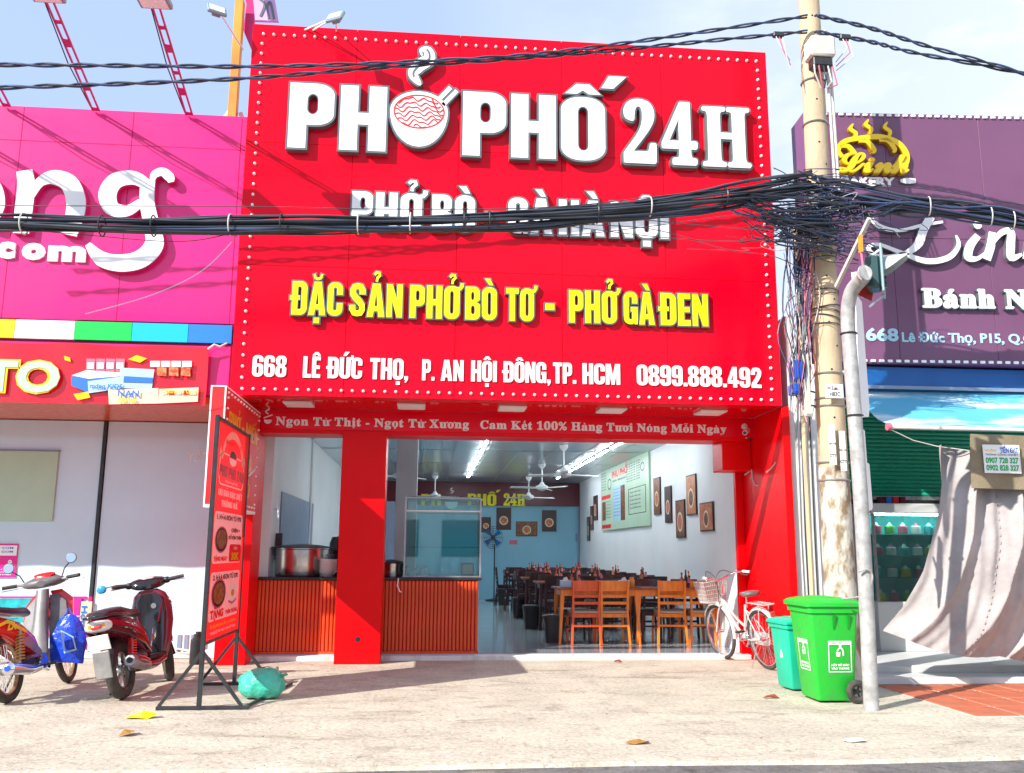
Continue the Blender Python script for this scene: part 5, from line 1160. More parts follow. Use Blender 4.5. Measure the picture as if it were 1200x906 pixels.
def blob(mb, c, a, b, d, seed, amp=.18, n=18, k=12, sag=.5):
    r_ = random.Random(seed); ph = [r_.uniform(0, 6) for _ in range(8)]
    rings = []
    for i in range(1, k):
        t = math.pi*i/k; row = []
        for j in range(n):
            q = 2*math.pi*j/n
            f = 1+amp*(math.sin(3*q+ph[0]+2*t)*.5+math.sin(5*q+ph[1])*math.sin(4*t+ph[2])*.5+.4*math.sin(9*q+ph[3]+5*t))
            z = -math.cos(t); z = max(z, -.72)
            row.append(V(c)+V((a*math.sin(t)*math.cos(q)*f, b*math.sin(t)*math.sin(q)*f, d*z*(1+.3*amp*math.sin(4*q+ph[4])))))
        rings.append(row)
    mb.loft(rings); return mb
c = W(303, 822, Z=0)
t = thing('plastic_bag', 'teal plastic bag of rubbish lying by the banner stand foot', 'bag', (c.x, c.y+.15, 0))
blob(MB(), (c.x, c.y+.15, .12), .20, .15, .145, 4, .16).build('bag', M['tealbag'], t, 70)
MB().add([(c.x+.14, c.y+.1, .2), (c.x+.21, c.y+.08, .23), (c.x+.22, c.y+.16, .20), (c.x+.16, c.y+.18, .17)], [(0, 1, 2, 3)]).build('knot', M['tealbag'], t)
c = W(313, 803, Z=0)
t = thing('concrete_block', 'small pale concrete block behind the teal bag', 'block', (c.x, c.y+.06, 0)); MB().box(c.x-.09, c.x+.08, c.y, c.y+.16, .002, .16, .012).build('block', M['stone'], t)
# litter
def litter(name, px_, py_, m_, pts, label, cat):
    c = W(px_, py_, Z=.004); t = None; vs = [V((c.x+a, c.y+b, .004+z)) for a, b, z in pts]; n_ = len(vs); vs.append(V((c.x, c.y, .012)))
    fs = [(i, (i+1) % n_, n_) for i in range(n_)]; o = MB().add(vs, fs).build(name, M[m_]); tag(o, label, cat); return o
litter('yellow_wrapper', 166, 841, 'yel', [(-.12, -.03, 0), (-.05, -.06, .01), (.06, -.05, 0), (.13, -.01, .03), (.11, .05, .02), (.0, .03, .05), (-.1, .05, .01)], 'crumpled yellow wrapper at the left foot of the banner stand', 'wrapper')
litter('dry_leaf', 150, 861, 'leafy', [(-.05, -.05, 0), (.02, -.07, .02), (.06, 0, .03), (.03, .08, .01), (-.04, .04, .03)], 'brown curled leaf below the yellow wrapper', 'leaf')
litter('dry_leaf', 747, 871, 'leafy', [(-.09, -.02, .01), (-.03, -.04, 0), (.07, -.03, .02), (.09, .01, .0), (.02, .05, .02), (-.05, .04, .01)], 'orange brown leaf at the middle of the pavement edge', 'leaf')
litter('foam_scrap', 1002, 869, 'pale', [(-.09, .02, .01), (-.05, -.03, 0), (.05, -.03, .01), (.09, .0, 0), (.06, .04, .02), (-.03, .04, .015)], 'pale foam scrap on the pavement in front of the green bin', 'scrap')
litter('dry_leaf', 903, 818, 'leafr', [(-.08, -.01, .0), (0, -.03, .02), (.08, -.02, .0), (.05, .03, .03), (-.03, .02, .02)], 'dark red leaf left of the green bin', 'leaf')
litter('dry_leaf', 724, 776, 'leafr', [(-.05, -.01, .0), (0, -.03, .02), (.05, -.02, .0), (.03, .03, .03), (-.03, .02, .02)], 'small dark leaf in front of the shop threshold', 'leaf')

# =================================================================== WHEELIE BINS
def person_emblem(mb, O, u, v, n, s, lift):
    f = lambda pts: [(a*s, b*s) for a, b in pts]
    mb.prism([f(arc(.10, .80, .10, .10, 0, 360, 12)[:-1])], O, u, v, n, lift, lift+.0005)
    mb.prism([f(stroke(spl2([(-.12, .45), (.0, .62), (.16, .66), (.30, .45), (.32, .12)], 4), .10))], O, u, v, n, lift+.0006, lift+.001)
    mb.prism([f([(-.18, .08), (.08, .08), (.11, .38), (-.21, .38)])], O, u, v, n, lift, lift+.0005)
    return mb
def wheelie(x, y, s, body, lidm, label, wheels=True, rz=0, emblem=True):
    t = thing('wheelie_bin', label, 'bin', (x, y, 0), rz, group='wheelie bins on the pavement', local=True)
    H = .86*s; bx0, bx1, by = -.185*s, .165*s, .20*s; tx0, tx1, ty = -.25*s, .225*s, .255*s
    def rect(z, a, b, c_, r=.03): q = stad(a, -c_, b, c_, r*s, r*s, 3); return [V((p[0], p[1], z)) for p in q]
    MB().loft([rect(.02, bx0+.01, bx1-.01, by-.01), rect(.035, bx0, bx1, by), rect(H*.93, tx0+.005, tx1-.01, ty-.008), rect(H*.935, tx0-.012, tx1+.008, ty+.008), rect(H, tx0-.015, tx1+.01, ty+.01)]).build('body', M[body], t, 35)
    lid = MB().loft([rect(H+.002, tx0-.045*s, tx1+.04*s, ty+.03*s, .05), rect(H+.035*s, tx0-.045*s, tx1+.04*s, ty+.03*s, .05), rect(H+.055*s, tx0-.02*s, tx1+.01*s, ty+.0*s, .05), rect(H+.075*s, tx0+.05*s, tx1-.06*s, ty-.07*s, .04)]).build('lid', M[body], t, 35)
    MB().loft([rect(H+.076*s, tx0+.10*s, tx1-.16*s, ty-.12*s, .03), rect(H+.088*s, tx0+.12*s, tx1-.18*s, ty-.14*s, .03)]).build('lid_panel', M[body], lid, 35)
    MB().tube([(tx1+.03*s, -.17*s, H+.01), (tx1+.075*s, -.17*s, H+.03*s), (tx1+.075*s, .17*s, H+.03*s), (tx1+.03*s, .17*s, H+.01)], .014*s, 8).build('handle', M[body], t, 40)
    k = (ty-by)/(H-.035); 
    for dx in (-.02, .12): 
        yb_ = lambda z: -(by+k*(z-.035))
        MB().add([(dx*s-.012, yb_(H*.92)-.001, H*.92), (dx*s+.012, yb_(H*.92)-.001, H*.92), (dx*s+.012, yb_(H*.92)-.022*s, H*.92), (dx*s-.012, yb_(H*.92)-.022*s, H*.92), (dx*s-.008, yb_(H*.76), H*.76), (dx*s+.008, yb_(H*.76), H*.76)], [(0, 1, 2, 3), (3, 2, 5, 4), (0, 3, 4), (1, 5, 2)]).build('rib', M[lidm], t)
    if wheels:
        for sy in (-1, 1):
            c = V((bx1-.0*s, sy*(by+.050*s), .108*s))
            wv = MB().torus(c, .075*s, .03*s, X3, Z3, 24, 8).build('wheel', M['rubber'], t, 40)
            mb = MB().cyl(c-V((0, .012, 0)), c+V((0, .012, 0)), .022*s, n=10)
            for q in range(5): a = q*1.2566; mb.bar(c, c+V((math.cos(a)*.055*s, 0, math.sin(a)*.055*s)), .016*s, .012)
            mb.torus(c, .052*s, .008*s, X3, Z3, 20, 5); mb.build('hub', M['black'], wv, 40)
        MB().cyl((bx1-.0*s, -by-.04*s, .108*s), (bx1-.0*s, by+.04*s, .108*s), .01*s, n=8).build('axle', M['iron'], t, 40)
    # white printed emblem on the side and the front
    zc = H*.47; yc = -(by+k*(zc-.035)); v_ = V((0, -k, 1)).normalized(); n_ = V((0, -1, -k)).normalized()
    O_ = V((.03*s, yc, zc)); fr_ = [(-.11*s, -.13*s), (.11*s, -.13*s), (.11*s, .15*s), (-.11*s, .15*s)]; fi = [(-.102*s, -.122*s), (.102*s, -.122*s), (.102*s, .115*s), (-.102*s, .115*s)]
    mb = MB()
    if emblem: mb.prism([fr_, fi[::-1]], O_, X3, v_, n_, .002, .003)
    person_emblem(mb, O_+V((-.01*s, 0, 0)), X3, v_, n_, .13*s, .002); mb.build('printed_emblem', M['letter'], t)
    if emblem:
        MB().text('GIỮ SẠCH', O_+v_*(.124*s), X3, v_, .016*s, .16*s, n_, .03, 0, 'C', .0035).build('lettering', M[lidm], t)
        MB().text('HÃY BỎ RÁC', O_-v_*(.075*s), X3, v_, .018*s, .17*s, n_, .04, 0, 'C', .002).build('lettering', M['letter'], t)
        MB().text('VÀO THÙNG', O_-v_*(.105*s), X3, v_, .018*s, .17*s, n_, .04, 0, 'C', .002).build('lettering', M['letter'], t)
    k2 = (abs(tx0)-abs(bx0))/(H-.035); xc = -(abs(bx0)+k2*(zc-.035)); v2 = V((-k2, 0, 1)).normalized(); n2 = V((-1, 0, -k2)).normalized(); O2 = V((xc, 0, zc))
    mb = MB()
    if emblem: mb.prism([fr_, fi[::-1]], O2, -Y3, v2, n2, .002, .003); 
    person_emblem(mb, O2, -Y3, v2, n2, .13*s, .002); mb.build('printed_emblem', M['letter'], t)
    if emblem: MB().text('HÃY BỎ RÁC', O2-v2*(.075*s), -Y3, v2, .018*s, .17*s, n2, .04, 0, 'C', .002).build('lettering', M['letter'], t); MB().text('VÀO THÙNG', O2-v2*(.105*s), -Y3, v2, .018*s, .17*s, n2, .04, 0, 'C', .002).build('lettering', M['letter'], t)
    return t
wheelie(3.60, 8.20, .96, 'green', 'greend', 'large bright green wheelie bin with white print, beside the galvanised pipe')
wheelie(3.57, 8.82, .72, 'teal', 'teal', 'smaller teal wheelie bin half hidden behind the green one', True, .1, False)

# =================================================================== RIGHT NEIGHBOUR (bakery)
th = R(-3.3); uS = V((math.cos(th), math.sin(th), 0)); nS = V((uS.y, -uS.x, 0))
def WP(px_, py_, O, n):
    d = cF*FPX+cR*(px_-600)-cU*(py_-453); t_ = (V(O)-EYE).dot(n)/d.dot(n); return EYE+d*t_
OL = V((4.46, 9.98, 0)); 
def ls(px_, py_): p = WP(px_, py_, OL, nS)-OL; return p.dot(uS), p.z
bk = thing('bakery_shop', 'white and green fronted bakery with blue awning right of the restaurant', 'building', (6.5, 11, 0))
MB().box(4.11, 4.74, 10.03, 11.2, 0, 3.47).build('pier', M['wallw'], bk); MB().box(4.13, 4.43, 10.06, 10.6, 3.475, 4.05).build('pier_top', M['wallo'], bk)
MB().box(4.745, 5.03, 11.2, 11.3, 0, 3.4).build('wall', M['wallw'], bk)
MB().box(5.03, 11, 11.25, 15, 0, 3.3).build('wall', M['wallo'], bk); MB().box(7, 11, 10.55, 15, 3.48, 6.2).build('upper_wall', M['wallo'], bk)
MB().box(5.03, 11, 10.45, 11.25, 3.3, 3.45).build('soffit', M['navy'], bk)
sh = thing('roller_shutter', 'half open green roller shutter above the cake cabinet', 'shutter', (6.5, 11.2, 2.0))
for k in range(24):
    z = 2.02+.053*k
    if k == 0: f0 = MB().loft([[V((x, 11.20-.014*math.sin(math.pi*q/4), z+.05*q/4)) for q in range(5)]+[V((x, 11.215, z+.05)), V((x, 11.215, z))] for x in (5.03, 9.5)]).build('slat', M['shut'], sh, 50)
    else: o = f0.copy(); COL.objects.link(o); o.parent = sh; o.location = (0, 0, .053*k)
MB().box(5.03, 9.5, 11.19, 11.23, 1.96, 2.018).build('bottom_bar', M['alu'], sh)
# platform, tiles
MB().box(4.3, 11, 9.42, 11.24, .0, .14, .01).build('platform', M['plinth'], bk)
MB().box(4.3, 11, 9.05, 9.415, .0, .07, .01).build('step', M['plinth'], bk)
g = MB().box(4.42, 9.9, 7.28, 9.045, -.01, .004); struct(g.build('tile_bed', M['grout']))
f0 = None
tl = thing('terracotta_paving', 'terracotta tiles with pale joints in front of the bakery step', 'paving', (4.2, 7.3, 0)); tl['kind'] = 'structure'
for i in range(13):
    for j in range(4):
        x = 4.44+.41*i; y = 7.31+.43*j
        if f0 is None: f0 = MB().box(x, x+.375, y, y+.395, .001, .012, .003).build('tile', M['terracotta'], tl); o = f0
        else: o = f0.copy(); COL.objects.link(o); o.parent = tl; o.location = (.41*i, .43*j, rw.uniform(-.001, .001))
# cake cabinet
a, b = W(1010, 592, Y=11.0), W(1170, 592, Y=11.0)
cc = thing('cake_cabinet', 'glass cake cabinet with lit shelves under the green shutter', 'display cabinet', (5.9, 10.9, .14))
cx0, cx1, cy0, cy1 = a.x, b.x, 10.75, 11.15
MB().box(cx0, cx1, cy0, cy1, .141, .72, .006).build('base', M['plinth'], cc); MB().box(cx0-.02, cx1+.02, cy0-.03, cy1, 1.78, 1.90, .01).build('top', M['plinth'], cc)
MB().box(cx0, cx1, cy1-.02, cy1, .721, 1.779).build('back_panel', M['caket'], cc)
for x in (cx0, cx1-.03): MB().box(x, x+.03, cy0, cy0+.03, .721, 1.779).build('frame_post', M['alu'], cc)
for z in (1.0, 1.26, 1.52): MB().box(cx0+.01, cx1-.01, cy0+.03, cy1-.03, z, z+.012).build('shelf', M['glasst'], cc)
MB().box(cx0+.03, cx1-.03, cy0, cy0+.005, .73, 1.77).build('glass_front', M['glasst'], cc)
MB().box(cx0+.04, cx1-.04, cy0+.04, cy0+.06, 1.755, 1.775).build('light_tube', M['led2'], cc)
MB().box(5.2, 6.6, 11.0, 11.2, 1.905, 1.96).build('dark_strip', M['black'], cc)
k = 0; cols_ = ['cakey', 'cakes', 'cakep', 'caket', 'cakeg', 'cakes', 'cakep']; nm = dict(cakey='yellow', cakes='white', cakep='pink', caket='teal', cakeg='green')
for r_, z in enumerate((.722, 1.013, 1.273, 1.533)):
    for i in range(6):
        x = cx0+.12+.17*i; m_ = cols_[(i*2+r_*3) % 7]; k += 1
        t = thing('boxed_cake', '%s iced cake in the glass cabinet, %s shelf, place %s from the left' % (nm[m_], ['bottom', 'second', 'third', 'top'][r_], ['one', 'two', 'three', 'four', 'five', 'six'][i]), 'cake', (x, cy0+.15, z), group='cakes in the glass cabinet')
        MB().lathe([(.055, .001), (.06, .01), (.06, .09), (.045, .10)], (x, cy0+.15, z), 14).build('cake', M[m_], t, 40)
        MB().lathe([(.03, .101), (.02, .125), (.004, .14)], (x, cy0+.15, z), 8).build('topping', M['cakes' if m_ != 'cakes' else 'cakep'], t, 40)
t = thing('till_items', 'dark red cartons standing above the cake cabinet', 'cartons', (5.75, 11.1, 1.905))
for i in range(4): MB().box(5.58+.09*i, 5.65+.09*i, 10.9, 10.98, 1.904, 1.99).build('carton', M[['dkred', 'bluep', 'redflat', 'dkred'][i]], t)
# bakery signboard
bsg = thing('bakery_signboard', 'purple bakery signboard with gold loaf emblem and silver script letters', 'signboard', tuple(OL+V((0, 0, 3.49))))
sx0 = ls(942, 131)[0]; st = ls(942, 131)[1]; zb_ = ls(1100, 427)[1]; SW = 4.6
seams = [0, ls(1043, 250)[0], ls(1155, 250)[0], ls(1155, 250)[0]*2-ls(1043, 250)[0], SW]
def sbox(mbb, x0, x1, d0, d1, z0, z1, bev=0):
    m = Matrix(((uS.x, -nS.x, 0, OL.x), (uS.y, -nS.y, 0, OL.y), (0, 0, 1, 0), (0, 0, 0, 1))); return mbb.box(x0, x1, d0, d1, z0, z1, bev, m)
for i in range(4):
    for (z0, z1) in ((zb_, 5.02), (5.024, st)): sbox(MB(), seams[i]+.002, seams[i+1]-.002, 0, .02, z0, z1, .002).build('panel', M['purple'], bsg)
sbox(MB(), 0.0, SW, .021, .45, zb_+.004, st-.004).build('signboard_box', M['purpled'], bsg)
fb = None
m0 = Matrix(((uS.x, -nS.x, 0, 0), (uS.y, -nS.y, 0, 0), (0, 0, 1, 0), (0, 0, 0, 1)))
bl = [(.06+.10*i, st-.03) for i in range(45)]+[(.06+.10*i, zb_+.03) for i in range(45)]
bl += [(.04, zb_+.12+.11*i) for i in range(27)]
for (x, z) in bl:
    if fb is None: fb = MB().box(-.03, .03, -.022, -.001, -.016, .016, .006, m0).build('bulb', M['bulb'], None); fb.parent = bsg; o = fb
    else: o = fb.copy(); COL.objects.link(o); o.parent = bsg
    o.location = OL+uS*x+V((0, 0, z))-V(bsg.location)
def sstroke(pts, ws, m_, side, d=.06, name='letter', n_=6):
    q = [ls(*p) for p in pts]; q = spl2(q, n_); k = len(q)
    if not isinstance(ws, (list, tuple)): ws = [ws]*len(pts)
    wv = [ws[min(int(i/n_), len(ws)-1)]+(ws[min(int(i/n_)+1, len(ws)-1)]-ws[min(int(i/n_), len(ws)-1)])*((i % n_)/n_) for i in range(k)]
    o = MB().prism([stroke(q, wv)], OL, uS, Z3, nS, d-.01, d).build(name, M[m_], bsg)
    MB().prism([stroke(q, [w_+.008 for w_ in wv])], OL, uS, Z3, nS, 0, d-.011).build('letter_side', M[side], o)
g_ = 'gold'; gs = 'golds'
sstroke([(985, 186), (980, 178), (988, 168), (1008, 164), (1030, 163), (1050, 170), (1060, 184), (1057, 197), (1046, 203)], [.05, .06, .06, .06, .07, .07, .07, .07, .04], g_, gs, name='loaf_outline')
for (x, y) in ((1012, 166), (1036, 165), (990, 172)): sstroke([(x-8, y+2), (x+2, y+2), (x+10, y+12), (x+8, y+16)], [.03, .06, .06, .02], g_, gs, name='loaf_cut')
for (x, y) in ((998, 147), (1016, 142), (1038, 145)): sstroke([(x, y), (x-3, y+6), (x+3, y+11), (x+2, y+17)], [.01, .05, .05, .03], g_, gs, .05, 'steam')
def script(body, a, b, hh, m_, side, r=.012, ext=.05, srf=True):
    (x0, z0), (x1, _) = ls(*a), ls(*b); kw = dict(script=srf, O=OL, u=uS, v=Z3, n=nS, gap=.10)
    bold_line(MB(), body, x0, x1, z0, hh, 0, r, 8, ext-.008, ext+.012, **kw).build('lettering', M[m_], bsg)
    if side: bold_line(MB(), body, x0, x1, z0, hh, 0, r+.008, 8, 0, ext, **kw).build('lettering_side', M[side], bsg)
script('Linh', (980, 204), (1056, 204), .27, g_, gs, .010, .07)
mb = MB(); x0, z0 = ls(986, 217); mb.text('BAKERY', OL+uS*x0+Z3*z0, uS, Z3, .105, .66, nS, .05, .02); mb.build('lettering', M['letter'], bsg)
sstroke([(1054, 213), (1060, 213), (1066, 213), (1072, 213)], [.03, .07, .07, .05], 'letter', 'rim', .03, 'rolling_pin')
# big script word
S_ = 'letter'; sd = 'rim'
sstroke([(1019, 259), (1030, 268), (1052, 272), (1078, 266), (1102, 262)], [.05, .06, .04, .04, .03], S_, sd, .06)
sstroke([(1088, 256), (1079, 272), (1073, 288), (1058, 299), (1034, 303), (1018, 298), (1016, 291), (1028, 289), (1050, 297), (1082, 308), (1108, 304), (1120, 290), (1117, 278)], [.10, .10, .10, .06, .04, .05, .05, .04, .05, .07, .07, .05, .02], S_, sd, .07)
sstroke([(1143, 278), (1134, 290), (1132, 303), (1142, 305), (1152, 298)], [.08, .1, .1, .05, .03], S_, sd, .06); sstroke([(1139, 262), (1143, 266), (1146, 264)], [.04, .1, .04], S_, sd, .06, 'letter_dot')
sstroke([(1160, 274), (1158, 290), (1153, 306)], [.08, .1, .1], S_, sd, .06); sstroke([(1158, 290), (1170, 275), (1181, 274), (1181, 290), (1182, 304), (1194, 300)], [.03, .07, .09, .1, .09, .03], S_, sd, .065)
sstroke([(1216, 250), (1206, 280), (1200, 306)], [.08, .1, .1], S_, sd, .06); sstroke([(1204, 292), (1218, 275), (1230, 276), (1230, 304)], [.03, .07, .09, .09], S_, sd, .065)
script('Bánh Ngọt', (1080, 361), (1252, 363), .225, 'letter', 'rim', .011, .05, srf=False)
mb = MB(); x0, z0 = ls(1015, 399); x1, _ = ls(1053, 399); mb.text('668', OL+uS*x0+Z3*z0, uS, Z3, .15, x1-x0, nS, .035, .012); mb.build('lettering', M['skyp'], bsg)
mb = MB(); x0, z0 = ls(1057, 400); x1, _ = ls(1222, 402); mb.text('Lê Đức Thọ, P15, Q.GV', OL+uS*x0+Z3*(z0-.005), uS, Z3, .115, x1-x0, nS, .025, .012); mb.build('lettering', M['skyp'], bsg)
# awning
aw = thing('blue_awning', 'sun bleached blue awning with white streaks over the bakery front', 'awning', (6.5, 9.6, 3))
MB().box(4.98, 9.5, 10.0, 10.28, 3.21, 3.455, .004).build('headbox', M['navy'], aw)
MB().box(4.98, 9.5, 9.985, 9.999, 3.19, 3.23).build('headbox_lip', M['sheet'], aw)
gv = []; gf = []; nX, nZ = 60, 10; A0, A1, B0, B1 = V((4.98, 10.1, 3.17)), V((9.5, 9.95, 3.17)), V((4.80, 9.0, 2.60)), V((9.5, 8.9, 2.55))
for j in range(nZ+1):
    for i in range(nX+1):
        a_, b_ = i/nX, j/nZ; p = A0.lerp(A1, a_).lerp(B0.lerp(B1, a_), b_); p.z += .03*math.sin(a_*38+b_*2)*b_*.6-.10*math.sin(math.pi*b_); gv.append(tuple(p))
for j in range(nZ):
    for i in range(nX): q = j*(nX+1)+i; gf.append((q, q+1, q+nX+2, q+nX+1))
n0 = len(gv); gv += [(x, y, z+.004) for x, y, z in gv]; gf += [tuple(n0+q for q in f)[::-1] for f in list(gf)]
MB().add(gv, gf).build('fabric', M['awn'], aw, 60)
MB().tube([B0+V((-.04, 0, 0)), B1], .022, 10).build('front_bar', M['letter'], aw, 40); MB().cyl(B0+V((-.06, 0, 0)), B0+V((-.02, 0, 0)), .04, n=12).build('bar_end', M['cakep'], aw, 40)
# tarpaulin curtain
cu = thing('tarpaulin_curtain', 'beige tarpaulin curtain hanging from the awning and blown towards the left', 'curtain', (5.8, 9.1, .5))
Lb = [(1098, 522), (1093, 565), (1084, 615), (1068, 668), (1048, 710), (1028, 738)]
Rb = [(1330, 560), (1330, 620), (1330, 680), (1325, 730), (1320, 770), (1310, 800)]
gv = []; gf = []; nX, nZ = 190, 60
def lerpl(L_, t_): t_ *= len(L_)-1; i = min(int(t_), len(L_)-2); f = t_-i; return (L_[i][0]+(L_[i+1][0]-L_[i][0])*f, L_[i][1]+(L_[i+1][1]-L_[i][1])*f)
for j in range(nZ+1):
    t_ = j/nZ; l, r_ = lerpl(Lb, t_), lerpl(Rb, t_)
    for i in range(nX+1):
        s_ = i/nX; x = l[0]+(r_[0]-l[0])*s_; y = l[1]+(r_[1]-l[1])*s_+10*math.sin(math.pi*min(1, s_*2.2))*t_**2
        Yc = 9.1-.15*t_-.32*math.sin(t_*math.pi)*.5-.25*t_*math.sin(min(1, s_*2)*math.pi)
        Yc += (.085*(1-t_*.5)*(abs(math.sin(s_*17+1.6*t_*t_+.6*math.sin(s_*9)))**.7*2-1)+.020*math.sin(s_*61+5*t_)*(1-t_*.7)+.007*math.sin(s_*120+9*t_+3*math.sin(t_*6))+.010*math.sin(t_*17+s_*15))
        p = W(x, y, Y=9.1); gv.append((p.x, Yc, max(.12, p.z)))
for j in range(nZ):
    for i in range(nX): q = j*(nX+1)+i; gf.append((q, q+1, q+nX+2, q+nX+1))
base = list(gv); n0 = len(gv); gv = gv+[(x, y+.004, z) for x, y, z in gv]; gf += [tuple(n0+q for q in f)[::-1] for f in list(gf)]
MB().add(gv, gf).build('fabric', M['tarp'], cu, 180)
for col_i in (54, 112): 
    pts = [V(base[j*(nX+1)+col_i-int(4*(j/nZ)**2)])+V((0, -.006, 0)) for j in range(6, nZ+1)]
    k0 = 0
    for k in range(0, len(pts)-1, 2): MB().bar(pts[k], pts[k].lerp(pts[k+1], .7), .012, .004).build('seam_stitch', M['stitch'], cu)
hd = thing('canvas_header', 'brown canvas flap carrying a phone number sheet at the curtain top', 'canvas', tuple(W(1133, 507, Y=8.88)))
p0, p1 = W(1133, 507, Y=8.9), W(1320, 576, Y=8.9)
gv = []; gf = []
for j in range(5):
    for i in range(31): s_ = i/30; z = p0.z-.02-(.56*j/4)-.03*s_; gv.append((p0.x-.01*j+(p1.x-p0.x)*s_, 8.84+.012*math.sin(s_*19+j), z))
for j in range(4):
    for i in range(30): q = j*31+i; gf.append((q, q+1, q+32, q+31))
n0 = len(gv); gv += [(x, y+.006, z) for x, y, z in gv]; gf += [tuple(n0+q for q in f)[::-1] for f in list(gf)]
MB().add(gv, gf).build('flap', M['tarph'], hd, 60)
pz = thing('phone_number_sheet', 'white sheet with green phone numbers taped on the brown canvas', 'poster', tuple(W(1150, 520, Y=8.82)))
a, b = W(1151, 521, Y=8.82), W(1197, 555, Y=8.82)
MB().box(a.x, b.x, 8.816, 8.820, b.z, a.z).build('sheet', M['letter'], pz)
ww, hh = b.x-a.x, a.z-b.z; O, u, v, n = V((a.x, 8.816, b.z)), X3, Z3, -Y3
tx('TIẾN ĐẠT', ww*.46, hh*.72, hh*.19, 'bluep', ww*.50, .04, .001, par=pz); tx('0907 728 327', ww*.05, hh*.36, hh*.19, 'txtg', ww*.90, .05, .001, par=pz); tx('0902 828 327', ww*.05, hh*.10, hh*.19, 'txtg', ww*.90, .05, .001, par=pz); tx('THÔNG CỐNG NGHẸT', ww*.05, hh*.62, hh*.06, 'txt', ww*.9, .02, .001, par=pz); tx('NHẬN', ww*.05, hh*.76, hh*.08, 'gold', ww*.3, .02, .001, par=pz)
t = tag(MB().tube([W(1045, 504, Y=9.0), W(1070, 516, Y=9.05), W(1098, 523, Y=9.1), W(1135, 528, Y=9.0)], .006, 5).build('curtain_rope', M['cablew'], None, 40), 'thin rope from the awning bar to the curtain corner', 'rope')

# =================================================================== POLES
YPO = 8.9
pl = thing('concrete_pole', 'tall tapered concrete utility pole crowded with cables beside the red billboard', 'utility pole', (4.06, YPO, 0))
pc = lambda z: V((4.08+.004*z, YPO, z)); prd = lambda z: .158-.0062*z
def seg(z0, z1, m_, name, n=28, extra=0):
    k = max(2, int((z1-z0)/.5)); return MB().tube([pc(z0+(z1-z0)*i/k) for i in range(k+1)], [prd(z0+(z1-z0)*i/k)+extra for i in range(k+1)], n).build(name, M[m_], pl, 60)
seg(0.0, 2.15, 'polep', 'painted_foot', extra=.004); seg(2.14, 8.9, 'pole', 'shaft')
for k in range(26):
    z = 2.4+.25*k; a = -1.75 if k % 2 else -1.2; p = pc(z)+V((math.cos(a), math.sin(a), 0))*(prd(z)-.003); MB().cyl(p, p+V((math.cos(a), math.sin(a), 0))*.0045, .011, n=8).build('bolt_hole', M['black'], pl)
for z in (2.02, 2.20, 2.78, 2.86, 3.12, 5.9, 6.4): MB().torus(pc(z), prd(z)+.008, .010, X3, Y3, 28, 5).build('steel_band', M['alu'], pl, 60)
for (dx, z0, z1, m_) in ((.15, 4.9, 7.0, 'cablew'), (.19, 5.0, 6.6, 'boxp')): MB().tube([pc(z0)+V((dx, -.08, 0)), pc((z0+z1)/2)+V((dx-.01, -.08, 0)), pc(z1)+V((dx-.02, -.08, 0))], .016, 6).build('pole_conduit', M[m_], pl, 40)
def plate_on(px0, py0, px1, py1, Y, m_, name, label, cat, d=.02):
    a, b = W(px0, py0, Y=Y), W(px1, py1, Y=Y); t = thing(name, label, cat, ((a.x+b.x)/2, Y, b.z)); MB().box(a.x, b.x, Y, Y+d, b.z, a.z, .006).build('plate', M[m_], t); return t, a, b
t, a, b = plate_on(967, 450, 989, 467, 8.70, 'letter', 'pole_number_plate', 'small white number plate strapped to the concrete pole', 'plate', .01)
tx('H Leu', (b.x-a.x)*.12, (a.z-b.z)*.58, .045, 'txt', (b.x-a.x)*.6, .03, .001, par=t, O=V((a.x, 8.70, b.z)), u=X3, v=Z3, n=-Y3); tx('H83C', (b.x-a.x)*.22, (a.z-b.z)*.15, .045, 'txt', (b.x-a.x)*.6, .03, .001, par=t, O=V((a.x, 8.70, b.z)), u=X3, v=Z3, n=-Y3)
for (q, l) in (((970, 497, 981, 545), 'narrow torn white flyer on the concrete pole'), ((983, 505, 993, 552), 'second torn white flyer on the concrete pole, right side')):
    t, a, b = plate_on(*q, 8.705, 'plate', 'flyer', l, 'flyer', .006); tx('liên hệ', (a.x+b.x)/2, (a.z+b.z)/2, .02, 'txt', .07, .02, .001, par=t, align='C', O=V((0, 8.705, 0)), u=X3, v=Z3, n=-Y3)
    tx('CTY', (a.x+b.x)/2, b.z+.08, .03, 'txt', .07, .03, .001, par=t, align='C', O=V((0, 8.705, 0)), u=X3, v=Z3, n=-Y3)
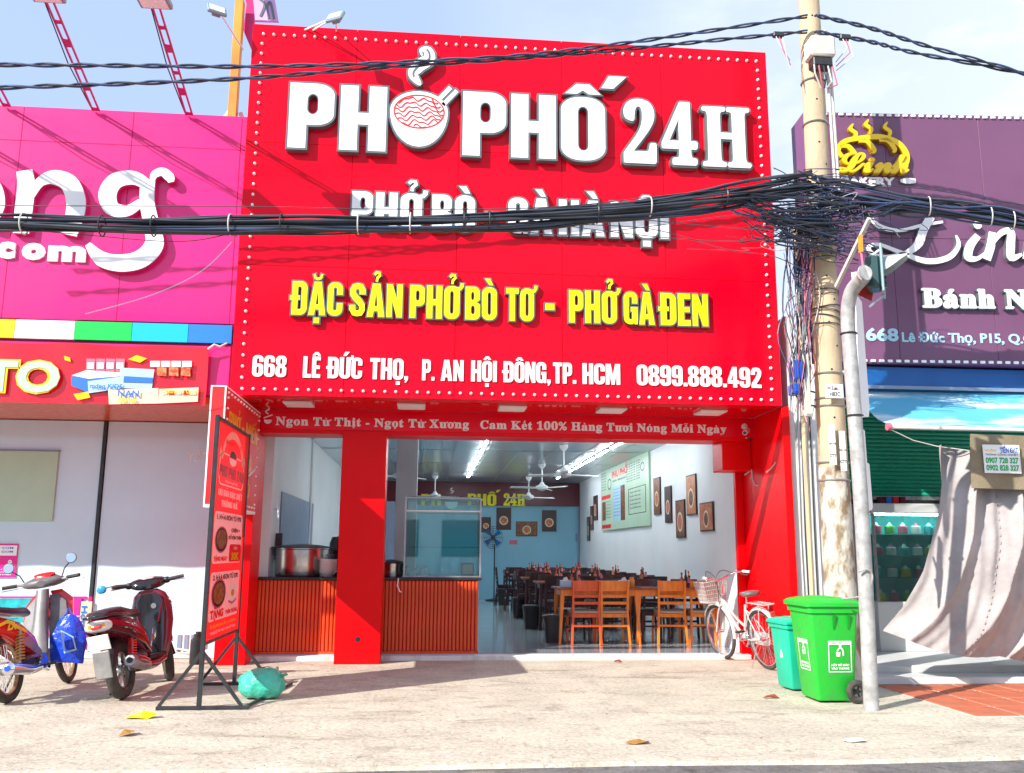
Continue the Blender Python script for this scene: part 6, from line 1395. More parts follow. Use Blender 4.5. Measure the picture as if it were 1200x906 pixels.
# boxes on the pole
a, b = W(948, 43, Y=8.6), W(978, 68, Y=8.6)
t = thing('junction_box', 'cream distribution box on the front of the concrete pole near its top', 'junction box', ((a.x+b.x)/2, 8.6, b.z))
MB().box(a.x, b.x, 8.55, 8.76, b.z, a.z, .02).build('housing', M['boxp'], t, 40); MB().box(a.x+.03, b.x-.03, 8.58, 8.73, b.z-.10, b.z-.001, .01).build('terminal_block', M['iron'], t)
for k in range(5): MB().tube([(a.x+.04+.05*k, 8.6, b.z-.08), (a.x+.02+.06*k, 8.55, b.z-.22-.03*k), (a.x+.10+.02*k, 8.6, b.z-.36)], .008, 5).build('lead', M[['cablew', 'cabler', 'cable', 'cablew', 'cabler'][k]], t, 40)
for (q, l, m_) in (((939, 414, 951, 488), 'tall cream meter box on the left side of the pole', 'boxp'), ((929, 422, 945, 446), 'blue junction box left of the concrete pole', 'bluecup'), ((929, 449, 938, 462), 'smaller blue junction box under the first one', 'bluecup')):
    a, b = W(q[0], q[1], Y=8.78), W(q[2], q[3], Y=8.78); t = thing('meter_box', l, 'meter box', ((a.x+b.x)/2, 8.8, b.z)); MB().box(a.x, b.x, 8.76, 8.92, b.z, a.z, .012).build('housing', M[m_], t, 40); MB().box(a.x+.01, b.x-.01, 8.752, 8.759, b.z+.02, a.z-.02, .003).build('cover', M[m_], t)
    if m_ == 'bluecup': MB().tube([(b.x-.02, 8.85, b.z), (b.x+.04, 8.88, b.z-.08), pc(b.z-.1)+V((-.15, 0, 0))], .01, 5).build('lead', M['cable'], t, 40)
t = thing('thin_conduit_post', 'thin pinkish conduit post standing between the red billboard and the concrete pole', 'conduit', (3.98, 9.5, 0))
MB().tube([(4.20, 9.85, 0), (4.20, 9.85, 2.5), (4.2, 9.8, 4.0), (4.17, 9.7, 5.25)], .028, 8).build('conduit', M['pole'], t, 40)
for q in range(4): MB().tube([(4.18+.05*q, 10.015, 0.0), (4.17+.055*q, 10.015, 1.5), (4.2+.05*q, 10.015, 3.2)], .009, 5).build('wall_wire', M['iron' if q % 2 else 'cablew'], t, 40)

# galvanised pipe with signal head
gp = thing('signal_pipe', 'galvanised steel pipe post bending towards the street, in front of the concrete pole', 'post', (3.70, 7.67, 0))
e0 = W(1013, 320, Y=7.25)
pts = spl([(3.735, 7.67, 0), (3.755, 7.67, 1.6), (3.74, 7.67, 3.0), (3.735, 7.66, 3.42), (3.745, 7.58, 3.62), (3.78, 7.42, 3.70), (e0.x, 7.25, e0.z)], 6)
MB().tube(pts, .063, 20).build('pipe', M['pipe'], gp, 50); MB().cyl((e0.x, 7.25, e0.z), (e0.x+.004, 7.235, e0.z+.002), .071, n=20).build('end_cap', M['pipe'], gp, 40)
MB().torus((3.747, 7.67, 2.50), .069, .008, X3, Y3, 20, 5).build('clamp', M['iron'], gp, 50); MB().torus((3.737, 7.67, 3.25), .069, .008, X3, Y3, 20, 5).build('clamp', M['iron'], gp, 50)
MB().tube(spl([(3.66, 7.60, 1.14), (3.73, 7.59, 1.16), (3.78, 7.60, 1.12), (3.77, 7.62, 1.02), (3.71, 7.70, .93), (3.62, 7.85, .90)], 5), .009, 6).build('wire_hook', M['pipe'], gp, 60)
# traffic signal seen from the side
s0 = W(1034, 318, Y=7.45)
ts = thing('traffic_signal', 'traffic signal head with pale visor seen from the side at the pipe top', 'traffic light', tuple(s0), R(-29), local=True)
MB().box(-.012, .012, -.15, .15, -.22, .22, .005).build('backboard', M['steelb'], ts)
MB().box(-.14, -.013, -.10, .10, -.17, .13, .02).build('housing', M['sigg'], ts, 40)
for z, m_ in ((.07, 'lens'), (-.10, 'darkgl')): MB().cyl((.013, 0, z), (.03, 0, z), .055, n=16).build('lens', M[m_], ts, 40)
rings = []
for i in range(7):
    x = .013+.20*i/6; a_ = 210-125*(i/6)**1.3; rings.append([V((x, .105*math.cos(R(90-a_/2+a_*q/12)), .01+.115*math.sin(R(90-a_/2+a_*q/12))+.01*i/6)) for q in range(13)])
vs = [p for r_ in rings for p in r_]; fs = [(i*13+j, i*13+j+1, i*13+j+14, i*13+j+13) for i in range(6) for j in range(12)]
MB().add(vs, fs).add([p+V((0, 0, .004)) for p in vs], fs).build('visor', M['visor'], ts, 60)
MB().bar((-.26, .0, -.02), (-.14, 0, -.02), .05, .07).bar((-.14, 0, .12), (-.01, 0, .20), .02).build('bracket', M['alu'], ts)
MB().prism([[(-.12, -.02), (.06, -.14), (.10, .0), (-.06, .14)]], (-.17, .12, -.10), X3, Z3, -Y3, 0, .01).build('red_plate', M['lens'], ts)
MB().bar((.0, 0, -.22), (-.13, -.05, -.33), .02).build('strut', M['alu'], ts)
t = thing('slim_antenna_rod', 'slim pale rod slanting above the pipe top with an orange tag', 'rod', tuple(W(1012, 300, Y=7.4)))
a, b = W(980, 336, Y=7.9), W(1019, 256, Y=7.3); MB().bar(a, b, .03, .03).build('rod', M['boxp'], t)
a, b = W(1008, 276, Y=7.35), W(1009, 296, Y=7.35); MB().bar(a, b, .05, .02).build('tag', M['orange'], t)
a, b = W(1009, 296, Y=7.35), W(1011, 312, Y=7.3); MB().bar(a, b, .015).build('wire', M['cakep'], t)
for (q, rz, l) in (((1001, 345, 490), 0.74, 'white sign plate seen almost edge on behind the pipe, upper'), ((1005, 500, 575), 0.80, 'white sign plate behind the pipe below the upper one'), ((1010, 585-45, 600), 0.76, 'lowest white sign plate behind the pipe')):
    c0, c1 = W(q[0], q[1], Y=8.0), W(q[0]+3, q[2], Y=8.0)
    t = thing('sign_plate', l, 'sign', (c0.x+.02, 8.0, c1.z), rz, group='white sign plates behind the pipe', local=True)
    h_ = c0.z-c1.z; MB().prism([[(-.11, h_*.12), (-.07, 0), (.08, .02), (.11, h_*.1), (.09, h_*.95), (-.06, h_)]], (0, 0, 0), X3, Z3, -Y3, 0, .015).build('plate', M['letter'], t)
    MB().box(-.11, .11, .0155, .03, h_*.45, h_*.49).build('bracket', M['alu'], t)

# =================================================================== OVERHEAD CABLES
def path(pxs, Y, n=8):
    return spl([W(x, y, Y=Y if not isinstance(Y, (list, tuple)) else Y[i]) for i, (x, y) in enumerate(pxs)], n)
rc = random.Random(11)
LP = [(-260, 268), (-120, 264), (0, 262), (150, 265), (300, 263), (450, 262), (600, 257), (700, 250), (800, 238), (880, 227), (950, 214)]
RP = [(950, 215), (1010, 228), (1100, 244), (1200, 261), (1330, 292), (1480, 330)]
YC = 8.62
ob = thing('cable_bundle', 'thick sagging bundle of black cables crossing in front of the red billboard', 'cables', (0, YC, 4.3))
base = path(LP, [8.3]*9+[8.42, 8.62], 5)
for k in range(19):
    a = rc.uniform(0, 6.28); r_ = .088*math.sqrt(rc.random()); ph = rc.uniform(0, 6); pts = []
    for i, p in enumerate(base):
        s_ = i/(len(base)-1); e = r_*(1+.25*math.sin(i*.5+ph)); spread = 1+max(0, s_-.72)*3.0
        pts.append(p+V((0, math.cos(a+i*.06)*e*.8, math.sin(a+i*.06)*e*spread+rc.uniform(-.003, .003)+(-.10*max(0, s_-.62)*(k % 5 == 0)))))
    MB().tube(pts, rc.choice([.009, .011, .014, .019]), 6).build('cable', M[rc.choice(['cable', 'cable', 'cable', 'cableb', 'iron'])], ob, 60)
for xp in (28, 110, 190, 283, 322, 432, 484, 533, 583, 708, 765, 858):
    i = min(range(len(base)), key=lambda q: abs((base[q]-W(xp, 260, Y=8.3)).x)); c = base[i]+V((0, 0, 0))
    MB().torus(c, .098, .007, Y3, Z3, 18, 5).build('cable_tie', M['cablew' if xp in (28, 432, 484, 765, 283) else 'iron'], ob, 60)
ob2 = thing('cable_bundle', 'bundle of black cables running right from the concrete pole across the bakery sign', 'cables', (5, YC, 4.8))
base2 = path(RP, YC, 8)
for k in range(22):
    a = rc.uniform(0, 6.28); r_ = .088*math.sqrt(rc.random()); ph = rc.uniform(0, 6); pts = []; dz = rc.uniform(-.42, .0) if k % 2 else 0
    for i, p in enumerate(base2):
        s_ = i/(len(base2)-1); e = r_*(1+.25*math.sin(i*.5+ph)); pts.append(p+V((0, math.cos(a)*e*.8, math.sin(a)*e+dz*max(0, 1-s_*2.1)**1.2+.02*math.sin(i*.8+ph)*(k % 2))))
    MB().tube(pts, rc.choice([.009, .011, .014, .018]), 6).build('cable', M[rc.choice(['cable', 'cable', 'cableb', 'cable', 'iron'])], ob2, 60)
for xp in (1085, 1158, 1182):
    i = min(range(len(base2)), key=lambda q: abs((base2[q]-W(xp, 250, Y=YC)).x)); MB().torus(base2[i], .10, .007, V((.3, 1, 0)), Z3, 18, 5).build('cable_tie', M['cablew'], ob2, 60)
t = tag(MB().tube(path([(-200, 240), (0, 241), (280, 242), (450, 245), (640, 243), (780, 229), (930, 213)], 8.28), .005, 5).build('messenger_wire', M['cable'], None, 60), 'thin single wire just above the thick cable bundle on the left', 'wire')
t = tag(MB().tube(path([(960, 211), (1080, 221), (1150, 232), (1330, 262)], 8.55), .005, 5).build('messenger_wire', M['cable'], None, 60), 'thin single wire above the cable bundle right of the pole', 'wire')
for i, (p_, l) in enumerate((([(-100, 262), (60, 272), (200, 283), (265, 275), (300, 262)], 'thin sagging wire under the bundle in front of the white magenta-shop letters'),
                             ([(100, 368), (180, 345), (240, 315), (285, 268)], 'thin grey wire slanting up across the lower magenta panel'),
                             ([(560, 262), (650, 275), (740, 268), (860, 252), (940, 246)], 'loose thin wire under the bundle in front of the second letter row'),
                             ([(640, 262), (760, 268), (850, 292), (905, 300), (945, 318)], 'loose wire sagging to the pole past the billboard edge'),
                             ([(620, 258), (720, 272), (830, 282), (930, 280)], 'second loose wire sagging to the pole'),
                             ([(700, 252), (800, 262), (880, 268), (950, 262)], 'third loose wire sagging to the pole'))):
    tag(MB().tube(path(p_, 8.3), .0045, 5).build('loose_wire', M['cable' if i != 1 else 'sheet'], None, 60), l, 'wire')['group'] = 'loose thin wires'
def twisted(p_, Y, label, strands=2, r=.012, rad=.014):
    t = thing('twisted_cable', label, 'cable', (0, 8.7, 6), group='twisted cable pairs above the lettering'); b_ = path(p_, Y, 26)
    for k in range(strands):
        pts = []
        for i, p in enumerate(b_): a = i*.42+k*2*math.pi/strands; pts.append(p+V((0, math.cos(a)*rad, math.sin(a)*rad)))
        MB().tube(pts, r, 6).build('strand', M[['cable', 'cableb', 'cable'][k]], t, 60)
twisted([(-200, 75), (0, 76), (150, 77), (300, 78), (450, 74), (600, 66), (700, 55), (820, 38), (946, 19)], 8.68, 'upper twisted black cable crossing over the billboard top to the pole')
twisted([(-200, 112), (0, 103), (150, 98), (300, 91), (450, 79), (600, 69), (720, 59), (830, 48), (946, 37)], 8.72, 'lower twisted black cable crossing the billboard just above the big letters')
twisted([(955, 18), (1020, 33), (1086, 54), (1200, 86), (1340, 130)], 8.68, 'upper twisted cable leaving the pole to the right')
twisted([(955, 37), (1020, 49), (1072, 62), (1200, 87), (1340, 128)], 8.72, 'lower twisted cable leaving the pole to the right', 2)
for (px_, py_, l) in ((912, 41, 'small dark cable clamp on the lower twisted cable left of the pole'), (990, 44, 'small dark cable clamp on the twisted cable right of the pole')):
    p = W(px_, py_, Y=8.7); t = thing('cable_clamp', l, 'clamp', tuple(p)); MB().box(p.x-.06, p.x+.06, 8.67, 8.73, p.z-.03, p.z+.03, .01).build('clamp', M['iron'], t)
    for k in range(3): MB().tube([(p.x-.04+.04*k, 8.69, p.z), (p.x+.03*k, 8.66, p.z-.15-.05*k), (p.x+(.12 if px_ < 950 else -.12), 8.7, p.z-.30-.05*k)], .006, 5).build('lead', M[['cablew', 'cabler', 'cablew'][k]], t, 40)
for q in range(7):
    pass
# tangle at the pole (nobody could count it)
mb = {m_: MB() for m_ in ('cable', 'cableb', 'cablew', 'cabler')}
def wander(m_, pts, r=.005): mb[m_].tube([tuple(p) for p in spl(pts, 4)], r, 4)
for k in range(125):
    m_ = rc.choice(['cable', 'cable', 'cable', 'cable', 'cableb', 'cableb', 'cableb']) if rc.random() < .9 else rc.choice(['cablew', 'cabler']); c0 = W(rc.gauss(953, 20), rc.uniform(212, 292), Y=8.62)
    p = V((c0.x, rc.uniform(8.52, 8.72), c0.z)); pts = [p]
    for i in range(rc.randint(3, 7)): p = p+V((rc.gauss(0, .20), rc.uniform(-.04, .04), rc.gauss(-.01, .05))); p.y = min(8.73, max(8.45, p.y)); pts.append(p)
    wander(m_, pts, rc.choice([.003, .004, .006, .009]) if m_[-1] in 'eb' else .0028)
for k in range(34):   # horizontal ones fanning from the billboard edge to the pole
    y0 = rc.uniform(216, 250); y1 = y0+rc.uniform(0, 62); a = W(rc.uniform(850, 905), y0+8, Y=8.35); b = W(rc.uniform(945, 1010), y1, Y=8.5); m2 = a.lerp(b, .5)+V((0, 0, rc.uniform(-.12, .02)))
    wander(rc.choice(['cable', 'cableb', 'cable']), [a, m2, b], rc.choice([.004, .006, .010]))
for k in range(44):   # hanging down the left side of the pole
    x0 = rc.uniform(918, 958); a = W(x0, rc.uniform(245, 300), Y=8.75); b = W(rc.uniform(926, 950), rc.uniform(400, 520), Y=8.78); pts = [a]
    for i in range(1, 5): q = a.lerp(b, i/5); pts.append(q+V((rc.gauss(0, .045), rc.uniform(-.04, .04), 0)))
    pts.append(b); mq = rc.choice(['cable', 'cableb', 'cable', 'cableb', 'cable', 'cabler', 'cablew', 'cable']); wander(mq, pts, rc.choice([.003, .005, .008]) if mq[-1] in 'eb' else .004)
for k in range(12):   # loops round the pole below the bundle
    z = rc.uniform(3.3, 4.7); tilt = rc.uniform(-.25, .25); c = pc(z); rr_ = prd(z)+.012
    mb['cable'].torus(c, rr_, rc.choice([.004, .006]), V((1, 0, tilt)).normalized(), Y3, 24, 4)
for k in range(26):
    x0 = rc.uniform(962, 1010); a = W(x0, rc.uniform(228, 262), Y=8.6); b = W(rc.uniform(985, 1060), rc.uniform(232, 290), Y=8.5); wander(rc.choice(['cable', 'cableb']), [a, a.lerp(b, .5)+V((0, 0, rc.uniform(-.1, 0))), b], rc.choice([.003, .005]))
for m_, b_ in mb.items(): o = b_.build('cable_tangle', M[m_], None); o['kind'] = 'stuff'; o['label'] = 'tangle of loose wires around the concrete pole'; o['category'] = 'wires'

# =================================================================== MOTORBIKES
def sect(mb, secs, n=16, e=2.4):
    mb.loft([mb.ring((x, y, z), w, h, Y3, Z3, n, e) for (x, y, z, w, h) in secs]); return mb
def vsect(mb, secs, n=18, e=2.6):
    mb.loft([mb.ring((x, 0, z), w, d, Y3, X3, n, e) for (x, z, w, d) in secs]); return mb
def wheel(t, c, Rr, r, rimm, wire=False, steer=0, flat=1.0):
    c = V(c); u = V((math.cos(steer), math.sin(steer), 0)); w = V((-math.sin(steer), math.cos(steer), 0))
    o = MB().torus(c, Rr-r, r, u, Z3, 40, 10).build('wheel', M['rubber'], t, 50)
    MB().torus(c, Rr-2*r-.002, .012, u, Z3, 40, 6, flat=1.6).build('rim', M[rimm], o, 50)
    MB().cyl(c-w*.05, c+w*.05, .035 if not wire else .028, n=14).cyl(c-w*.03, c+w*.03, .055, n=16).build('hub', M['alu'], o, 40)
    sp = MB()
    if wire:
        for k in range(28): a = k*2*math.pi/28; b = a+(.35 if k % 2 else -.35); s = .02 if k % 4 < 2 else -.02; sp.tube([c+w*s+(u*math.cos(b)+Z3*math.sin(b))*.03, c+(u*math.cos(a)+Z3*math.sin(a))*(Rr-2*r-.005)], .0022, 4)
    else:
        for k in range(5):
            a = k*1.2566
            for da in (-.12, .12): sp.bar(c+(u*math.cos(a)+Z3*math.sin(a))*.03, c+(u*math.cos(a+da)+Z3*math.sin(a+da))*(Rr-2*r), .018, .022, w)
    sp.build('spokes', M['alu' if not wire else 'chrome'], o, 40)
    return o
def spring(t, p0, p1, m_, r=.032, turns=9):
    p0, p1 = V(p0), V(p1); d = (p1-p0); L_ = d.length; z = d/L_; x = z.cross(Y3).normalized(); y = z.cross(x); k = turns*10
    o = MB().tube([p0+z*(L_*(.12+.76*i/k))+x*(r*math.cos(i*.628))+y*(r*math.sin(i*.628)) for i in range(k+1)], .007, 6).build('shock_spring', M[m_], t, 60)
    MB().cyl(p0, p1, .013, n=8).build('damper', M['alu'], o, 40)
def fender(t, c, Rr, w, a0, a1, m_, steer=0, name='fender', th_=.006):
    c = V(c); u = V((math.cos(steer), math.sin(steer), 0)); wv = V((-math.sin(steer), math.cos(steer), 0)); rings = []
    for i in range(19):
        a = R(a0+(a1-a0)*i/18); d = u*math.cos(a)+Z3*math.sin(a); row = [c+d*(Rr-.025)+wv*w, c+d*Rr+wv*w*.6, c+d*(Rr+.008), c+d*Rr-wv*w*.6, c+d*(Rr-.025)-wv*w]
        rings.append(row+[q-d*th_ for q in row[::-1]])
    return MB().loft(rings).build(name, M[m_], t, 60)

# --- dark red scooter
sc_ = thing('scooter', 'dark red and black automatic scooter parked beside the banner stand, seen from behind', 'scooter', (-2.63, 8.52, 0), R(84), local=True)
sc_.rotation_euler = (R(-11), 0, R(86)); sc_.scale = (.95, .95, .95)
ST = R(24)
wheel(sc_, (0, 0, .265), .265, .052, 'alu'); wheel(sc_, (1.22, 0, .265), .265, .045, 'alu', steer=ST)
sect(MB(), [(-.40, 0, .715, .06, .03), (-.34, 0, .70, .115, .07), (-.18, 0, .675, .15, .095), (.06, 0, .62, .17, .12), (.26, 0, .55, .165, .14), (.40, 0, .46, .14, .13), (.50, 0, .38, .12, .08)]).build('tail_body', M['maroon'], sc_, 60)
for s in (-1, 1): sect(MB(), [(-.36, s*.105, .66, .012, .03), (-.1, s*.155, .60, .014, .04), (.2, s*.172, .50, .012, .05), (.42, s*.14, .38, .012, .03)], 10).build('side_panel', M['blackg'], sc_, 60)
sect(MB(), [(-.40, 0, .79, .07, .018), (-.34, 0, .797, .11, .03), (-.08, 0, .80, .135, .042), (.14, 0, .765, .13, .04), (.34, 0, .755, .11, .04), (.46, 0, .74, .07, .03)]).build('seat', M['seat'], sc_, 60)
MB().tube(spl([(-.02, .155, .75), (-.28, .14, .77), (-.44, .08, .775), (-.46, 0, .775), (-.44, -.08, .775), (-.28, -.14, .77), (-.02, -.155, .75)], 4), .015, 8).build('grab_rail', M['blackg'], sc_, 50)
sect(MB(), [(-.405, 0, .70, .05, .02), (-.40, 0, .695, .105, .045), (-.36, 0, .69, .125, .055)]).build('tail_light', M['lensw'], sc_, 60)
MB().box(-.425, -.40, -.045, .045, .665, .705, .01).build('brake_lens', M['lens'], sc_, 50)
mm = Matrix.Translation((-.385, 0, .545)) @ Matrix.Rotation(-.35, 4, 'Y')
MB().box(-.006, .004, -.095, .095, -.07, .07, .004, mm).build('number_plate', M['plate'], sc_)
mm = Matrix.Translation((-.36, 0, .36)) @ Matrix.Rotation(-.12, 4, 'Y')
MB().box(-.008, .006, -.075, .075, -.13, .11, .008, mm).build('mud_flap', M['silver'], sc_, 40)
MB().ball((-.395, .055, .695), .012, .03, .03, 10, 6).ball((-.395, -.055, .695), .012, .03, .03, 10, 6).build('indicator_lens', M['amberg'], sc_, 50)
MB().tube([(-.30, .03, .62), (-.36, 0, .60)], .02, 8).build('plate_bracket', M['black'], sc_, 50)
fender(sc_, (0, 0, .265), .31, .075, 40, 170, 'black')
sect(MB(), [(-.05, .08, .27, .03, .05), (.12, .09, .29, .05, .09), (.34, .08, .30, .06, .10), (.48, .05, .32, .05, .08)]).build('engine', M['alu'], sc_, 50)
sect(MB(), [(.10, -.07, .30, .04, .07), (.30, -.06, .32, .07, .09), (.44, -.03, .34, .07, .08)]).build('cylinder_head', M['greybody'], sc_, 50)
MB().tube([(.42, -.06, .24), (.36, -.12, .22), (.28, -.145, .24)], .018, 8).build('exhaust_pipe', M['alu'], sc_, 50)
ex = MB().tube([(.30, -.145, .25), (.20, -.155, .265), (-.16, -.175, .335), (-.20, -.177, .343)], [.035, .056, .060, .045], 18).build('muffler', M['alu'], sc_, 50)
MB().tube([(.19, -.175, .285), (.02, -.188, .32), (-.12, -.195, .345)], [.04, .05, .045], 12).build('muffler_cover', M['maroon'], ex, 50); MB().cyl((-.20, -.177, .343), (-.215, -.178, .346), .026, n=14).build('outlet', M['black'], ex, 40)
spring(sc_, (-.01, -.125, .33), (.05, -.13, .60), 'rspring', .034)
MB().box(.40, .86, -.14, .14, .285, .325, .015).build('floorboard', M['black'], sc_, 40)
sect(MB(), [(.36, 0, .25, .12, .05), (.60, 0, .24, .15, .055), (.84, 0, .27, .14, .06)]).build('belly_cowl', M['maroon'], sc_, 60)
vsect(MB(), [(.86, .27, .13, .05), (.90, .42, .175, .06), (.945, .62, .205, .065), (.955, .80, .205, .07), (.93, .91, .16, .07), (.91, .96, .09, .05)]).build('front_shield', M['maroon'], sc_, 60)
vsect(MB(), [(.82, .33, .12, .02), (.85, .5, .15, .03), (.875, .7, .17, .03), (.88, .86, .15, .03), (.88, .92, .09, .03)]).build('inner_shield', M['blackg'], sc_, 60)
for s in (-1, 1): vsect(MB(), [(.80, .4, .001, .001)]) if 0 else MB().bar((.83, s*.09, .62), (.86, s*.14, .82), .02, .012).build('shield_strip', M['maroon'], sc_, 40)
MB().cyl((.845, -.06, .79), (.835, -.06, .79), .028, n=14).build('ignition', M['chrome'], sc_, 40)
fender(sc_, (1.22, 0, .265), .295, .06, 20, 150, 'maroon', ST)
for s in (-1, 1): MB().tube([(1.22, s*.075, .265), (1.10, s*.07, .50), (1.03, s*.05, .66)], .016, 8).build('fork_leg', M['iron'], sc_, 50)
cu_, sn = math.cos(ST), math.sin(ST); hb = V((.92, 0, 1.02)); fu, fw = V((cu_, sn, 0)), V((-sn, cu_, 0))
HB = lambda a, b, c_: hb+fu*a+fw*b+Z3*c_
MB().loft([MB().ring(HB(a, 0, c_), w, h, fw, Z3, 16, 2.4) for a, c_, w, h in ((-.09, -.02, .06, .03), (-.05, -.01, .16, .05), (.02, .01, .19, .06), (.10, .01, .15, .05), (.15, -.01, .07, .03))]).build('handlebar_cowl', M['blackg'], sc_, 60)
MB().loft([MB().ring(HB(a, 0, c_), w, h, fw, Z3, 12, 2.2) for a, c_, w, h in ((-.02, .045, .05, .01), (.03, .065, .09, .012), (.09, .055, .07, .01))]).build('dash_panel', M['lensw'], sc_, 60)
MB().tube([HB(0, 0, -.03), HB(.0, 0, -.15), (.93, 0, .80)], [.05, .055, .06], 12).build('steering_stem', M['maroon'], sc_, 60)
for s in (-1, 1):
    g_ = MB().tube([HB(0, s*.13, .0), HB(-.03, s*.22, .015)], .013, 8).build('handlebar', M['iron'], sc_, 50)
    MB().tube([HB(-.03, s*.215, .015), HB(-.07, s*.345, .02)], .019, 10).build('grip', M['rubber'], g_, 50)
    MB().tube([HB(.03, s*.17, .0), HB(.03, s*.25, .0), HB(-.02, s*.36, -.005)], .006, 6).build('brake_lever', M['chrome'], g_, 50)
    MB().ball(tuple(HB(.0, s*.18, .01)), .035, .045, .035, 12, 8).build('switch_pod', M['black'], g_, 60)
mr = MB().tube([HB(.02, .19, .03), HB(-.02, .30, .04), HB(-.04, .40, .03)], .006, 6).build('mirror_stalk', M['iron'], sc_, 50)
MB().ball(tuple(HB(-.04, .44, .02)), .02, .05, .042, 14, 8).build('mirror', M['bmirror'], mr, 60)
MB().tube([(.30, .12, .22), (.22, .22, .02)], .011, 8).build('kickstand', M['iron'], sc_, 50)
MB().tube(spl([(.50, .10, .36), (.52, .13, .5), (.60, .12, .58), (.72, .10, .60)], 3), .006, 6).tube(spl([(.50, -.10, .36), (.52, -.13, .5), (.60, -.12, .58), (.72, -.10, .60)], 3), .006, 6).build('foot_guard', M['chrome'], sc_, 50)

# --- red underbone motorbike
ub = thing('motorbike', 'red underbone motorbike with grey leg shield and blue bag, cut by the left edge', 'motorbike', (-3.52, 8.36, 0), R(87), local=True)
ub.rotation_euler = (R(-11), 0, R(88)); ST = R(6)
wheel(ub, (0, 0, .285), .285, .036, 'pedal', True); wheel(ub, (1.20, 0, .285), .285, .032, 'pedal', True, ST)
sect(MB(), [(-.42, 0, .70, .05, .03), (-.32, 0, .68, .10, .06), (-.10, 0, .63, .125, .09), (.14, 0, .56, .125, .11), (.36, 0, .46, .11, .10), (.50, 0, .36, .08, .05)]).build('tail_body', M['redmoto'], ub, 60)
for s in (-1, 1): o = MB().prism([[(-.32, .635), (-.16, .66), (-.02, .60), (.14, .55), (.16, .57), (-.0, .625), (-.16, .685), (-.32, .66)]], (0, s*.133, 0), X3, Z3, Y3*s, 0, .004).build('yellow_stripe', M['cyell'], ub)
MB().text('ZX', V((-.20, -.136, .60)), X3, Z3, .07, .16, -Y3, .05, 0, 'L', .004).build('lettering', M['cyell'], ub)
for s in (-1, 1): MB().prism([[(.0, .50), (.30, .36), (.44, .30), (.40, .38), (.2, .52)]], (0, s*.128, 0), X3, Z3, Y3*s, 0, .004).build('silver_stripe', M['silver'], ub)
sect(MB(), [(-.40, 0, .765, .07, .02), (-.2, 0, .775, .115, .038), (.08, 0, .75, .12, .036), (.28, 0, .745, .10, .04), (.42, 0, .72, .06, .03)]).build('seat', M['seat'], ub, 60)
MB().tube(spl([(-.1, .125, .72), (-.36, .12, .75), (-.48, 0, .76), (-.36, -.12, .75), (-.1, -.125, .72)], 4), .012, 8).build('grab_rail', M['alu'], ub, 50)
sect(MB(), [(-.45, 0, .66, .05, .03), (-.40, 0, .66, .085, .05)]).build('tail_light', M['lens'], ub, 60)
fender(ub, (0, 0, .285), .33, .06, 20, 165, 'black'); fender(ub, (1.20, 0, .285), .315, .055, 25, 165, 'redmoto', ST)
spring(ub, (.0, -.125, .30), (.06, -.125, .60), 'amber', .032); spring(ub, (.0, .125, .30), (.06, .125, .60), 'amber', .032)
ex = MB().tube([(.42, -.11, .24), (.20, -.14, .235), (.10, -.145, .24), (-.30, -.17, .29)], [.02, .03, .046, .052], 20).build('muffler', M['chrome'], ub, 50)
MB().tube([(-.30, -.17, .29), (-.315, -.171, .292)], [.052, .034], 20).build('muffler_end', M['chrome'], ex, 50); MB().cyl((-.312, -.1705, .2917), (-.325, -.172, .294), .024, n=14).build('outlet', M['bluecup'], ex, 40)
MB().bar((.0, -.10, .285), (.40, -.08, .30), .03, .05).bar((.0, .10, .285), (.40, .08, .30), .03, .05).build('swing_arm', M['iron'], ub)
eng = sect(MB(), [(.30, 0, .29, .07, .07), (.42, 0, .28, .11, .10), (.56, 0, .28, .10, .09), (.62, 0, .30, .06, .06)]).build('engine', M['alu'], ub, 50)
fn = MB()
for k in range(6): fn.box(.60+.025*k, .61+.025*k, -.065, .065, .25, .37, .004)
fn.build('cylinder_fins', M['alu'], eng); MB().cyl((.45, -.112, .28), (.45, -.125, .28), .07, n=20).build('engine_cover', M['chrome'], eng, 40)
MB().tube([(.72, 0, .28), (.68, -.06, .22), (.56, -.10, .19), (.42, -.11, .235)], .016, 8).build('exhaust_pipe', M['chrome'], ub, 50)
MB().bar((.44, -.22, .24), (.44, .22, .24), .02).build('foot_rest', M['rubber'], ub)
vsect(MB(), [(.60, .34, .10, .03), (.66, .46, .085, .04), (.73, .62, .065, .05), (.80, .80, .06, .05), (.84, .92, .055, .04)]).build('centre_tube', M['greybody'], ub, 60)
for s in (-1, 1):
    MB().loft([[V((x, s*y0, z)), V((x+.03, s*y1, z)), V((x+.055, s*y1, z)), V((x+.03, s*y0, z))] for x, z, y0, y1 in ((.70, .30, .06, .14), (.74, .45, .06, .19), (.80, .62, .05, .205), (.86, .78, .05, .18), (.88, .86, .04, .10))]).build('leg_shield', M['greybody'], ub, 50)
    MB().loft([[V((x, s*y0, z)), V((x+.04, s*y1, z)), V((x+.06, s*(y1-.005), z)), V((x+.03, s*y0, z))] for x, z, y0, y1 in ((.80, .50, .13, .21), (.86, .66, .10, .235), (.92, .80, .06, .22), (.93, .90, .03, .12))]).build('shield_wing', M['redmoto'], ub, 50)
sect(MB(), [(.90, 0, .70, .05, .08), (.97, 0, .74, .08, .10), (1.03, 0, .74, .05, .06)]).build('front_cowl', M['redmoto'], ub, 60)
for s in (-1, 1): MB().tube([(1.20, s*.07, .285), (1.02, s*.065, .62), (.94, s*.05, .80)], .017, 8).build('fork_leg', M['alu'], ub, 50)
cu_, sn = math.cos(ST), math.sin(ST); hb = V((.87, 0, .985)); fu, fw = V((cu_, sn, 0)), V((-sn, cu_, 0))
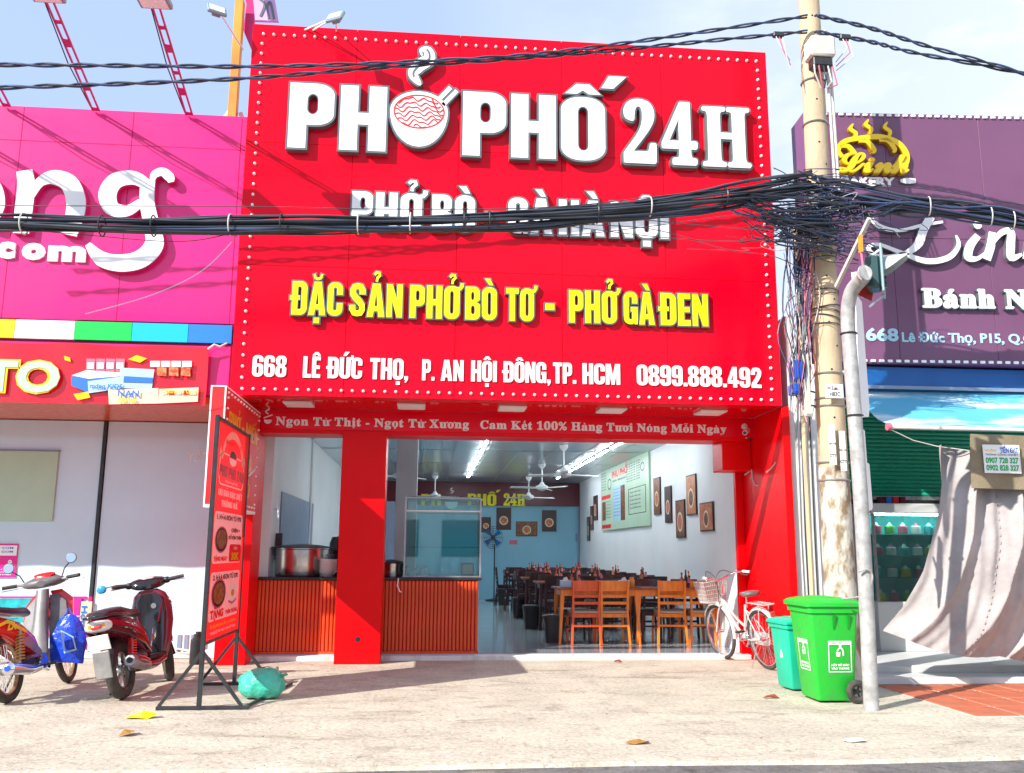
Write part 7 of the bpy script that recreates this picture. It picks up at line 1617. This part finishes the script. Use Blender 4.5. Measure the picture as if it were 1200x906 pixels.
MB().loft([MB().ring(HB(a, 0, c_), w, h, fw, Z3, 16, 2.4) for a, c_, w, h in ((-.08, -.01, .05, .03), (-.04, 0, .17, .042), (.02, .0, .20, .05), (.08, .02, .12, .06), (.13, .0, .07, .04))]).build('headset_cover', M['greybody'], ub, 60)
MB().loft([MB().ring(HB(a, 0, c_), w, h, fw, Z3, 12, 2.2) for a, c_, w, h in ((.0, .05, .06, .02), (.05, .075, .10, .02), (.11, .05, .07, .02))]).build('visor', M['redmoto'], ub, 60)
for s in (-1, 1):
    g_ = MB().tube([HB(0, s*.14, .0), HB(-.03, s*.23, .01)], .013, 8).build('handlebar', M['chrome'], ub, 50)
    MB().tube([HB(-.03, s*.225, .01), HB(-.07, s*.345, .01)], .018, 10).build('grip', M['rubber'], g_, 50)
    MB().tube([HB(.03, s*.17, -.01), HB(.03, s*.25, -.015), HB(-.02, s*.37, -.02)], .006, 6).build('brake_lever', M['alu'], g_, 50)
    mr = MB().tube([HB(.0, s*.17, .03), HB(-.01, s*.20, .10), HB(-.03, s*.26, .15)], .006, 6).build('mirror_stalk', M['iron'], g_, 50)
    MB().lathe([(.004, -.012), (.045, -.008), (.052, 0), (.047, .004)], tuple(HB(-.04, s*.28, .185)), 18, tuple(-fu+V((0, 0, .15)))).build('mirror_shell', M['greybody'], mr, 50)
    MB().lathe([(.044, .0045), (.044, .0055)], tuple(HB(-.04, s*.28, .185)), 18, tuple(-fu+V((0, 0, .15)))).build('mirror_glass', M['mirror'], mr, 50)
MB().tube([(.36, .10, .24), (.28, .20, .02)], .010, 8).build('kickstand', M['iron'], ub, 50)
c = W(80, 747, Y=9.12)
t = thing('carrier_bag', 'bright blue plastic carrier bag hanging on the red motorbike leg shield', 'bag', (c.x, 9.12, c.z+.2))
rings = []
for i in range(11):
    s_ = i/10; z = c.z+.20-.42*s_; w_ = .045+.115*math.sin(min(1, s_*1.25)*math.pi*.62)**.8; row = []
    for j in range(22): q = 2*math.pi*j/22; f = 1+.10*math.sin(5*q+s_*4)+.05*math.sin(9*q); row.append(V((c.x+.02*s_+w_*math.cos(q)*f, 9.10+.10*w_/.19*math.sin(q)*f*.8, z+.012*math.sin(3*q))))
    rings.append(row)
MB().loft(rings).build('bag', M['bluebag'], t, 60)
MB().tube(spl([(c.x-.03, 9.1, c.z+.19), (c.x-.02, 9.12, c.z+.27), (c.x+.03, 9.1, c.z+.19)], 4), .006, 6).build('handle', M['bluebag'], t, 50)
MB().prism([[(c.x-.02, c.z+.08), (c.x+.10, c.z+.02), (c.x+.14, c.z-.10), (c.x+.03, c.z-.13)], [(c.x-.0, c.z+.06), (c.x+.04, c.z-.11), (c.x+.125, c.z-.09), (c.x+.09, c.z+.01)]], (0, 8.975, 0), X3, Z3, -Y3, 0, .004).build('bag_print', M['skyp'], t)

# =================================================================== BICYCLE
wm = mat('white_bicycle_paint', (.56, .53, .52), .3, metal=.1, coat=.4, var=.12, vscale=8); M['bikep'] = wm
bc = thing('bicycle', 'old white city bicycle with front basket leaning beside the red wing wall', 'bicycle', (3.84, 10.28, 0), R(100.5), local=True)
bc.rotation_euler = (R(-8), 0, R(100.5)); ST = R(2)
Rw = .335
def bwheel(c, steer):
    c = V(c); u = V((math.cos(steer), math.sin(steer), 0)); w = V((-math.sin(steer), math.cos(steer), 0))
    o = MB().torus(c, Rw-.019, .019, u, Z3, 48, 8).build('wheel', M['rubber'], bc, 50)
    MB().torus(c, Rw-.045, .010, u, Z3, 48, 6, flat=1.5).build('rim', M['chrome'], o, 50); MB().cyl(c-w*.045, c+w*.045, .02, n=12).build('hub', M['chrome'], o, 40)
    sp = MB()
    for k in range(32): a = k*2*math.pi/32; b = a+(.5 if k % 2 else -.5); s = .03 if k % 4 < 2 else -.03; sp.tube([c+w*s+(u*math.cos(b)+Z3*math.sin(b))*.02, c+(u*math.cos(a)+Z3*math.sin(a))*(Rw-.05)], .0016, 3)
    sp.build('spokes', M['chrome'], o)
bwheel((0, 0, Rw), 0); bwheel((1.02, 0, Rw), ST)
fr = MB(); BBp = (.43, 0, .30); HD0, HD1 = (.86, 0, .66), (.82, 0, .80)
fr.tube([HD1, HD0], .022, 10); fr.tube(spl([(.845, 0, .72), (.66, 0, .50), BBp], 5), .020, 10); fr.tube(spl([(.835, 0, .765), (.62, 0, .56), (.375, 0, .44)], 5), .015, 10); fr.tube([BBp, (.30, 0, .70)], .017, 10)
for s in (-1, 1): fr.tube([BBp, (.2, s*.045, .31), (0, s*.06, Rw)], .010, 8); fr.tube([(.315, 0, .64), (.2, s*.04, .54), (0, s*.06, Rw)], .008, 8)
fr.build('frame', wm, bc, 50)
fk = V((math.cos(ST), math.sin(ST), 0)); fw2 = V((-math.sin(ST), math.cos(ST), 0))
mbf = MB(); 
for s in (-1, 1): mbf.tube([V(HD0)+fw2*(s*.035), V((.93, 0, .55))+fw2*(s*.045), V((1.02, 0, Rw))+fw2*(s*.05)], .011, 8)
mbf.tube([V(HD0)-fw2*.045, V(HD0)+fw2*.045], .014, 8); mbf.build('fork', wm, bc, 50)
fender(bc, (0, 0, Rw), Rw+.022, .028, 20, 200, 'bikep'); fender(bc, (1.02, 0, Rw), Rw+.022, .028, 30, 190, 'bikep', ST)
stem = V((.80, 0, .97)); MB().tube([HD1, stem], .013, 8).build('stem', M['chrome'], bc, 50)
B_ = lambda a, b, c_: stem+fk*a+fw2*b+Z3*c_
MB().tube(spl([B_(-.20, .30, .06), B_(-.06, .27, .07), B_(.05, .16, .04), B_(.05, 0, 0), B_(.05, -.16, .04), B_(-.06, -.27, .07), B_(-.20, -.30, .06)], 5), .011, 8).build('handlebar', M['chrome'], bc, 50)
for s in (-1, 1): MB().tube([B_(-.19, s*.30, .06), B_(-.08, s*.275, .068)], .016, 10).build('grip', M['letter'], bc, 50); MB().tube([B_(-.05, s*.25, .05), B_(-.10, s*.26, .03), B_(-.17, s*.28, .03)], .005, 6).build('brake_lever', M['chrome'], bc, 50)
MB().tube(spl([B_(.0, .2, .05), B_(.10, .12, .12), B_(.12, 0, .0), (.9, .02, .66)], 5), .004, 5).tube(spl([B_(.0, -.2, .05), B_(.12, -.10, .10), B_(.12, 0, -.02), (.86, -.03, .6)], 5), .004, 5).build('brake_cable', M['black'], bc, 50)
# basket
bkc = V((.98, 0, .70))+fk*.10; bm = MB()
def bpnt(a, z): # perimeter param
    w0, d0 = (.13+.035*z/.25), (.095+.03*z/.25); q = [(-1, -1), (1, -1), (1, 1), (-1, 1), (-1, -1)]; i = int(a) % 4; f = a-int(a); p = (q[i][0]+(q[i+1][0]-q[i][0])*f, q[i][1]+(q[i+1][1]-q[i][1])*f); return bkc+fk*(p[0]*d0)+fw2*(p[1]*w0)+Z3*z
for z in (0, .05, .10, .15, .20, .25): bm.tube([bpnt(k*.5, z) for k in range(8)], .0035 if z not in (0, .25) else .007, 5, True)
for k in range(44): bm.tube([bpnt(k/11, 0), bpnt(k/11, .25)], .0028, 4)
for k in range(5): bm.tube([bkc+fk*(-.09)+fw2*(-.1+.05*k), bkc+fk*.09+fw2*(-.1+.05*k)], .003, 4)
bm.build('basket', wm, bc)
MB().tube([(.27, 0, .68), (.25, 0, .80)], .012, 8).build('seat_post', M['chrome'], bc, 50)
MB().loft([MB().ring((x, 0, z), w, h, Y3, Z3, 14, 2.2) for x, z, w, h in ((.05, .845, .05, .02), (.09, .84, .10, .032), (.17, .835, .105, .035), (.25, .83, .06, .028), (.35, .825, .025, .018), (.37, .822, .012, .010))]).build('saddle', M['greybody'], bc, 60)
rk = MB()
for s in (-1, 1): rk.tube([(.22, s*.03, .70), (.16, s*.06, .74), (-.22, s*.065, .73)], .006, 6); rk.tube([(-.10, s*.065, .73), (0, s*.062, Rw)], .006, 6)
for k in range(5): rk.tube([(.14-.09*k, -.065, .737), (.14-.09*k, .065, .737)], .005, 6)
rk.tube([(-.22, -.065, .73), (-.22, .065, .73)], .006, 6); rk.build('rear_rack', wm, bc, 50)
MB().prism([stad(-.03, .245, .50, .395, .07, .07, 5)], (0, -.055, 0), X3, Z3, -Y3, -.004, .004).build('chain_guard', wm, bc)
cr_ = MB().torus(BBp, .08, .006, X3, Z3, 24, 5).cyl((.43, -.06, .30), (.43, .06, .30), .02, n=12); cr_.bar((.43, -.07, .30), (.55, -.075, .19), .016).bar((.43, .07, .30), (.31, .075, .41), .016); ck = cr_.build('crank', M['chrome'], bc, 50)
for p_ in ((.55, -.12, .19), (.31, .12, .41)): MB().box(p_[0]-.04, p_[0]+.04, p_[1]-.045, p_[1]+.045, p_[2]-.01, p_[2]+.01, .004).build('pedal', M['black'], ck)
MB().tube([(.02, .07, .32), (.10, .16, .02)], .008, 6).build('kickstand', M['chrome'], bc, 50)
MB().box(-.27, -.255, -.03, .03, .60, .66, .008).build('reflector', M['lens'], bc)
